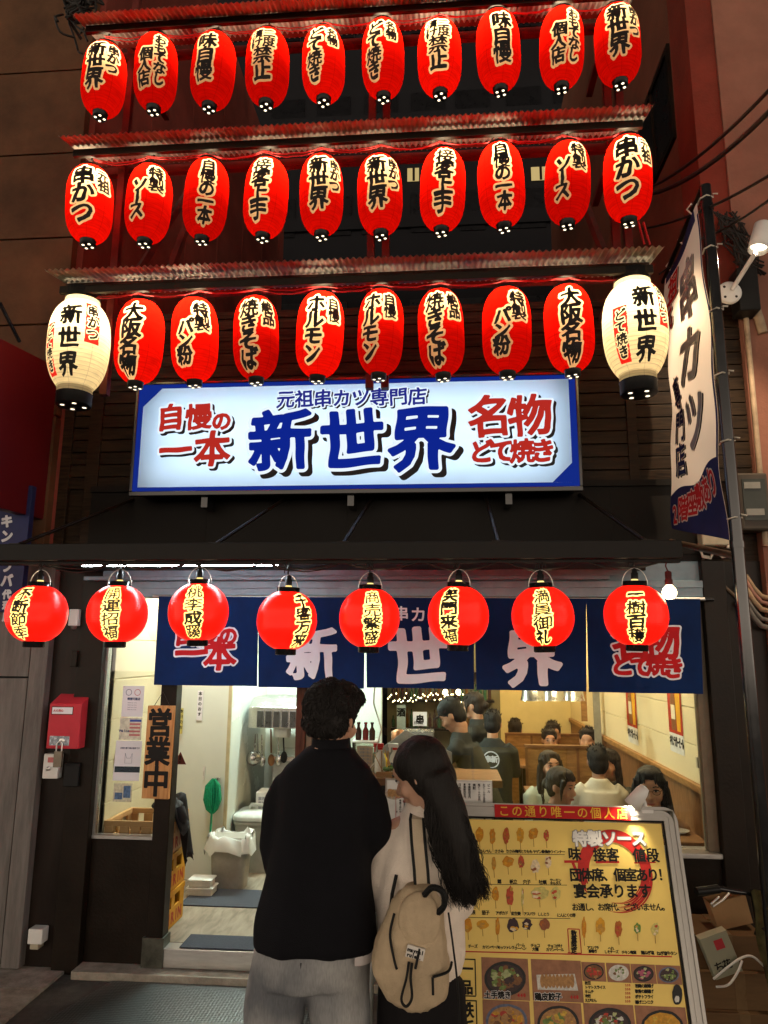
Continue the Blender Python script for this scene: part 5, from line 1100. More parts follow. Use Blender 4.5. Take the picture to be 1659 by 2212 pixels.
# booths and tables
def booth(x0, x1, y, z1, lab):
    t = thing('booth_partition', ((x0+x1)/2, y, FZ), lab, 'booth', 'wooden booth partitions'); b = MB(); b.box(x0, x1, y, y+.05, FZ, z1); n = 3
    b.build('panel', M_honey, t); b = MB(); b.box(x0-.01, x1+.01, y-.012, y+.062, z1+.0005, z1+.025)
    for k in range(n+1): xx = x0+(x1-x0)*k/n; b.box(xx-.012, xx+.012, y-.006, y-.0005, FZ, z1)
    b.build('rail', M_honey_d, t)
booth(.76, 1.47, 2.62, .92, 'nearer honey wood booth partition behind the smiling woman'); booth(.70, 1.57, 4.2, .86, 'farther honey wood booth partition near the back wall')
def table(x, y, sx, sy, z, lab):
    t = thing('dining_table', (x, y, FZ), lab, 'table', 'dark wooden dining tables'); b = MB(); b.box(x-sx/2, x+sx/2, y-sy/2, y+sy/2, z-.03, z); b.build('tabletop', M_honey_d, t, bevel=.004)
    for i in (-1, 1):
        for j in (-1, 1): b = MB(); b.box(x+i*(sx/2-.06)-.02, x+i*(sx/2-.06)+.02, y+j*(sy/2-.06)-.02, y+j*(sy/2-.06)+.02, FZ, z-.0305); b.build('leg', M_trim, t)
table(1.19, .35, .72, .42, .70, 'dining table against the window right of the menu board'); table(1.05, 1.95, .75, .38, .66, 'dining table of the four chatting guests'); table(1.15, 3.55, .8, .5, .66, 'dining table of the guests in the rear booth')
for (x, y, z, r, lab) in ((1.30, .26, .7012, .05, 'dark sauce dish on the window table'), (1.45, .36, .7012, .06, 'white plate on the window table'), (.98, 1.88, .6612, .06, 'round plate on the table of the chatting guests')):
    b = MB(); b.lathe([(r*.5, 0), (r, .018), (r*.95, .02), (r*.5, .006), (.0005, .005)], (x, y, z), 20, cap=False); solo(b, 'plate', M_black if 'dark' in lab else M_white, lab, 'plate')
# beer posters on the boarded wall
def beer(y0, y1, z0, z1, lab):
    X = IW-.0135; t = thing('beer_poster', (X, (y0+y1)/2, z0), lab, 'poster', 'tall beer posters'); f_ = lambda o: (lambda u, v: (X-o, y1+(y0-y1)*u, z0+(z1-z0)*v)); A = f_(.001)
    def quad(mb, u0, u1, v0, v1, off): F = f_(off); mb.add([F(u0, v0), F(u1, v0), F(u1, v1), F(u0, v1)], [(0, 1, 2, 3)])
    b = MB(); quad(b, 0, 1, 0, 1, .001); b.build('sheet', mat('white_paper', (0,)*3), t)
    b = MB(); quad(b, 0, 1, .24, 1, .002); b.build('picture', mat('red_gold_print', (.42, .035, .018), .5, var=.35, scale=18), t)
    b = MB(); F = f_(.003); bot = [(.22, .28), (.55, .28), (.58, .62), (.48, .78), (.46, 1), (.31, 1), (.29, .78), (.19, .62)]; b.add([F(*q) for q in bot], [tuple(range(8))]); b.use(1); b.add([F(*q) for q in ((.62, .28), (.86, .28), (.93, .80), (.56, .80))], [(0, 1, 2, 3)]); b.use(2); b.add([F(*q) for q in ((.56, .80), (.93, .80), (.94, .92), (.55, .92))], [(0, 1, 2, 3)])
    F = f_(.0035); b.add([F(*q) for q in ((.24, .42), (.53, .42), (.53, .60), (.24, .60))], [(0, 1, 2, 3)]); b.build('bottle_and_glass', [mat('bottle_brown', (.20, .07, .03), .3), mat('beer_gold', (.75, .38, .03), .4), mat('foam', (.75, .68, .52), .6)], t)
    wd, ht = abs(y1-y0), z1-z0; b = MB(); s = 'キリンラガービール'; F = f_(.0025); z_ = wd/len(s)
    write(b, [(q, wd*(k+.5)/len(s), ht*.14, ht*.14, PI/2 if False else 0, z_/(ht*.14)*1.0) for k, q in enumerate(s)], lambda u, v: F(u/wd, v/ht), .0035); b.build('lettering', M_ink, t)
beer(.66, .97, 1.12, 1.66, 'nearer red and gold beer poster on the boarded wall'); beer(1.86, 2.2, 1.04, 1.62, 'farther red and gold beer poster on the boarded wall')
c = at(1263, 1550, 3.6); b = MB(); b.box(c[0]-.03, c[0]+.03, 3.6, 3.63, 1.08, 1.75); solo(b, 'wood_strip', M_honey, 'narrow wooden menu strip hanging before the back wall', 'menu strip')
c = at(1304, 1550, 3.1); b = MB(); b.box(1.50, 1.56, 3.1, 3.16, FZ, 2.42); solo(b, 'grey_post', mat('grey_post_paint', (.25, .24, .2), .5), 'slim grey post standing at the right wall', 'post')
# ================================================================== PEOPLE
def fuse(mb, voxel, smooth=4, fac=0.5):
    "union of the builder's closed pieces as one smooth continuous surface"
    me = mb.mesh('tmp', M_ink); ob = bpy.data.objects.new('tmp', me); COL.objects.link(ob)
    r = ob.modifiers.new('r', 'REMESH'); r.mode = 'VOXEL'; r.voxel_size = voxel; r.use_smooth_shade = True
    s = ob.modifiers.new('s', 'SMOOTH'); s.iterations = smooth; s.factor = fac
    dg = bpy.context.evaluated_depsgraph_get(); dg.update()
    m2 = bpy.data.meshes.new_from_object(ob.evaluated_get(dg)); bpy.data.objects.remove(ob); bpy.data.meshes.remove(me)
    return m2
def finish(me, name, m, parent, disp=None, org=None):
    n = len(me.vertices)
    if disp:
        no = [v.normal.copy() for v in me.vertices]
        for v, d in zip(me.vertices, no): v.co += d*disp(v.co, d)
    o_ = Vector(org if org is not None else ORG[parent.name])
    for v in me.vertices: v.co -= o_
    me.materials.clear()
    for q in (m if isinstance(m, (list, tuple)) else [m]): me.materials.append(q)
    me.polygons.foreach_set('use_smooth', [True]*len(me.polygons)); me.polygons.foreach_set('material_index', [0]*len(me.polygons)); me.name = name; me.update()
    o = bpy.data.objects.new(name, me); COL.objects.link(o); o.parent = parent; ORG[o.name] = tuple(o_); return o
def wr_cloth(amp, sc, stretch=(1, 1, .35)):
    def f(p, n):
        q = Vector((p.x*stretch[0], p.y*stretch[1], p.z*stretch[2]))*sc
        a = mnoise.noise(q); b_ = mnoise.noise(q*2.3+Vector((5, 1, 2)))
        return amp*(1-abs(a)*2.2)*.6+amp*.35*b_
    return f
def cloth_mat(name, col, bs=500, bump=.25, rough=.85, var=.12, scale=6, sheen=0.0):
    m = mat(name, col, rough, var=var, scale=scale, bump=bump, bscale=bs, spec=.15)
    if sheen:
        p = [n for n in m.node_tree.nodes if n.type == 'BSDF_PRINCIPLED'][0]; p.inputs['Sheen Weight'].default_value = sheen
    return m
def skin_mat(name, col):
    m = mat(name, col, .5, var=.08, scale=25, bump=.08, bscale=300); p = [n for n in m.node_tree.nodes if n.type == 'BSDF_PRINCIPLED'][0]
    p.inputs['Subsurface Weight'].default_value = .12; p.inputs['Subsurface Radius'].default_value = (.012, .004, .002); p.inputs['Subsurface Scale'].default_value = 1.0; return m
M_skin = skin_mat('skin', (0.50, 0.28, 0.18))
M_hair = mat('black_hair', (0.009, 0.007, 0.006), .62, spec=.3, var=.5, scale=120, bump=.5, bscale=250, stretch=(1, 1, .12))
M_hair_b = mat('brown_black_hair', (0.022, 0.014, 0.010), .6, spec=.3, var=.5, scale=120, bump=.5, bscale=250, stretch=(1, 1, .12))
M_lip = mat('lips', (0.33, 0.10, 0.08), .45); M_eye = mat('dark_eye', (0.012, 0.010, 0.009), .2); M_eyew = mat('eye_white', (0.62, 0.58, 0.54), .3)
def RZ(a): return Matrix.Rotation(a, 3, 'Z')
def head_rot(yaw, pitch=0.0, roll=0.0):
    "local x = right, y = facing direction, z = up; yaw 0 faces +Y (into the shop), positive turns toward +X"
    return Matrix.Rotation(-yaw, 3, 'Z') @ Matrix.Rotation(pitch, 3, 'X') @ Matrix.Rotation(roll, 3, 'Y')
def ring_e(c, rx, ry, n=20, rot=None, p=1.0):
    out = []
    for k in range(n):
        a = 2*PI*k/n; x, y = math.cos(a), math.sin(a)
        v = Vector((rx*math.copysign(abs(x)**p, x), ry*math.copysign(abs(y)**p, y), 0))
        out.append(Vector(c)+(rot @ v if rot is not None else v))
    return out
def add_head(mb, C, R, s=1.0, neck=None):
    P = lambda x, y, z: Vector(C)+R @ Vector((x*s, y*s, z*s))
    E = lambda c, r: mb.ell(P(*c), tuple(q*s for q in r), 16, 12, R)
    E((0, -.012, .03), (.074, .092, .092)); E((0, .012, -.01), (.068, .076, .085)); E((0, .030, -.058), (.052, .052, .055)); E((0, .060, -.094), (.022, .022, .02))
    E((.042, .058, -.03), (.026, .024, .026)); E((-.042, .058, -.03), (.026, .024, .026)); E((0, .075, .035), (.05, .018, .03))
    mb.tube([P(0, .082, .012), P(0, .098, -.012), P(0, .108, -.028), P(0, .094, -.040)], [.008*s, .011*s, .014*s, .009*s], 8)
    for sx in (-1, 1): mb.ell(P(sx*.077, -.008, -.005), (.010*s, .020*s, .032*s), 10, 8, R); mb.ell(P(sx*.014, .094, -.036), (.009*s, .009*s, .008*s), 8, 6, R)
    E((0, .082, -.062), (.026, .014, .012))
    if neck is not None: mb.tube([P(0, -.012, -.05), P(0, -.022, -.10), Vector(neck), Vector(neck)+Vector((0, 0, -.06))], [.055*s, .052*s, .055*s, .060*s], 14)
def add_face(parent, C, R, s=1.0, smile=False, glasses=False, down=False):
    P = lambda x, y, z: Vector(C)+R @ Vector((x*s, y*s, z*s))
    for sx in (-1, 1):
        b = MB(); b.use(1); b.ell(P(sx*.031, .079, .008), (.014*s, .007*s, .0045*s), 10, 6, R); b.use(0); b.ell(P(sx*.031, .0845, .0085), (.006*s, .003*s, .0052*s), 8, 6, R); b.tube([P(sx*.017, .086, .012), P(sx*.031, .0885, .0155), P(sx*.046, .080, .011)], .0022*s, 5)
        b.build('eye', [M_eye, M_eyew], parent)
        b = MB(); b.tube([P(sx*.015, .090, .030), P(sx*.031, .092, .036), P(sx*.050, .080, .031)], [.003*s, .0035*s, .002*s], 5); b.build('eyebrow', M_hair, parent)
    b = MB(); k = .006 if smile else 0
    b.tube([P(-.024, .083, -.062+k), P(-.012, .094, -.063), P(0, .096, -.064), P(.012, .094, -.063), P(.024, .083, -.062+k)], [.002*s, .0048*s, .0055*s, .0048*s, .002*s], 6)
    if smile: b.use(1); b.tube([P(-.014, .0955, -.0625), P(0, .0985, -.0635), P(.014, .0955, -.0625)], .0028*s, 5)
    b.build('mouth', [M_lip, M_eyew], parent)
    if glasses:
        b = MB()
        for sx in (-1, 1): b.tube([P(sx*.034+.021*math.cos(a), .098, .006+.015*math.sin(a)) for a in np.linspace(0, 2*PI, 17)], .0014*s, 5, cap=False); b.tube([P(sx*.055, .096, .010), P(sx*.077, .0, .010)], .0012*s, 5)
        b.tube([P(-.013, .099, .008), P(.013, .099, .008)], .0014*s, 5); b.build('glasses', M_blackm, parent)
def hand_pieces(mb, W0, D, N, s=1.0, curl=.55):
    "a hand rooted at wrist W0 pointing along D, palm normal N: palm, five bent fingers of different lengths"
    D = Vector(D).normalized(); N = Vector(N).normalized(); X = D.cross(N).normalized(); N = X.cross(D).normalized(); W0 = Vector(W0)
    mb.ell(W0+D*.045*s, (.040*s, .048*s, .016*s), 14, 10, Matrix((X, D, N)).transposed())
    for k, (x, l_) in enumerate(((-.029, .062), (-.010, .075), (.010, .080), (.029, .070))):
        p = W0+D*.078*s+X*x*s; c_ = curl*(1+.08*k); q1 = p+(D*math.cos(c_)+N*math.sin(c_))*l_*.5*s; q2 = q1+(D*math.cos(c_*2)+N*math.sin(c_*2))*l_*.32*s; q3 = q2+(D*math.cos(c_*2.6)+N*math.sin(c_*2.6))*l_*.2*s
        mb.tube([p-D*.02*s, p, q1, q2, q3], [.0095*s, .0095*s, .0085*s, .0078*s, .006*s], 8)
    p = W0+D*.025*s+X*.030*s*1; q1 = p+(X*.8+D*.6+N*.3).normalized()*.035*s; mb.tube([p-X*.012*s, p, q1, q1+(D*.9+N*.4+X*.1).normalized()*.03*s], [.012*s, .0115*s, .010*s, .007*s], 8)
def strands(mb, roots, rnd_, r0=.0035, n=7):
    for pts in roots: mb.tube(pts, [r0*(1-.85*(i/(len(pts)-1))**1.6) for i in range(len(pts))], n, cap=False)

# ---------------------------------------------------------------- man in the black jacket (seen from behind)
MX, MY = -0.415, -1.95
man = thing('person', (MX, MY, GZ), 'man with short black hair in black jacket and faded grey jeans seen from behind', 'person')
HC = (-0.400, MY+.01, 1.558); HR_ = head_rot(math.radians(24), math.radians(-6))
b = MB(); add_head(b, HC, HR_, 1.0, (-0.40, MY-.005, 1.43))
for sx in (-1, 1): b.tube([(-.41, MY, 1.30), (-.41+sx*.14, MY, 1.28), (-.41+sx*.148, MY+.03, 1.15), (-.41+sx*.11, MY+.22, 1.11), (-.41+sx*.07, MY+.33, 1.14)], [.06, .05, .042, .036, .028], 12)
b.tube([(-.40, MY, 1.42), (-.40, MY, 1.34), (-.41, MY, 1.15), (-.43, MY, .85)], [.062, .09, .11, .10], 16)
for sx in (-1, 1): b.tube([(-.45+sx*.10, MY, .88), (-.45+sx*.11, MY+.01, .47), (-.45+sx*.115, MY-.01, GZ+.08), (-.45+sx*.12, MY+.10, GZ+.05)], [.085, .06, .042, .035], 12)
for sx in (-1, 1): hand_pieces(b, (-.41+sx*.07, MY+.33, 1.14), (-sx*.55, .45, .55), (0, .3, -1), 1.0)
body = finish(fuse(b, .0075, 3), 'body', M_skin, man)
add_face(man, HC, HR_, 1.0)
b = MB(); cx = -.44
def jr(z, hx, hy, dx=0, dy=0, p=.78): return ring_e((cx+dx, MY+dy, z), hx, hy, 28, None, p)
b.loft([jr(.838, .200, .150), jr(.90, .200, .150), jr(1.05, .176, .140, .006), jr(1.20, .160, .135, .016, -.01), jr(1.30, .160, .125, .022, -.015), jr(1.365, .160, .108, .028, -.015), jr(1.405, .145, .092, .032, -.012), jr(1.438, .108, .080, .036, -.008), jr(1.468, .080, .072, .042, -.005)])
b.tube([(-.535, MY, 1.345), (-.566, MY, 1.285), (-.582, MY+.02, 1.14), (-.578, MY+.08, 1.05), (-.54, MY+.22, 1.07), (-.49, MY+.30, 1.12)], [.056, .062, .060, .057, .052, .044], 16)
b.tube([(-.295, MY, 1.345), (-.265, MY, 1.285), (-.247, MY+.02, 1.19), (-.246, MY+.07, 1.135), (-.28, MY+.20, 1.12), (-.33, MY+.30, 1.15)], [.056, .060, .058, .058, .052, .044], 16)
jk = finish(fuse(b, .011, 6), 'jacket', cloth_mat('black_jacket_cloth', (0.0060, 0.0060, 0.0085), 420, .5, .8, .3), man, wr_cloth(.012, 6.5))
b = MB(); prof = [(.074, 0), (.069, .022), (.066, .050), (.061, .050), (.062, .0)]
b.loft([ring_e((cx+.042, MY-.004-.1*dz, 1.452+dz), r, r*.95, 28) for r, dz in ((.077, 0), (.070, .02), (.0665, .048), (.062, .05), (.062, .0))], cap=False); b.build('collar', cloth_mat('black_jacket_cloth', (0,)*3), man)
# jeans
b = MB()
b.loft([ring_e((-.455, MY, z), hx, hy, 28, None, .85) for z, hx, hy in ((.735, .185, .130), (.78, .192, .137), (.84, .180, .128), (.90, .165, .115))])
for sx in (-1, 1): b.tube([(-.455+sx*.090, MY, .82), (-.460+sx*.107, MY, .66), (-.465+sx*.116, MY+.005, .42), (-.465+sx*.122, MY, .20), (-.465+sx*.124, MY, .0), (-.465+sx*.124, MY, -.03)], [.100, .098, .094, .092, .092, .092], 20)
m_, t_ = _new('faded_grey_denim'); N_ = t_.nodes; L_ = t_.links; o_ = N_.new('ShaderNodeOutputMaterial'); p_ = N_.new('ShaderNodeBsdfPrincipled'); L_.new(p_.outputs[0], o_.inputs[0]); p_.inputs['Roughness'].default_value = .9
g_ = N_.new('ShaderNodeNewGeometry'); n1 = N_.new('ShaderNodeTexNoise'); n1.inputs['Scale'].default_value = 5; n1.inputs['Detail'].default_value = 3; L_.new(g_.outputs['Position'], n1.inputs[0])
mp = N_.new('ShaderNodeMapping'); mp.inputs['Scale'].default_value = (220, 220, 40); L_.new(g_.outputs['Position'], mp.inputs[0]); n2 = N_.new('ShaderNodeTexNoise'); n2.inputs['Scale'].default_value = 1; n2.inputs['Detail'].default_value = 3; L_.new(mp.outputs[0], n2.inputs[0])
r_ = N_.new('ShaderNodeValToRGB'); r_.color_ramp.elements[0].position = .35; r_.color_ramp.elements[1].position = .68; r_.color_ramp.elements[0].color = (.16, .17, .19, 1); r_.color_ramp.elements[1].color = (.50, .50, .49, 1); L_.new(n1.outputs[0], r_.inputs[0])
mx = N_.new('ShaderNodeMixRGB'); mx.blend_type = 'MULTIPLY'; mx.inputs[0].default_value = .5; L_.new(r_.outputs[0], mx.inputs[1]); L_.new(n2.outputs[0], mx.inputs[2]); L_.new(mx.outputs[0], p_.inputs['Base Color'])
bp = N_.new('ShaderNodeBump'); bp.inputs['Strength'].default_value = .3; bp.inputs['Distance'].default_value = .003; L_.new(n2.outputs[0], bp.inputs['Height']); L_.new(bp.outputs[0], p_.inputs['Normal'])
jn = finish(fuse(b, .011, 5), 'jeans', m_, man, wr_cloth(.012, 6, (1, 1, .8)))
b = MB(); b.tube([(-.462, MY-.131, .83), (-.464, MY-.136, .77), (-.465, MY-.120, .73)], .0035, 6)
b.build('seam', mat('dark_denim_thread', (.06, .06, .065), .9), jn)
b = MB(); b.grid(lambda u, v: (-.445+.206*math.cos(-.75+.7*u), MY+.148*math.sin(-.75+.7*u), .815+.03*v-.008*math.sin(u*3)*(1-v)), 14, 3); b.build('shirt_tail', cloth_mat('white_shirt', (.7, .66, .66)), man)
for sx in (-1, 1):
    b = MB(); b.loft([ring_e((-.465+sx*.12, MY+.035, GZ+z), hx, hy, 20, None, .8) for z, hx, hy in ((.002, .05, .14), (.03, .052, .142), (.06, .045, .12), (.09, .042, .06))]); b.build('shoe', mat('dark_sneaker', (.03, .03, .032), .6), man)
# hair: thick cropped volume with tousled tufts
b = MB(); PH_ = lambda x, y, z: Vector(HC)+HR_ @ Vector((x*.95, y*.98, z*.98))
b.ell(PH_(0, -.016, .047), (.091, .106, .097), 20, 14, HR_); b.ell(PH_(0, -.038, .004), (.084, .074, .074), 18, 12, HR_); b.ell(PH_(0, .045, .085), (.082, .062, .055), 16, 10, HR_); b.ell(PH_(.03, .075, .085), (.05, .04, .04), 12, 8, HR_)
hm = fuse(b, .008, 3)
hair = finish(hm, 'hair', M_hair, man, lambda p, n: .007*mnoise.noise(p*30)+.003*mnoise.noise(p*85))
b = MB(); r2 = random.Random(31); base = [(v.co.copy()+Vector(ORG[man.name]), v.normal.copy()) for v in hm.vertices]
for k in range(2600):
    p, n = base[r2.randrange(len(base))]
    if p.z < HC[2]-.050 or (HR_.transposed() @ (p-Vector(HC))).y > .10: continue
    fl = Vector((mnoise.noise(p*22), mnoise.noise(p*22+Vector((9, 3, 1))), mnoise.noise(p*22+Vector((2, 7, 5)))-.35)); tg = (fl-n*fl.dot(n)); tg = tg.normalized() if tg.length > 1e-4 else Vector((0, 0, -1)); l_ = .016+.012*r2.random(); sd = n.cross(tg)*r2.uniform(-.006, .006)
    b.tube([p-n*.002, p+tg*l_*.3+n*.0030, p+tg*l_*.65+n*.0035+sd*.5, p+tg*l_+n*r2.uniform(-.002, .003)+sd], [.0022, .0024, .0018, .0004], 4, cap=False)
b.build('hair_tufts', M_hair, hair)

# ---------------------------------------------------------------- woman with backpack
WX, WY = -0.075, -1.90
wom = thing('person', (WX, WY, GZ), 'woman with very long wavy black hair in a cream fleece wearing a beige backpack', 'person')
WC = (-0.088, WY+.0, 1.375); WR_ = head_rot(math.radians(-72), math.radians(-24), math.radians(0))
b = MB(); add_head(b, WC, WR_, .95, (-0.07, WY-.01, 1.26))
for sx in (-1, 1): b.tube([(WX, WY, 1.22), (WX+sx*.115, WY, 1.19), (WX+sx*.135, WY+.03, .98), (WX+sx*.09-.03, WY+.2, 1.0), (WX+sx*.05-.05, WY+.28, 1.08)], [.05, .042, .036, .030, .024], 12)
b.tube([(WX, WY, 1.24), (WX, WY, 1.0), (WX, WY, .74)], [.06, .08, .07], 16)
for sx in (-1, 1): b.tube([(WX-.01+sx*.05, WY, .72), (WX-.01+sx*.068, WY+.01, .42), (WX+sx*.08, WY-.01, GZ+.08), (WX+sx*.085, WY+.09, GZ+.045)], [.05, .045, .036, .03], 12)
for sx in (-1, 1): hand_pieces(b, (WX+sx*.05-.05, WY+.28, 1.08), (-sx*.5, .4, .6), (0, .3, -1), .9)
finish(fuse(b, .007, 3), 'body', skin_mat('fair_skin', (0.54, 0.32, 0.22)), wom); add_face(wom, WC, WR_, .95)
b = MB(); fx = -.088
def fr_(z, hx, hy, dx=0, dy=0): return ring_e((fx+dx, WY+dy, z), hx, hy, 28, None, .82)
b.loft([fr_(.742, .122, .095, .005), fr_(.80, .142, .105, 0), fr_(.95, .146, .105, .0), fr_(1.08, .140, .10, .005), fr_(1.17, .128, .09, .012), fr_(1.225, .095, .072, .014), fr_(1.262, .062, .058, .012), fr_(1.285, .052, .052, .012)])
b.tube([(-.165, WY, 1.20), (-.198, WY+.0, 1.14), (-.222, WY+.01, 1.03), (-.228, WY+.04, .965), (-.19, WY+.16, .985), (-.155, WY+.25, 1.05)], [.048, .056, .058, .058, .048, .038], 16)
b.tube([(.0, WY, 1.20), (.04, WY, 1.13), (.055, WY+.02, 1.0), (.05, WY+.06, .94), (.0, WY+.17, .98), (-.05, WY+.25, 1.05)], [.048, .054, .052, .052, .046, .038], 16)
M_fl = cloth_mat('cream_fleece', (0.88, 0.77, 0.66), 260, .5, .95, .06, 20, .3)
finish(fuse(b, .010, 5), 'fleece', M_fl, wom, wr_cloth(.012, 8))
b = MB(); b.loft([ring_e((-.085, WY, z), hx, hy, 24, None, .9) for z, hx, hy in ((.55, .13, .10), (.68, .135, .11), (.80, .115, .09))])
for sx in (-1, 1): b.tube([(-.085+sx*.06, WY, .72), (-.085+sx*.07, WY, .52), (-.085+sx*.075, WY, .2), (-.085+sx*.078, WY, -.02)], [.085, .082, .072, .068], 18)
finish(fuse(b, .010, 4), 'trousers', cloth_mat('black_trousers', (0.010, 0.009, 0.010), 500, .2, .85), wom, wr_cloth(.004, 7, (1, 1, .7)))
for sx in (-1, 1):
    b = MB(); b.loft([ring_e((-.085+sx*.08, WY+.035, GZ+z), hx, hy, 20, None, .8) for z, hx, hy in ((.002, .042, .12), (.03, .044, .122), (.055, .038, .10), (.08, .036, .05))]); b.build('shoe', mat('dark_sneaker', (0,)*3), wom)
# long hair: cap volume + wavy strands falling over the right shoulder and back
PW_ = lambda x, y, z: Vector(WC)+WR_ @ Vector((x*.95, y*.95, z*.95))
b = MB(); b.ell(PW_(0, -.020, .044), (.086, .102, .088), 20, 14, WR_); b.ell(PW_(.01, -.050, -.02), (.082, .072, .09), 18, 12, WR_); b.ell(PW_(.060, -.02, -.03), (.026, .05, .075), 14, 10, WR_); b.ell(PW_(-.064, -.030, -.005), (.024, .056, .080), 14, 10, WR_)
b.tube([(-.040, WY-.045, 1.38), (.008, WY-.070, 1.28), (.045, WY-.085, 1.17), (.070, WY-.088, 1.06), (.090, WY-.080, .98)], [.066, .062, .052, .036, .012], 16)
hm = fuse(b, .008, 14); hair = finish(hm, 'hair', M_hair, wom, lambda p, n: .004*mnoise.noise(Vector((p.x*60, p.y*60, p.z*7))))
b = MB(); r2 = random.Random(77)
for k in range(1000):
    a = r2.uniform(-1, 1)*1.12; d = r2.uniform(0, 1); top = PW_(r2.uniform(-.055, .06), -.05-.05*r2.random(), r2.uniform(-.03, .10))
    end = Vector((.050+.045*a+.02*r2.random(), WY-.115+.03*r2.random(), 1.00+.12*abs(a)*r2.random()-.03*r2.random())) if r2.random() < .62 else Vector((.095+.05*r2.random(), WY-.06+.04*r2.random(), .985+.06*r2.random()))
    mid = Vector((-.014+.050*a+.02*(end.x > .08), WY-.085-.03*d, 1.265)); mid2 = mid.lerp(end, .5)+Vector((.006*a, -.012, 0)); pts = []; ph = r2.uniform(0, 6); am = r2.uniform(.004, .013)
    for q in range(15):
        t_ = q/14; t0 = top.lerp(mid, min(1, t_/.3)) if t_ < .3 else (mid.lerp(mid2, (t_-.3)/.35) if t_ < .65 else mid2.lerp(end, (t_-.65)/.35))
        w_ = am*min(1, t_*2.2); pts.append(t0+Vector((w_*math.sin(ph+t_*17), w_*.6*math.cos(ph+t_*15), 0)))
    b.tube(pts, [.0024*(1-.8*(q/14)**2) for q in range(15)], 4, cap=False)
for k in range(260):                                       # strands lying over the crown
    a = r2.uniform(-1.2, 1.2); pts = [PW_(.082*math.sin(a)*math.sin(t_), -.02-.098*math.cos(a)*math.sin(t_)*1.0, .042+.094*math.cos(t_)) for t_ in np.linspace(.15, 1.9, 9)]; b.tube([p+Vector((r2.uniform(-.002, .002), 0, 0)) for p in pts], [.0018]*8+[.0006], 4, cap=False)
b.build('hair_strands', M_hair, hair)
# phone in her hands is hidden by the man; backpack hangs on her back
BX, BY = -.11, WY-.135
bp_t = thing('backpack', (BX, BY, .70), 'beige drawstring backpack with black cords hanging on the back of the woman', 'backpack')
M_bag = cloth_mat('beige_nylon', (0.52, 0.40, 0.26), 240, .35, .6, .14, 14); M_cord = mat('black_cord', (.010, .010, .010), .6)
b = MB(); tl = -.13
def br(z, hx, hy, dx=0): return ring_e((BX+dx, BY, z), hx, hy, 28, None, .8)
b.loft([br(.700, .045, .035, .015), br(.735, .098, .062, .008), br(.80, .122, .080, -.006), br(.88, .114, .078, -.006), br(.95, .096, .068, .002), br(1.01, .078, .055, .012), br(1.055, .05, .03, .022)])
bb_ = finish(fuse(b, .008, 4), 'bag', M_bag, bp_t, lambda p, n: .009*(.5-abs(mnoise.noise(Vector((p.x*38, p.y*30, p.z*8)))))+.006*mnoise.noise(p*22))
b = MB(); b.ell((BX+.022, BY-.052, .965), (.068, .030, .088), 20, 14, Matrix.Rotation(.12, 3, 'Y')); finish(fuse(b, .006, 2), 'flap', M_bag, bp_t, lambda p, n: .006*(.4-abs(mnoise.noise(Vector((p.x*50, p.y*40, p.z*14))))))
for (x0, x1, nm) in ((-.110, -.072, 'shoulder_strap'),):
    b = MB(); path = [(-.095, WY-.02, 1.262), (-.098, WY-.075, 1.245), (-.092, WY-.108, 1.18), (-.083, WY-.122, 1.10), (-.078, WY-.135, 1.035)]
    for i in range(len(path)-1):
        p, q = Vector(path[i]), Vector(path[i+1])
        for sl, o0, o1 in ((0, -.017, .017), (1, -.027, -.0172), (1, .0172, .027)):
            b.use(sl); n = Vector((0, -.004, 0)); a0, a1 = Vector((o0, 0, 0)), Vector((o1, 0, 0)); b.add([p+a0, p+a1, q+a1, q+a0, p+a0+n, p+a1+n, q+a1+n, q+a0+n], [(0, 1, 2, 3), (7, 6, 5, 4), (0, 3, 7, 4), (1, 5, 6, 2), (0, 4, 5, 1), (3, 2, 6, 7)])
    b.build('shoulder_strap', [cloth_mat('strap_beige', (.52, .42, .30), 300, .3), M_cord], bp_t)
b = MB(); b.tube([(-.165, WY-.10, 1.075), (-.178, WY-.115, 1.02), (-.183, WY-.12, .965)], .006, 6); b.build('side_strap', M_cord, bp_t)
b = MB(); pts = spline([(-.070, BY-.06, 1.045), (-.045, BY-.075, 1.072), (-.012, BY-.075, 1.06), (-.008, BY-.07, 1.02), (-.028, BY-.06, .995)], 4)
for i in range(len(pts)-1): b.beam(pts[i], pts[i+1], .006, .024, up=(0, 1, 0.0))
b.tube(pts, .010, 8); b.build('grab_loop', M_cord, bp_t)
b = MB(); b.tube(spline([(-.165, BY-.065, .99), (-.178, BY-.07, .93), (-.165, BY-.085, .87), (-.155, BY-.09, .84)]), .0042, 6); b.tube(spline([(-.118, BY-.088, .862), (-.125, BY-.098, .82), (-.14, BY-.105, .765), (-.125, BY-.105, .745), (-.108, BY-.104, .77), (-.112, BY-.098, .82), (-.108, BY-.09, .86)]), .0042, 6)
b.tube(spline([(-.045, BY-.088, .822), (.002, BY-.07, .832), (.014, BY-.045, .85)]), .0042, 6); b.tube([(-.045, BY-.09, .822), (-.044, BY-.094, .775)], .0042, 6); b.tube(spline([(.005, BY-.04, .99), (.018, BY-.05, .90), (.03, BY-.06, .80), (.035, BY-.06, .70), (.028, BY-.06, .64)]), .0032, 6); b.tube([(-.085, BY-.088, .90), (-.098, BY-.094, .845)], .0042, 6); b.build('cords', M_cord, bp_t)
b = MB(); LM = Matrix.Rotation(.22, 3, 'Y'); fn = lambda o: (lambda u, v: Vector((-.098, BY-.090-o, .888))+LM @ Vector((u, 0, v)))
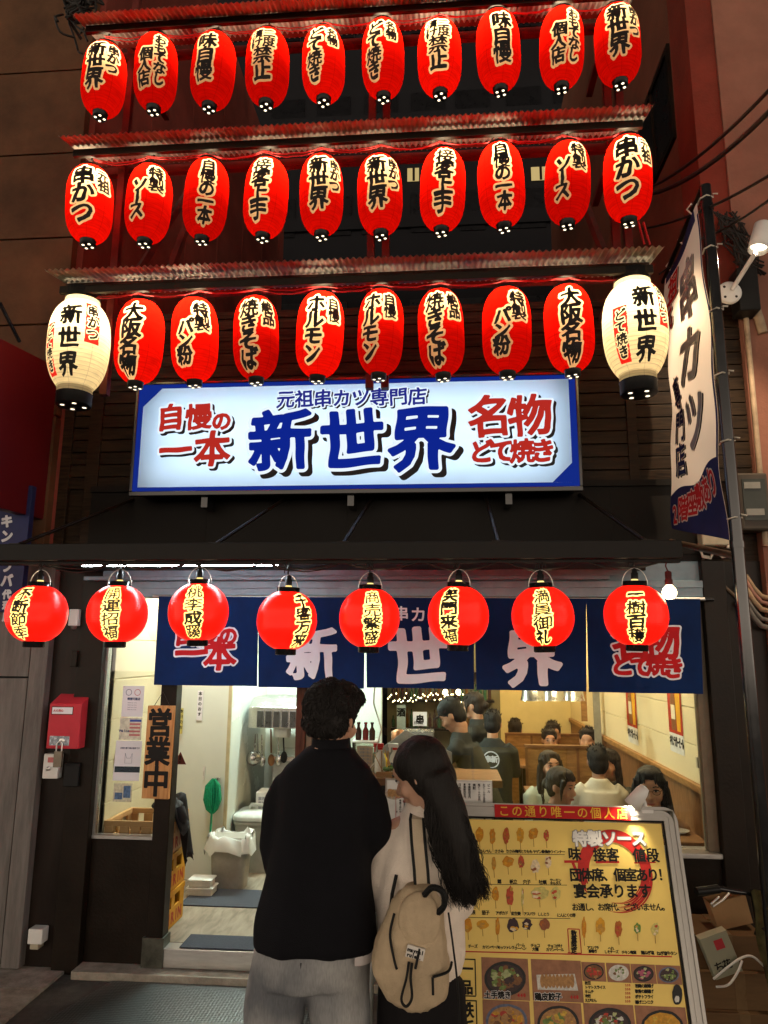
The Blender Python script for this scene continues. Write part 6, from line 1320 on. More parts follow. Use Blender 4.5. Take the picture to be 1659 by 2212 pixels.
F = fn(.0); b.add([F(-.028, -.017), F(.028, -.017), F(.028, .017), F(-.028, .017), fn(-.01)(-.028, -.017), fn(-.01)(.028, -.017), fn(-.01)(.028, .017), fn(-.01)(-.028, .017)], [(0, 1, 2, 3), (7, 6, 5, 4), (0, 4, 5, 1), (1, 5, 6, 2), (2, 6, 7, 3), (3, 7, 4, 0)]); lb = b.build('label', mat('white_label', (.7, .66, .6), .6), bp_t)
b = MB(); write(b, line('maynal', -.024, .006, .015, .55), fn(.0012), .0009); write(b, line('rulez.', -.024, -.009, .015, .50), fn(.0012), .0009); b.build('lettering', M_ink, lb)

# ---------------------------------------------------------------- people inside
def guest(x, y, zh, yaw, pitch, shirt, hair, label, s=.97, lean=.1, arms=None, smile=False, glasses=False, hairm=None, cat='person', stand=False, skin=None, cap=False, bend=0.0):
    base = FZ; t = thing('person', (x, y, base), label, cat, 'guests and staff inside' if False else None)
    R = head_rot(math.radians(yaw), math.radians(pitch)); F = head_rot(math.radians(yaw if stand or hair != 'back' else yaw)) @ Vector((0, 1, 0)); F = Vector((F.x, F.y, 0)).normalized(); Xr = Vector((F.y, -F.x, 0))
    C = Vector((x, y, zh)); N = C-F*(.03+lean*.2)-Vector((0, 0, .135*s)); hip = N-F*(lean+bend)-Vector((0, 0, .40)); hip.z = max(hip.z, base+.10) if not stand else N.z-.5
    P = lambda a, f, z: N+Xr*a+F*f+Vector((0, 0, z))
    if arms is None: arms = [((-.19, .05, -.28), (-.09, .25, -.30)), ((.19, .05, -.28), (.09, .25, -.30))]
    b = MB(); add_head(b, C, R, s, N); b.tube([N-Vector((0, 0, .06)), (N+hip)/2, hip], [.07, .10, .11], 14)
    for sg_, (e, h) in zip((-1, 1), arms):
        b.tube([P(sg_*.09, 0, -.12), P(sg_*.15, 0, -.135), P(*e), P(*h)], [.04, .036, .034, .024], 10); d = P(*h)-P(*e); hand_pieces(b, P(*h), d, (0, 0, -1), .9, .6)
    if stand:
        for sg_ in (-1, 1): b.tube([hip+Xr*sg_*.08, Vector((hip.x, hip.y, base+.45))+Xr*sg_*.09, Vector((hip.x, hip.y, base+.06))+Xr*sg_*.09], [.09, .065, .045], 10)
    else:
        for sg_ in (-1, 1): b.tube([hip+Xr*sg_*.08, hip+F*.34+Xr*sg_*.10+Vector((0, 0, .02)), hip+F*.36+Xr*sg_*.1+Vector((0, 0, base+.04-hip.z))], [.09, .065, .045], 10)
    finish(fuse(b, .010, 3), 'body', skin or M_skin, t)
    if not (hair == 'back'): add_face(t, C, R, s, smile, glasses)
    b = MB(); rt = Matrix((Xr, F, (0, 0, 1))).transposed(); mid = (N+hip)/2
    b.loft([ring_e(hip+Vector((0, 0, -.02)), .165, .13, 22, rt, .85), ring_e(mid, .17, .125, 22, rt, .85), ring_e(N.lerp(mid, .35), .165, .105, 22, rt, .85), ring_e(N+Vector((0, 0, -.075)), .150, .09, 22, rt), ring_e(N+Vector((0, 0, -.035)), .115, .082, 22, rt), ring_e(N+Vector((0, 0, .0)), .078, .074, 22, rt), ring_e(N+Vector((0, 0, .018)), .070, .068, 22, rt)])
    for sg_, (e, h) in zip((-1, 1), arms): b.tube([P(sg_*.11, 0, -.06), P(sg_*.165, 0, -.10), P(*e), P(e[0]*.15+h[0]*.85, e[1]*.15+h[1]*.85, e[2]*.15+h[2]*.85)], [.06, .062, .052, .042], 12)
    finish(fuse(b, .011, 4), 'shirt', shirt, t, wr_cloth(.005, 9))
    b = MB()
    if stand:
        b.loft([ring_e(hip+Vector((0, 0, z)), hx, .12, 20, rt) for z, hx in ((.03, .15), (-.1, .16))])
        for sg_ in (-1, 1): b.tube([hip+Xr*sg_*.08, Vector((hip.x, hip.y, base+.45))+Xr*sg_*.09, Vector((hip.x, hip.y, base+.08))+Xr*sg_*.09], [.10, .085, .07], 12)
    else:
        for sg_ in (-1, 1): b.tube([hip+Xr*sg_*.07+Vector((0, 0, -.01)), hip+F*.34+Xr*sg_*.10+Vector((0, 0, .02)), hip+F*.365+Xr*sg_*.1+Vector((0, 0, base+.07-hip.z))], [.11, .085, .065], 12)
    finish(fuse(b, .014, 3), 'trousers', cloth_mat('dark_trousers', (.02, .02, .025)), t)
    Q = lambda a, f, z: C+R @ Vector((a*s, f*s, z*s)); b = MB(); hs = MB(); r3 = random.Random(int(abs(x*1000)+abs(y*777)))
    b.ell(Q(0, -.020, .045), tuple(q*s for q in (.086, .098, .088)), 16, 12, R); b.ell(Q(0, -.045, -.01), tuple(q*s for q in (.080, .068, .085)), 14, 10, R); b.ell(Q(0, .020, .092), tuple(q*s for q in (.068, .055, .032)), 14, 8, R)
    if hair in ('long', 'bob'):
        L = -.30 if hair == 'long' else -.15
        for sx in (-1, 1): b.tube([Q(sx*.06, .015, .07), Q(sx*.086, .000, .0), Q(sx*.094, -.012, -.09), Q(sx*.098, -.015, L)], [v*s for v in (.022, .024, .028, .020 if hair == 'long' else .032)], 10)
        b.tube([Q(0, -.06, .02), Q(0, -.075, -.09), Q(0, -.08, L)], [v*s for v in (.07, .075, .05 if hair == 'long' else .06)], 12)
        for k in range(26): a = r3.uniform(-1, 1); a = math.copysign(.35+.65*abs(a), a); hs.tube([Q(.07*a, .070-.05*a*a, .100), Q(.072*a, .092-.05*a*a, .070), Q(.078*a, .090-.045*a*a, .045-.02*abs(a))], [.005*s, .005*s, .0012], 5, cap=False)
        for k in range(40): sx = r3.choice((-1, 1)); ph = r3.uniform(0, 6); hs.tube([Q(sx*(.075+.02*r3.random())+.006*math.sin(ph+q), .03-.05*r3.random(), .05-(.05-L)*q/7) for q in range(8)], [.005*s]*7+[.001], 5, cap=False)
    elif hair == 'tied':
        b.ell(Q(.0, -.115, -.01), (.04, .035, .04), 12, 8, R)
        for sx in (-1, 1): b.tube([Q(sx*.06, .05, .06), Q(sx*.08, .045, -.0), Q(sx*.078, .05, -.08)], [.02*s, .014*s, .004], 8)
        for k in range(24): a = r3.uniform(-1, 1); hs.tube([Q(.07*a, .065-.05*a*a, .10), Q(.075*a, .09-.05*a*a, .072), Q(.075*a, .092-.045*a*a, .055)], [.005*s, .005*s, .0012], 5, cap=False)
    else:
        for k in range(60): a = r3.uniform(0, 2*PI); e_ = r3.uniform(.2, 1.3); p = Q(.088*math.cos(a)*math.sin(e_), -.02+.1*math.sin(a)*math.sin(e_), .045+.09*math.cos(e_)); hs.tube([p, p+(p-C)*.12+Vector((r3.uniform(-.01, .01), r3.uniform(-.01, .01), .004))], [.006, .001], 5, cap=False)
    ho = finish(fuse(b, .008, 3), 'hair', hairm or M_hair_b, t, lambda p, n: .004*mnoise.noise(Vector((p.x*50, p.y*50, p.z*9))))
    if hs.v: hs.build('hair_locks', hairm or M_hair_b, ho)
    if cap:
        b = MB(); b.ell(Q(0, -.012, .068), tuple(q*s for q in (.092, .106, .075)), 18, 10, R); b.ell(Q(0, .105, .048), (.06, .055, .008), 14, 6, R); finish(fuse(b, .008, 2), 'cap', cloth_mat('dark_cap', (.03, .03, .03)), t)
    return t, N, F, Xr
T = lambda n, c: cloth_mat(n, c, 400, .25, .85, .1, 8)
guest(1.325, .50, .935, 196, -4, T('tan_sweater', (.42, .25, .14)), 'bob', 'woman with dark bob and glasses in tan sweater bending over the window table', 1.10, .06, [((-.24, .06, -.26), (-.17, .22, -.22)), ((.24, .08, -.22), (.14, .24, -.12))], glasses=True, hairm=M_hair)
guest(.805, .82, .885, 128, -8, T('olive_brown_top', (.17, .13, .08)), 'tied', 'woman with tied brown hair in olive top resting cheek on hand near the window', 1.0, .12, [((-.15, .18, -.24), (-.06, .16, -.09)), ((.19, .1, -.26), (.05, .25, -.28))], hairm=M_hair_b)
guest(.865, 1.80, .87, 166, 6, T('pale_mint_top', (.45, .52, .45)), 'long', 'smiling woman with long dark hair in pale mint top before the wooden booth', 1.02, .06, smile=True)
guest(1.235, 1.70, .93, 5, -5, T('pale_grey_tee', (.56, .54, .46)), 'back', 'person in pale grey shirt seen from behind at the middle table', 1.02, .02, hairm=M_hair)
guest(1.335, 1.78, .895, 222, 4, T('dark_grey_top', (.10, .10, .085)), 'long', 'young woman with fringe and long hair in dark top facing left at the right wall', 1.0, .05)
guest(1.13, 3.72, .865, 180, -4, T('charcoal_top', (.05, .05, .05)), 'short', 'guest with fringe looking down just over the nearer booth partition', 1.0, .05)
guest(.84, 4.55, .885, 10, 0, T('grey_top', (.2, .18, .15)), 'back', 'dark haired guest seen from behind above the farther booth at its left end', 1.0, .0)
guest(1.22, 4.05, .90, 175, -5, T('charcoal_top', (.05, .05, .05)), 'back', 'dark haired guest in the rear booth behind the one with a fringe', 1.02, .0)
guest(1.47, 3.35, .905, 200, 0, T('maroon_top', (.12, .04, .035)), 'back', 'dark haired guest in maroon top by the right wall in the rear booth', 1.05, .0)
M_tee = T('black_staff_tee', (.030, .032, .030))
guest(.06, 1.62, 1.285, -75, -32, M_tee, 'short', 'cook in dark cap and grey black staff shirt bending over the counter', 1.05, .20, [((-.16, .16, -.28), (-.10, .36, -.32)), ((.18, .14, -.30), (.08, .36, -.36))], stand=True, cap=True, hairm=M_hair)
guest(.27, 2.55, 1.30, -70, -10, M_tee, 'tied', 'waitress with tied long hair standing behind the cook', 1.0, .05, stand=True, hairm=M_hair_b)
t, N, F, Xr = guest(.43, 2.25, 1.16, 10, -12, M_tee, 'back', 'staff member in black shirt with round white back emblem standing by the booth', .95, .06, stand=True, hairm=M_hair)
b = MB(); c = N-F*.135-Vector((0, 0, .15)); R0, R1 = .062, .072; fn = lambda u, v: c+Xr*u+Vector((0, 0, v))-F*.012*math.cos(u*8)
for k in range(40):
    a, a2 = 2*PI*k/40, 2*PI*(k+1)/40; b.add([fn(r*math.cos(q), r*math.sin(q)) for r, q in ((R0, a), (R1, a), (R1, a2), (R0, a2))], [(0, 1, 2, 3)])
write(b, [('串', -.028, .005, .058), ('新', .028, .005, .058)], fn, .003); write(b, line('新世界', -.045, -.09, .03), fn, .001); b.build('back_emblem', mat('white_print', (0,)*3), t)
# ================================================================== MENU BOARD, STANDS, STREET PROPS
BO = Vector((0.916, -1.20, 1.084)); BEX = Vector((1, 0, 0)); BEY = Vector((0, .285, .9585)).normalized(); BN_ = BEX.cross(BEY)
def bw(u, v, off=0.0): return BO+BEX*u+BEY*v+BN_*off
def bc(x, y):
    "board coordinates of a point measured on the sheet"
    px, py = 968+x*.3333, 1728+y*.3333; d = Vector(_f+(px-PW/2)/FPX*_r-(py-PH/2)/FPX*_u); k = (BO-Vector(CAM)).dot(BN_)/d.dot(BN_); p = Vector(CAM)+d*k-BO
    return p.dot(BEX), p.dot(BEY)
UL, UR, VT, VB = -.955, .0, 0.0, -1.13
mbd = thing('menu_board', (.44, -1.35, GZ), 'yellow illustrated menu board in a silver frame standing on the street', 'menu board')
BA = lambda off: (lambda u, v: bw(u, v, off))
b = MB(); b.prism([(UL, VB), (UR, VB), (UR, VT), (UL, VT)], BA(-.004), BA(0)); sh = b.build('sheet', mat('yellow_menu_print', (0.92, 0.67, 0.18), .4, var=.07, scale=3), mbd)
def frame_ring(o, i, ro, o0, o1, b):
    def rr(m, r, n=8):
        pts = []
        for cx_, cy_, a0 in ((UR+m-r, VT+m-r, 0), (UL-m+r, VT+m-r, PI/2), (UL-m+r, VB-m+r, PI), (UR+m-r, VB-m+r, 3*PI/2)):
            for k in range(n+1): a = a0+PI/2*k/n; pts.append((cx_+r*math.cos(a), cy_+r*math.sin(a)))
        return pts
    O, I = rr(o, ro), rr(i, .002); n = len(O)
    vs = [bw(*p, o1) for p in O]+[bw(*p, o1) for p in I]+[bw(*p, o0) for p in O]+[bw(*p, o0) for p in I]
    b.add(vs, [q for k in range(n) for q in ((k, (k+1) % n, n+(k+1) % n, n+k), (2*n+k, k, (k+1) % n, 2*n+(k+1) % n)[0:0] or (k, 2*n+k, 2*n+(k+1) % n, (k+1) % n), (n+k, n+(k+1) % n, 3*n+(k+1) % n, 3*n+k), (2*n+k, 3*n+k, 3*n+(k+1) % n, 2*n+(k+1) % n))])
b = MB(); frame_ring(.052, .012, .05, -.03, .012, b); frame_ring(.066, .053, .055, -.034, .018, b); frame_ring(.036, .030, .03, .0121, .016, b); b.build('frame', mat('silver_frame', (.42, .40, .37), .35, .3, var=.08), mbd, bevel=.002)
b = MB(); frame_ring(.0119, .004, .004, .001, .004, b); b.build('inner_border', M_ink, mbd)
for x in (UL-.03, UR+.03):
    b = MB(); b.beam(bw(x, -.1, -.04), (BO.x+x, -.62, GZ+.01), .03, .02); b.build('leg', M_alu, mbd); b = MB(); b.beam(bw(x, VB-.08, -.02), (BO.x+x, bw(x, VB-.2, 0).y, GZ), .03, .03); b.build('leg', M_alu, mbd)
# banner strip on the top rail
b = MB(); A0, A1 = bc(303, 150), bc(1172, 60)
b.prism([(A0[0], .010), (A1[0], .010), (A1[0], .061), (A0[0], .061)], BA(.0182), BA(.0205)); st = b.build('red_strip', mat('red_strip', (.50, .012, .012), .3, var=.06), mbd)
b = MB(); s = 'この通り唯一の個人店'; n = len(s); w_ = (A1[0]-A0[0]-.02)/n; write(b, [(c_, A0[0]+.012+w_*(k+.5), .036, .047) for k, c_ in enumerate(s)], BA(.0215), .0006, h=.0011); b.build('lettering', mat('gold_print', (.75, .42, .04), .4), st)
inkB, whB, rdB, gyB = MB(), MB(), MB(), MB()
def wl_(mb, s, xs, y, size, t, off, x1=None, rot=0.0):
    "characters of s on the sheet; xs start, x1 end (measured), size measured"
    n = len(s); x1 = x1 if x1 is not None else xs+n*size; dy = (x1-xs)*.035*0
    S = abs(bc(xs, y)[0]-bc(xs+size, y)[0]); out = []
    for k, c_ in enumerate(s):
        u, v = bc(xs+(x1-xs)*(k+.5)/n, y); out.append((c_, u, v, S, rot))
    write(mb, out, BA(off), t, h=max(.0009, S/34), maxrun=40)
# enso brush circle in red
r2 = random.Random(2); cu, cv = bc(1083, 462); ru = abs(bc(1315, 462)[0]-bc(850, 462)[0])/2; rv = abs(bc(1083, 190)[1]-bc(1083, 720)[1])/2
for k in range(15):
    f0 = k/14; rr = 1.0-.26*f0; a0 = math.radians(205-18*f0+r2.uniform(-8, 8)); a1 = math.radians(-78-30*r2.random()); w0 = .0085; n = 46; P = []
    for q in range(n+1):
        a = a0+(a1-a0)*q/n; thick = w0*(.55+.6*math.sin(PI*q/n)**.6)*(.35 if q > n*.72 and k % 2 else 1)*(1-.75*(q/n)**5)
        wob = 1+.012*math.sin(q*.4+k); P.append((cu+ru*rr*wob*math.cos(a), cv+rv*rr*wob*math.sin(a), math.cos(a), math.sin(a), thick*(1.15 if a > .6 else .9)))
    vs = []
    for (u, v, cx_, sx_, th) in P: vs += [bw(u-cx_*th*.5, v-sx_*th*.5, .0012+.00003*k), bw(u+cx_*th*.5, v+sx_*th*.5, .0012+.00003*k)]
    rdB.add(vs, [(2*q, 2*q+1, 2*q+3, 2*q+2) for q in range(n)])
def bar(mb, x0, y0, x1, y1, th, off):
    p, q = bc(x0, y0), bc(x1, y1); d = Vector((q[0]-p[0], q[1]-p[1])).normalized(); n = Vector((-d.y, d.x))*th/2
    mb.add([bw(p[0]-n.x, p[1]-n.y, off), bw(q[0]-n.x, q[1]-n.y, off), bw(q[0]+n.x, q[1]+n.y, off), bw(p[0]+n.x, p[1]+n.y, off)], [(0, 1, 2, 3)])
head = (MB(), MB()); hold = inkB; inkB = head[0]
bar(rdB, 752, 400, 890, 398, .010, .0018); bar(rdB, 955, 403, 1108, 402, .009, .0018); bar(rdB, 1205, 408, 1345, 405, .005, .0018); bar(rdB, 805, 400, 860, 530, .012, .0009)
wl_(gyB, '特製ソース', 806, 250, 96, .0052, .0024, 1282); wl_(head[1], '特製ソース', 806, 250, 96, .0026, .0032, 1282)
wl_(inkB, '味', 776, 350, 84, .0016, .0026, 860); wl_(inkB, '接客', 938, 355, 84, .0016, .0026, 1106); wl_(inkB, '値段', 1194, 358, 86, .0016, .0026, 1366)
wl_(inkB, '団体席、個室あり！', 790, 485, 80, .0017, .0026, 1432); wl_(inkB, '宴会承ります', 812, 590, 86, .0017, .0026, 1316); wl_(inkB, 'お通し、お席代、ございません。', 802, 694, 46, .0008, .0026, 1428)
inkB = hold
for y, a, c_ in ((352, 150, 755), (550, 130, 770), (766, 95, 792)): bar(inkB, a, y-4, c_, y+2, .0022, .0011)
bar(rdB, 100, 982, 1450, 1016, .0045, .0011)
for s, x, y, z_ in (('はんぺん', 240, 332, 20), ('ささみ', 330, 332, 20), ('ささみ梅肉', 423, 333, 19), ('とりもも', 508, 334, 19), ('ヤゲン軟骨', 598, 335, 19), ('赤ウインナー', 700, 336, 19), ('鱚', 332, 528, 24), ('帆立', 423, 530, 24), ('穴子', 510, 531, 24), ('牡蠣', 613, 533, 24), ('サーモン', 696, 520, 18), ('タルタル', 696, 540, 18),
                    ('蓮根', 152, 728, 24), ('茄子', 243, 730, 24), ('アボカド', 348, 733, 20), ('紅生姜', 440, 736, 20), ('アスパラ', 528, 738, 19), ('ししとう', 618, 741, 19), ('にんにくの芽', 766, 747, 20), ('チーズ', 160, 948, 20), ('カマンベール', 276, 953, 18), ('モッツァレラ', 375, 956, 18), ('バーム', 468, 940, 19), ('クーヘン', 468, 962, 19), ('チョコ', 565, 943, 20), ('大福', 565, 967, 20), ('チョコがけ', 692, 946, 19), ('カマンベール', 692, 970, 19),
                    ('アスパラ', 938, 958, 19), ('豚巻き', 938, 980, 18), ('へれ', 1055, 962, 19), ('しそチーズ', 1058, 984, 18), ('チキン南蛮', 1172, 988, 19), ('鶏ねぎ塩', 1292, 990, 21), ('ねぎ塩牛タン', 1418, 994, 22)):
    wl_(inkB, s, x-len(s)*z_/2, y, z_*1.12, .0006, .0013, x+len(s)*z_/2)
labB = inkB; inkB = MB()
def flush(n):
    global inkB
    inkB.build(n, M_ink, mbd); inkB = MB()
for k, c_ in enumerate('数量限定'): wl_(inkB, c_, 796, 865+37*k, 38, .0011, .0026)
flush('limited_lettering')
for a in ((775, 835, 850, 838), (775, 990, 865, 994), (775, 835, 784, 990), (850, 838, 864, 994)): bar(rdB, *a, .0036, .0016)
def tallbox(x0, y0, x1, y1, s, z_):
    for a in ((x0, y0, x1, y0+4), (x0, y1, x1+6, y1+4), (x0, y0, x0-2, y1), (x1, y0, x1+6, y1)): bar(inkB, *a, .0045, .0012)
    for k, c_ in enumerate(s): wl_(inkB, c_, (x0+x1)/2-z_/2, y0+(y1-y0)*(k+.5)/len(s)+4, z_, .002, .0013)
tallbox(66, 1030, 174, 1268, '一品', 82); flush('section_heading'); tallbox(64, 1298, 182, 1530, '鉄板', 88); flush('section_heading')
for k, s in enumerate(('枝豆', 'トマトスライス', 'キムチ', '冷奴', 'えびせん')): wl_(inkB, s, 886, 1186+28*k, 21, .0006, .0013, 886+len(s)*19); k == 4 and flush('side_dish_list'); wl_(rdB, '３３０'.translate(str.maketrans('０１２３', '0123')), 1145, 1200+26*k, 17, .0005, .0013, 1182)
for k, s in enumerate(('若鶏の唐揚げ', '軟骨の唐揚げ', 'ポテトフライ', '揚げニンニク')): wl_(inkB, s, 1212, 1205+35*k, 22, .0007, .0013, 1330)
flush('fried_dish_list')
# skewers
def blob(mb, cx_, cy_, rx, ry, off, seed, n=18, j=.16):
    r3 = random.Random(seed); P = []
    for k in range(n): a = 2*PI*k/n; q = 1+r3.uniform(-j, j); P.append(bw(*bc(cx_+rx*q*math.cos(a), cy_+ry*q*math.sin(a)), off))
    mb.add(P, [tuple(range(n))])
SKC = [(.62, .25, .015), (.46, .13, .02), (.70, .34, .02), (.52, .08, .03), (.56, .30, .05), (.30, .10, .04), (.05, .025, .03), (.62, .52, .16), (.14, .26, .05), (.78, .62, .40)]
skM = [mat('fried_print_%s' % 'abcdefghij'[k], c_, .4, var=.25, scale=90) for k, c_ in enumerate(SKC)]+[mat('skewer_stick_print', (.46, .26, .06), .5)]
SK = [(203, 225, 20, 48, 0), (287, 235, 16, 52, 0), (375, 232, 17, 52, 1), (467, 230, 20, 50, 2), (552, 218, 26, 38, 0), (636, 228, 14, 36, 3), (296, 412, 12, 44, 4), (387, 400, 32, 36, 0), (474, 400, 17, 42, 3), (566, 430, 26, 44, 9), (648, 402, 18, 38, 9), (140, 610, 14, 34, 1), (212, 602, 28, 34, 4), (306, 610, 20, 46, 0), (400, 622, 20, 62, 3), (482, 630, 7, 66, 7), (592, 606, 50, 42, 7), (695, 606, 26, 42, 7), (128, 815, 24, 44, 0), (222, 806, 34, 30, 2), (320, 818, 12, 56, 0), (420, 810, 34, 46, 6), (512, 808, 26, 36, 6), (622, 806, 28, 40, 5),
      (880, 830, 12, 66, 0), (985, 818, 26, 52, 2), (1104, 838, 20, 52, 1), (1226, 832, 18, 34, 8), (1340, 838, 22, 44, 7)]
for i, (x, y, rx, ry, c_) in enumerate(SK):
    b = MB(); b.use(10); bar(b, x, y+ry*.7, x+4, y+ry+48, .0028, .0010); b.use(c_); rx *= 1.2; blob(b, x, y, rx, ry, .0016, i); r3 = random.Random(i+50)
    for k in range(5): b.use(r3.choice((c_, (c_+2) % 6, 4 if c_ < 6 else 9))); blob(b, x+r3.uniform(-.5, .5)*rx, y+r3.uniform(-.7, .7)*ry, rx*.4, ry*.22, .0020+.0001*k, i*7+k, 10, .3)
    b.build('skewer_picture', skM, mbd)
# dish photos
def dish(x0, y0, x1, y1, bg_, bowl, foods, seed, txt=None, plate=False):
    b = MB(); r3 = random.Random(seed); u0, v0 = bc(x0, y1); u1, v1 = bc(x1, y0); F = BA(.0012); b.add([F(u0, v0), F(u1, v0), F(u1, v1), F(u0, v1)], [(0, 1, 2, 3)])
    cx_, cy_, hx, hy = (x0+x1)/2, (y0+y1)/2, (x1-x0)/2, (y1-y0)/2; b.use(1)
    if plate: p_ = [(cx_-hx*.86, cy_-hy*.3), (cx_+hx*.75, cy_-hy*.35), (cx_+hx*.9, cy_+hy*.5), (cx_-hx*.8, cy_+hy*.45)]; b.add([bw(*bc(*q), .0018) for q in p_], [(0, 1, 2, 3)])
    else: blob(b, cx_, cy_, hx*.92, hy*.88, .0018, seed, 30, .01); b.use(2); blob(b, cx_, cy_, hx*.80, hy*.74, .0022, seed, 30, .02)
    for k in range(60 if hx > 90 else 26):
        a = r3.uniform(0, 2*PI); q = r3.random()**.6*.62; b.use(3+r3.randrange(len(foods))); s_ = hx*r3.uniform(.06, .17)
        if plate and k < 9: b.use(3); blob(b, cx_-hx*.6+k*hx*.155, cy_+hy*.02, hx*.10, hy*.36, .0024+.00003*k, seed+k, 12, .1); continue
        if plate: continue
        blob(b, cx_+hx*q*math.cos(a), cy_+hy*q*math.sin(a), s_, s_*r3.uniform(.5, 1.2), .0024+.00002*k, seed*31+k, 9, .3)
    o = b.build('dish_picture', [mat('wood_table_print', (.33, .15, .08), .4, var=.25, scale=30), bowl, bg_]+foods, mbd)
    if txt:
        cp = MB()
        for sl_, t_, off in ((0, .0028, .0042), (1, .0012, .0050)): wl_(cp.use(sl_), txt, x0+10, y1-26, 44, t_, off, x0+10+44*len(txt))
        cp.build('caption', [mat('white_menu_print', (.76, .74, .72), .4), M_ink], mbd)
        wl_(rdB, '440', x1-70, y1-24, 24, .0012, .0050, x1-12)
fd = lambda n, c_: mat('food_print_'+n, c_, .4, var=.35, scale=80)
dk, blu, blk, wht = fd('dark', (.05, .03, .03)), fd('blue_bowl', (.12, .14, .22)), fd('black_bowl', (.02, .02, .02)), fd('white_plate', (.62, .60, .55))
gr, gr2, br_, rd_, pk, ye, no_, or_ = fd('leek', (.16, .24, .06)), fd('pale_leek', (.42, .46, .22)), fd('stew', (.20, .09, .035)), fd('tomato', (.48, .05, .03)), fd('pickle', (.42, .10, .16)), fd('egg', (.62, .40, .06)), fd('noodle', (.42, .22, .08)), fd('gold', (.60, .30, .03))
dish(222, 1030, 516, 1288, dk, blk, [gr, gr2, br_, dk, br_], 3, '土手焼き'); dish(550, 1043, 858, 1300, wht, wht, [no_], 4, '鶏皮餃子', True)
dish(872, 1055, 1014, 1172, br_, blk, [rd_, rd_, no_], 5); dish(1034, 1061, 1176, 1180, wht, wht, [br_, gr, wht], 6); dish(1194, 1068, 1338, 1186, dk, blk, [pk, gr2, pk], 7); dish(1357, 1075, 1502, 1192, dk, blu, [gr, gr2, gr], 8)
dish(230, 1306, 526, 1560, no_, blu, [no_, no_, br_, rd_, or_], 9); dish(566, 1318, 860, 1570, no_, blk, [or_, no_, gr, ye], 10); dish(896, 1330, 1198, 1590, dk, blk, [gr, gr2, rd_, wht, br_], 11); dish(1236, 1345, 1536, 1600, or_, blk, [or_, ye, or_], 12)
b = MB(); blob(b, 1484, 1262, 34, 66, .0026, 90, 22, .05); b.use(1); blob(b, 1484, 1290, 16, 22, .0030, 91, 12, .2); b.build('dish_picture', [blk, wht], mbd)
head[0].build('slogan_lettering', M_ink, mbd); head[1].build('sauce_lettering', mat('white_menu_print', (.76, .74, .72), .4), mbd)
gyB.build('letter_outline', mat('grey_outline_print', (.22, .21, .25), .4), mbd); rdB.build('red_print', mat('red_menu_print', (.50, .025, .02), .4, var=.1, scale=60), mbd); labB.build('item_lettering', M_ink, mbd)
# clip lamp on the board
c = at(1378, 1722, -1.21); dr = Vector((-.52, .10, -.72)).normalized(); hd = Vector(c)+Vector((0, 0, 0))
t = thing('clip_lamp', (c[0]+.03, -1.20, 1.12), 'lit white clip lamp shining down on the top of the menu board', 'lamp')
b = MB(); b.lathe([(.008, -.055), (.020, -.052), (.027, -.03), (.036, .045), (.033, .045), (.024, -.02)], hd+dr*.0+Vector((-.0, 0, 0)), 22, ax=dr, cap=False); b.build('shade', mat('white_lamp_paint', (.72, .71, .68), .3, var=.04), t)
b = MB(); b.lathe([(.030, .034), (.0005, .036)], hd, 18, ax=dr, cap=False); b.build('lens', lamp_mat('clip_lamp_lens', (1.0, .92, .74), 6.0, False), t)
b = MB(); b.tube([hd+dr*-.02, hd+Vector((.03, .02, -.02)), (c[0]+.04, -1.185, 1.125)], .009, 8); b.box(c[0]+.015, c[0]+.065, -1.20, -1.165, 1.098, 1.15); b.build('clip', mat('white_lamp_paint', (0,)*3), t, bevel=.004)
l = bpy.data.lights.new('lamp_beam', 'SPOT'); l.energy = 14.0; l.color = (1.0, .86, .60); l.spot_size = math.radians(120); l.spot_blend = .8; l.shadow_soft_size = .02
lo = bpy.data.objects.new('lamp_beam', l); COL.objects.link(lo); lo.parent = t; lo.location = hd+dr*.05-Vector(t.location); lo.rotation_euler = Vector((-.42, .0, -.9)).to_track_quat('-Z', 'Y').to_euler()
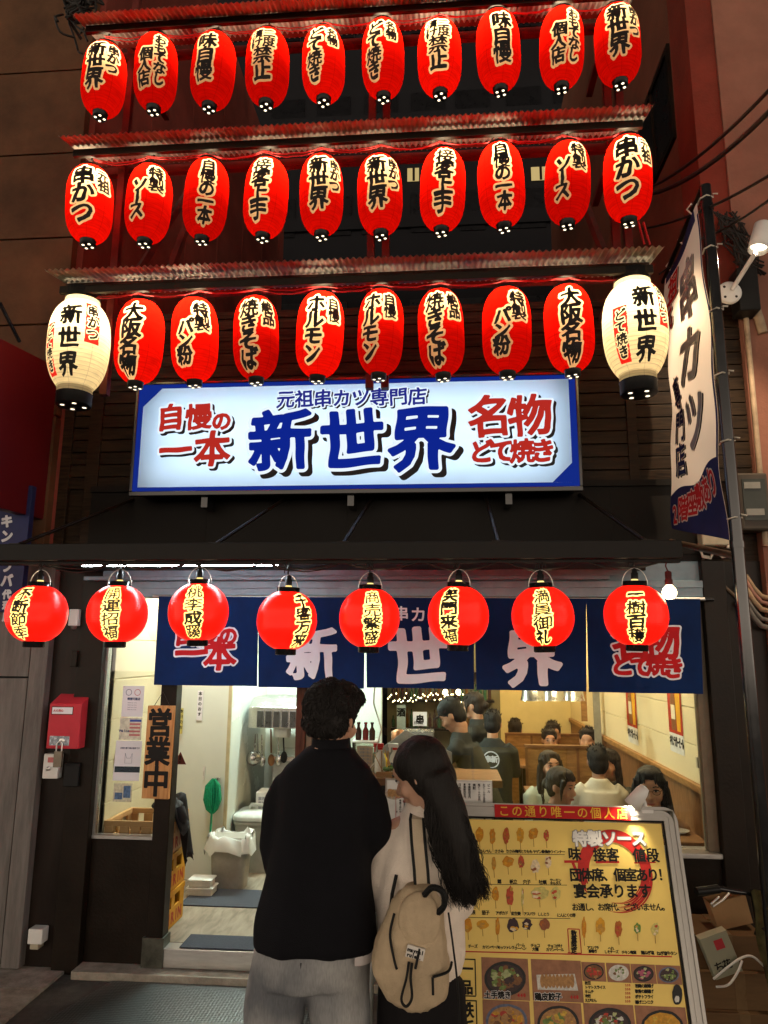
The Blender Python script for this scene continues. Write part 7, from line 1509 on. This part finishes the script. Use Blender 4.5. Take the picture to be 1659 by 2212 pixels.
# white menu sheets on an easel
t = thing('menu_easel', (-.03, -1.15, GZ), 'thin grey easel holding two white printed menu sheets behind the woman', 'menu stand')
b = MB(); b.box(-.272, .208, -1.135, -1.128, 1.03, 1.235); b.build('back_board', M_alu, t)
for x0, x1, nm in ((-.265, -.03, 'a'), (-.026, .203, 'b')):
    b = MB(); b.box(x0, x1, -1.139, -1.1352, 1.058, 1.228); s_ = b.build('sheet', mat('white_paper', (0,)*3), t); b = MB(); F = pl(-1.1402)
    if nm == 'a':
        b2 = MB(); cx_, cz_ = at(851, 1716, -1.14)[0], at(851, 1716, -1.14)[2]
        for k in range(1): b2.add([(cx_+.040*math.cos(a), -1.1404, cz_+.022*math.sin(a)) for a in np.linspace(0, 2*PI, 24, endpoint=False)], [tuple(range(24))])
        b2.use(1); r3 = random.Random(5)
        for k in range(9): b2.box(cx_-.028+.006*k, cx_-.023+.006*k, -1.1412, -1.1407, cz_-.014+r3.uniform(0, .006), cz_+.016+r3.uniform(0, .008))
        b2.build('dish_print', [fd('pale_dish', (.45, .38, .30)), fd('spring_roll', (.50, .28, .12))], s_); b.use(1)
        for q in ((-.225, -.15, 1.155, 1.157), (-.225, -.15, 1.065, 1.067), (-.225, -.223, 1.067, 1.155), (-.152, -.15, 1.067, 1.155)): b.box(q[0], q[1], -1.1405, -1.1400, q[2], q[3])
        b.use(0)
        for k, s in enumerate(('今月のおすすめ', '春巻き三本', '串盛り合わせ')): write(b, column(s, -.168-.018*k, 1.148, .0095), F, .0003)
        for k, s in enumerate(('名物串かつ', '一本百五十円', 'からり揚げ')): write(b, line(s, -.125, 1.20-.012*k, .009), F, .0002)
    else:
        for k, s in enumerate(('ビール', '生ビール中五百円', '瓶ビール六百円', '焼酎', '芋焼酎四百円', '麦焼酎四百円', '日本酒', '熱燗冷酒', '梅酒ソーダ割り', 'ハイボール')): write(b, column(s, .192-.0215*k, 1.222, .0105 if k not in (0, 3, 6) else .013), F, .0004)
        for k, s in enumerate(('定食', '串かつ定食八百円', '土手焼き定食', '焼きそば', 'お茶漬け三百円', '白ごはん二百円', '甘味', 'アイス二百円', 'バニラ最中', '抹茶')): write(b, column(s, .192-.0215*k, 1.135, .0095), F, .0003)
    b.build('print', [M_ink, mat('red_ink', (0,)*3)], s_)
for (xa, xb, yb) in ((-.30, -.335, -1.25), (-.22, -.25, -.95), (.20, .24, -1.0)): b = MB(); b.tube([(xa, -1.13, 1.10), (xb, yb, GZ+.006)], .011, 8); b.build('leg', mat('dull_inox', (0,)*3), t)
# red collection box, padlock, small boxes on the left panel
def px_box(nm, x0, y0, x1, y1, Y, d, m, lab, cat, bev=.006):
    p0, p1 = at(x0, y1, Y-d), at(x1, y0, Y-d); t = thing(nm, ((p0[0]+p1[0])/2, Y, p0[2]), lab, cat); b = MB(); b.box(p0[0], p1[0], Y-d, Y, p0[2], p1[2]); b.build('case', m, t, bevel=bev); return t, p0, p1
M_pink = mat('red_box_paint', (.50, .035, .05), .35, var=.08)
c0, c1_ = at(99, 1617, -.14), at(150, 1508, -.14); t = thing('red_box', (-2.40, -.02, c0[2]), 'red metal key box with slanted top and white card on the dark panel', 'key box')
b = MB(); x0, x1, z0, z1 = c0[0], c0[0]+.205, c0[2], c1_[2]; b.prism([(-.0205, z0), (-.14, z0), (-.14, z1-.035), (-.0205, z1+.02)], lambda y, z: (x0, y, z), lambda y, z: (x1, y, z)); b.build('case', M_pink, t, bevel=.005)
b = MB(); b.box(x0+.02, x1-.055, -.1425, -.1405, z1-.095, z1-.055); b.use(1); b.box(x0+.016, x1-.051, -.1412, -.1401, z1-.099, z1-.051); b.build('name_card', [M_sheet, M_trim], t); b = MB(); b.box(x0+.02, x1-.06, -.1425, -.1405, z0+.02, z0+.075); b.build('sticker', mat('foil_sticker', (.38, .42, .46), .25, .5, var=.6, scale=60), t)
b = MB(); write(b, line('火の用心', x0+.028, z1-.075, .016), pl(-.1431), .0006); b.build('lettering', mat('red_ink', (0,)*3), t)
b = MB(); q = (x0+x1)/2-.005; b.box(q-.030, q+.020, -.165, -.1455, z0-.105, z0-.012); b.use(1); b.tube([(q-.022, -.155, z0-.012), (q-.022, -.155, z0+.03), (q-.004, -.155, z0+.048), (q+.012, -.155, z0+.03), (q+.012, -.155, z0-.012)], .0045, 8); b.lathe([(.018, 0), (.018, .004), (.008, .005)], (q, -.1405, z0+.045), 12, ax=(0, -1, 0)); solo(b, 'padlock', [mat('brass_grey', (.20, .17, .13), .35, .6), M_alu], 'heavy grey padlock hanging below the red key box', 'padlock', bevel=.003)
t, p0, p1 = px_box('white_box', 90, 1629, 128, 1682, -.02, .06, mat('white_plastic', (0,)*3), 'small white lock box with red sticker under the red key box', 'lock box'); b = MB(); b.box(p0[0]+.03, p1[0]-.03, -.0825, -.0805, p1[2]-.05, p1[2]-.02); b.build('sticker', mat('pale_red_ink', (0,)*3), t); b = MB(); b.lathe([(.014, 0), (.012, .012), (.0005, .013)], ((p0[0]+p1[0])/2-.01, -.0805, p0[2]+.06), 12, ax=(0, -1, 0)); b.build('knob', M_alu, t)
b = MB(); q = at(160, 1665, -.06); b.box(q[0]-.05, q[0]+.045, -.09, -.0605, q[2]-.09, q[2]+.05); solo(b, 'switch_cover', M_black, 'black switch cover beside the hanging padlock', 'switch cover', bevel=.006)
t, p0, p1 = px_box('doorbell_box', 146, 1316, 170, 1352, -.06, .04, mat('white_plastic', (0,)*3), 'white alarm box on the door post behind the first round lantern', 'alarm box'); b = MB(); b.lathe([(.02, 0), (.014, .02), (.0005, .022)], (p1[0]-.03, -.085, p0[2]-.0005), 12, ax=(0, 0, -1)); b.build('sounder', M_alu, t)
t, p0, p1 = px_box('outlet_box', 58, 2008, 92, 2040, -.02, .075, mat('white_plastic', (0,)*3), 'white outdoor socket cover low on the dark panel', 'socket'); b = MB(); b.box(p0[0]+.015, p1[0]-.02, -.09, -.025, p0[2]-.03, p0[2]-.0005); b.build('lower_cover', mat('ivory_box', (0,)*3), t, bevel=.005)
b = MB(); q = at(163, 1423, -.06); b.box(q[0]-.02, q[0]+.02, -.085, -.0605, q[2]-.05, q[2]+.05); solo(b, 'door_latch', M_trim, 'dark latch plate on the left door post', 'latch', bevel=.004)
# bicycle, boxes and bags at the right
bk = thing('bicycle', (1.78, -.62, GZ), 'parked dark bicycle with olive cloth on its stem at the right edge', 'bicycle')
wb = Vector((1.505, -.60, 0)); b = MB()
b.tube([(1.225, -.66, .665), (1.33, -.63, .672), (1.42, -.61, .655), (1.50, -.60, .645), (1.60, -.60, .665), (1.70, -.62, .66)], .013, 10); b.build('handlebar', M_blackm, bk)
for xa, xb in ((1.21, 1.325), (1.66, 1.73)): b = MB(); b.tube([(xa, -.662, .664), (xb, -.632, .671)], .020, 10); b.build('grip', M_black, bk)
b = MB(); b.tube([(1.37, -.64, .655), (1.33, -.67, .635), (1.27, -.70, .612), (1.262, -.70, .622), (1.31, -.675, .648)], .0055, 6); b.build('brake_lever', M_alu, bk)
b = MB(); b.tube([(1.50, -.60, .66), (1.515, -.60, .52), (1.545, -.60, .27)], .02, 10); b.tube([(1.53, -.56, .40), (1.575, -.555, .23)], .012, 8); b.tube([(1.53, -.64, .40), (1.575, -.645, .23)], .012, 8); b.build('fork', M_blackm, bk)
b = MB(); b.tube([(1.515, -.60, .52), (1.66, -1.0, .30), (1.78, -1.35, .60)], .018, 8); b.tube([(1.66, -1.0, .30), (1.86, -1.65, .225)], .014, 8); b.tube([(1.515, -.61, .50), (1.76, -1.30, .55)], .016, 8); b.build('frame', M_blackm, bk)
for wx, wy in ((1.575, -.60), (1.86, -1.65)):
    b = MB(); b.tube([(wx, wy+.27*math.cos(a), .205+.27*math.sin(a)) for a in np.linspace(0, 2*PI, 41)], .018, 8, cap=False); w_o = b.build('wheel', M_black, bk)
    b = MB(); b.tube([(wx, wy+.25*math.cos(a), .205+.25*math.sin(a)) for a in np.linspace(0, 2*PI, 41)], .007, 6, cap=False)
    for k in range(18): a = 2*PI*k/18; b.tube([(wx, wy, .205), (wx, wy+.25*math.cos(a), .205+.25*math.sin(a))], .0012, 4)
    b.build('rim', mat('dull_dark_metal', (.05, .05, .05), .4, .6), w_o)
b = MB(); b.box(1.72, 1.84, -1.48, -1.24, .60, .64); b.build('saddle', M_black, bk, bevel=.01)
b = MB(); b.grid(lambda u, v: (1.475+.075*u+.04*v+.006*math.sin(v*9), -.645+.02*math.sin(u*6+v*3), .66-.42*v+.012*math.sin(u*3)), 10, 26); b.grid(lambda u, v: (1.475+.075*(1-u)+.04*v+.006*math.sin(v*9), -.635+.02*math.sin((1-u)*6+v*3), .66-.42*v+.012*math.sin((1-u)*3)), 10, 26)
solo(b, 'olive_cloth', mat('olive_camouflage', (.075, .065, .025), .8, var=.7, scale=14), 'olive camouflage cloth draped down the bicycle stem', 'cloth')
M_card = mat('cardboard', (.13, .075, .035), .75, var=.14, scale=5, stretch=(1, 1, 9))
def box_(x0, x1, y0, y1, z0, z1, lab):
    t = thing('cardboard_box', ((x0+x1)/2, (y0+y1)/2, z0), lab, 'cardboard box', 'cardboard boxes stacked by the board'); b = MB(); b.box(x0, x1, y0, y1, z0, z1); b.build('carton', M_card, t, bevel=.004)
    b = MB(); xm = (x0+x1)/2; b.box(xm-.025, xm+.025, y0-.0012, y0-.0002, z0+.003, z1-.004); b.box(xm-.025, xm+.025, y0+.004, y1-.004, z1+.0002, z1+.0014); b.build('tape', mat('packing_tape', (.16, .10, .05), .3), t)
box_(1.22, 1.68, -.50, -.10, GZ+.005, .07, 'lowest cardboard box of the stack behind the menu board'); box_(1.24, 1.66, -.47, -.12, .0715, .24, 'middle cardboard box of the stack behind the menu board'); box_(1.23, 1.60, -.44, -.14, .2415, .40, 'topmost cardboard box of the stack under the white bag')
t = thing('kraft_bag', (1.48, -.36, .40), 'open brown kraft paper bag standing on the stacked boxes', 'paper bag'); b = MB()
ax_ = Matrix.Rotation(math.radians(-14), 3, 'Y'); cb_ = Vector((1.49, -.32, .402)); q = lambda x, y, z: cb_+ax_ @ Vector((x, y, z))
b.loft([[q(-.09*s_, -.05, z), q(.09*s_, -.05, z), q(.09*s_, .05, z), q(-.09*s_, .05, z)] for z, s_ in ((.015, 1), (.08, 1.02), (.15, 1.06))], smooth=False, cap=False); b.loft([[q(.087*s_, -.047, z), q(-.087*s_, -.047, z), q(-.087*s_, .047, z), q(.087*s_, .047, z)] for z, s_ in ((.015, 1), (.08, 1.02), (.15, 1.06))], smooth=False, cap=False); b.add([q(-.09, -.05, .015), q(.09, -.05, .015), q(.09, .05, .015), q(-.09, .05, .015)], [(3, 2, 1, 0)]); b.build('bag', mat('kraft_paper', (.30, .18, .085), .7, var=.1), t)
t = thing('white_bag', (1.40, -.46, .28), 'pale green white paper carrier bag with red stamp leaning on the kraft bag', 'paper bag'); ay = Matrix.Rotation(math.radians(-20), 3, 'Y'); cb2 = Vector((1.375, -.515, .255)); q2 = lambda x, y, z: cb2+ay @ Vector((x, y, z)); b = MB()
b.loft([[q2(-.07, -.03, z), q2(.07, -.03, z), q2(.07, .03, z), q2(-.07, .03, z)] for z in (0, .10, .19)], smooth=False); b.build('bag', mat('pale_paper', (.30, .30, .22), .6, var=.06), t, bevel=.003)
b = MB(); b.add([q2(x, -.0312, z) for x, z in ((-.01, .12), (.035, .12), (.035, .165), (-.01, .165))], [(0, 1, 2, 3)]); b.use(1); write(b, [('ち', -.03, .05, .05), ('花', .01, .05, .045)], lambda u, v: q2(u, -.0314, v), .0012); b.build('print', [mat('red_ink', (0,)*3), M_ink], t)
for k, (p_, lab) in enumerate(((((1.30, -.54, .235), (1.36, -.57, .30), (1.43, -.57, .345), (1.49, -.55, .345), (1.545, -.55, .30)), 'upper white cable looping over the paper bags'), (((1.31, -.54, .20), (1.355, -.575, .225), (1.40, -.58, .28), (1.43, -.575, .335)), 'lower white cable looping in front of the paper bags'))):
    b = MB(); P = [Vector(x) for x in p_]; pts = []
    for i in range(len(P)-1):
        a, c_ = P[max(i-1, 0)], P[min(i+2, len(P)-1)]
        for s_ in range(6): t_ = s_/6; pts.append(.5*((2*P[i])+(P[i+1]-a)*t_+(2*a-5*P[i]+4*P[i+1]-c_)*t_*t_+(3*P[i]-a-3*P[i+1]+c_)*t_**3))
    b.tube(pts+[P[-1]], .0055, 8); solo(b, 'white_cable', mat('white_plastic', (0,)*3), lab, 'cable', 'white cables by the bags')
bpy.data.objects.remove(_fo)
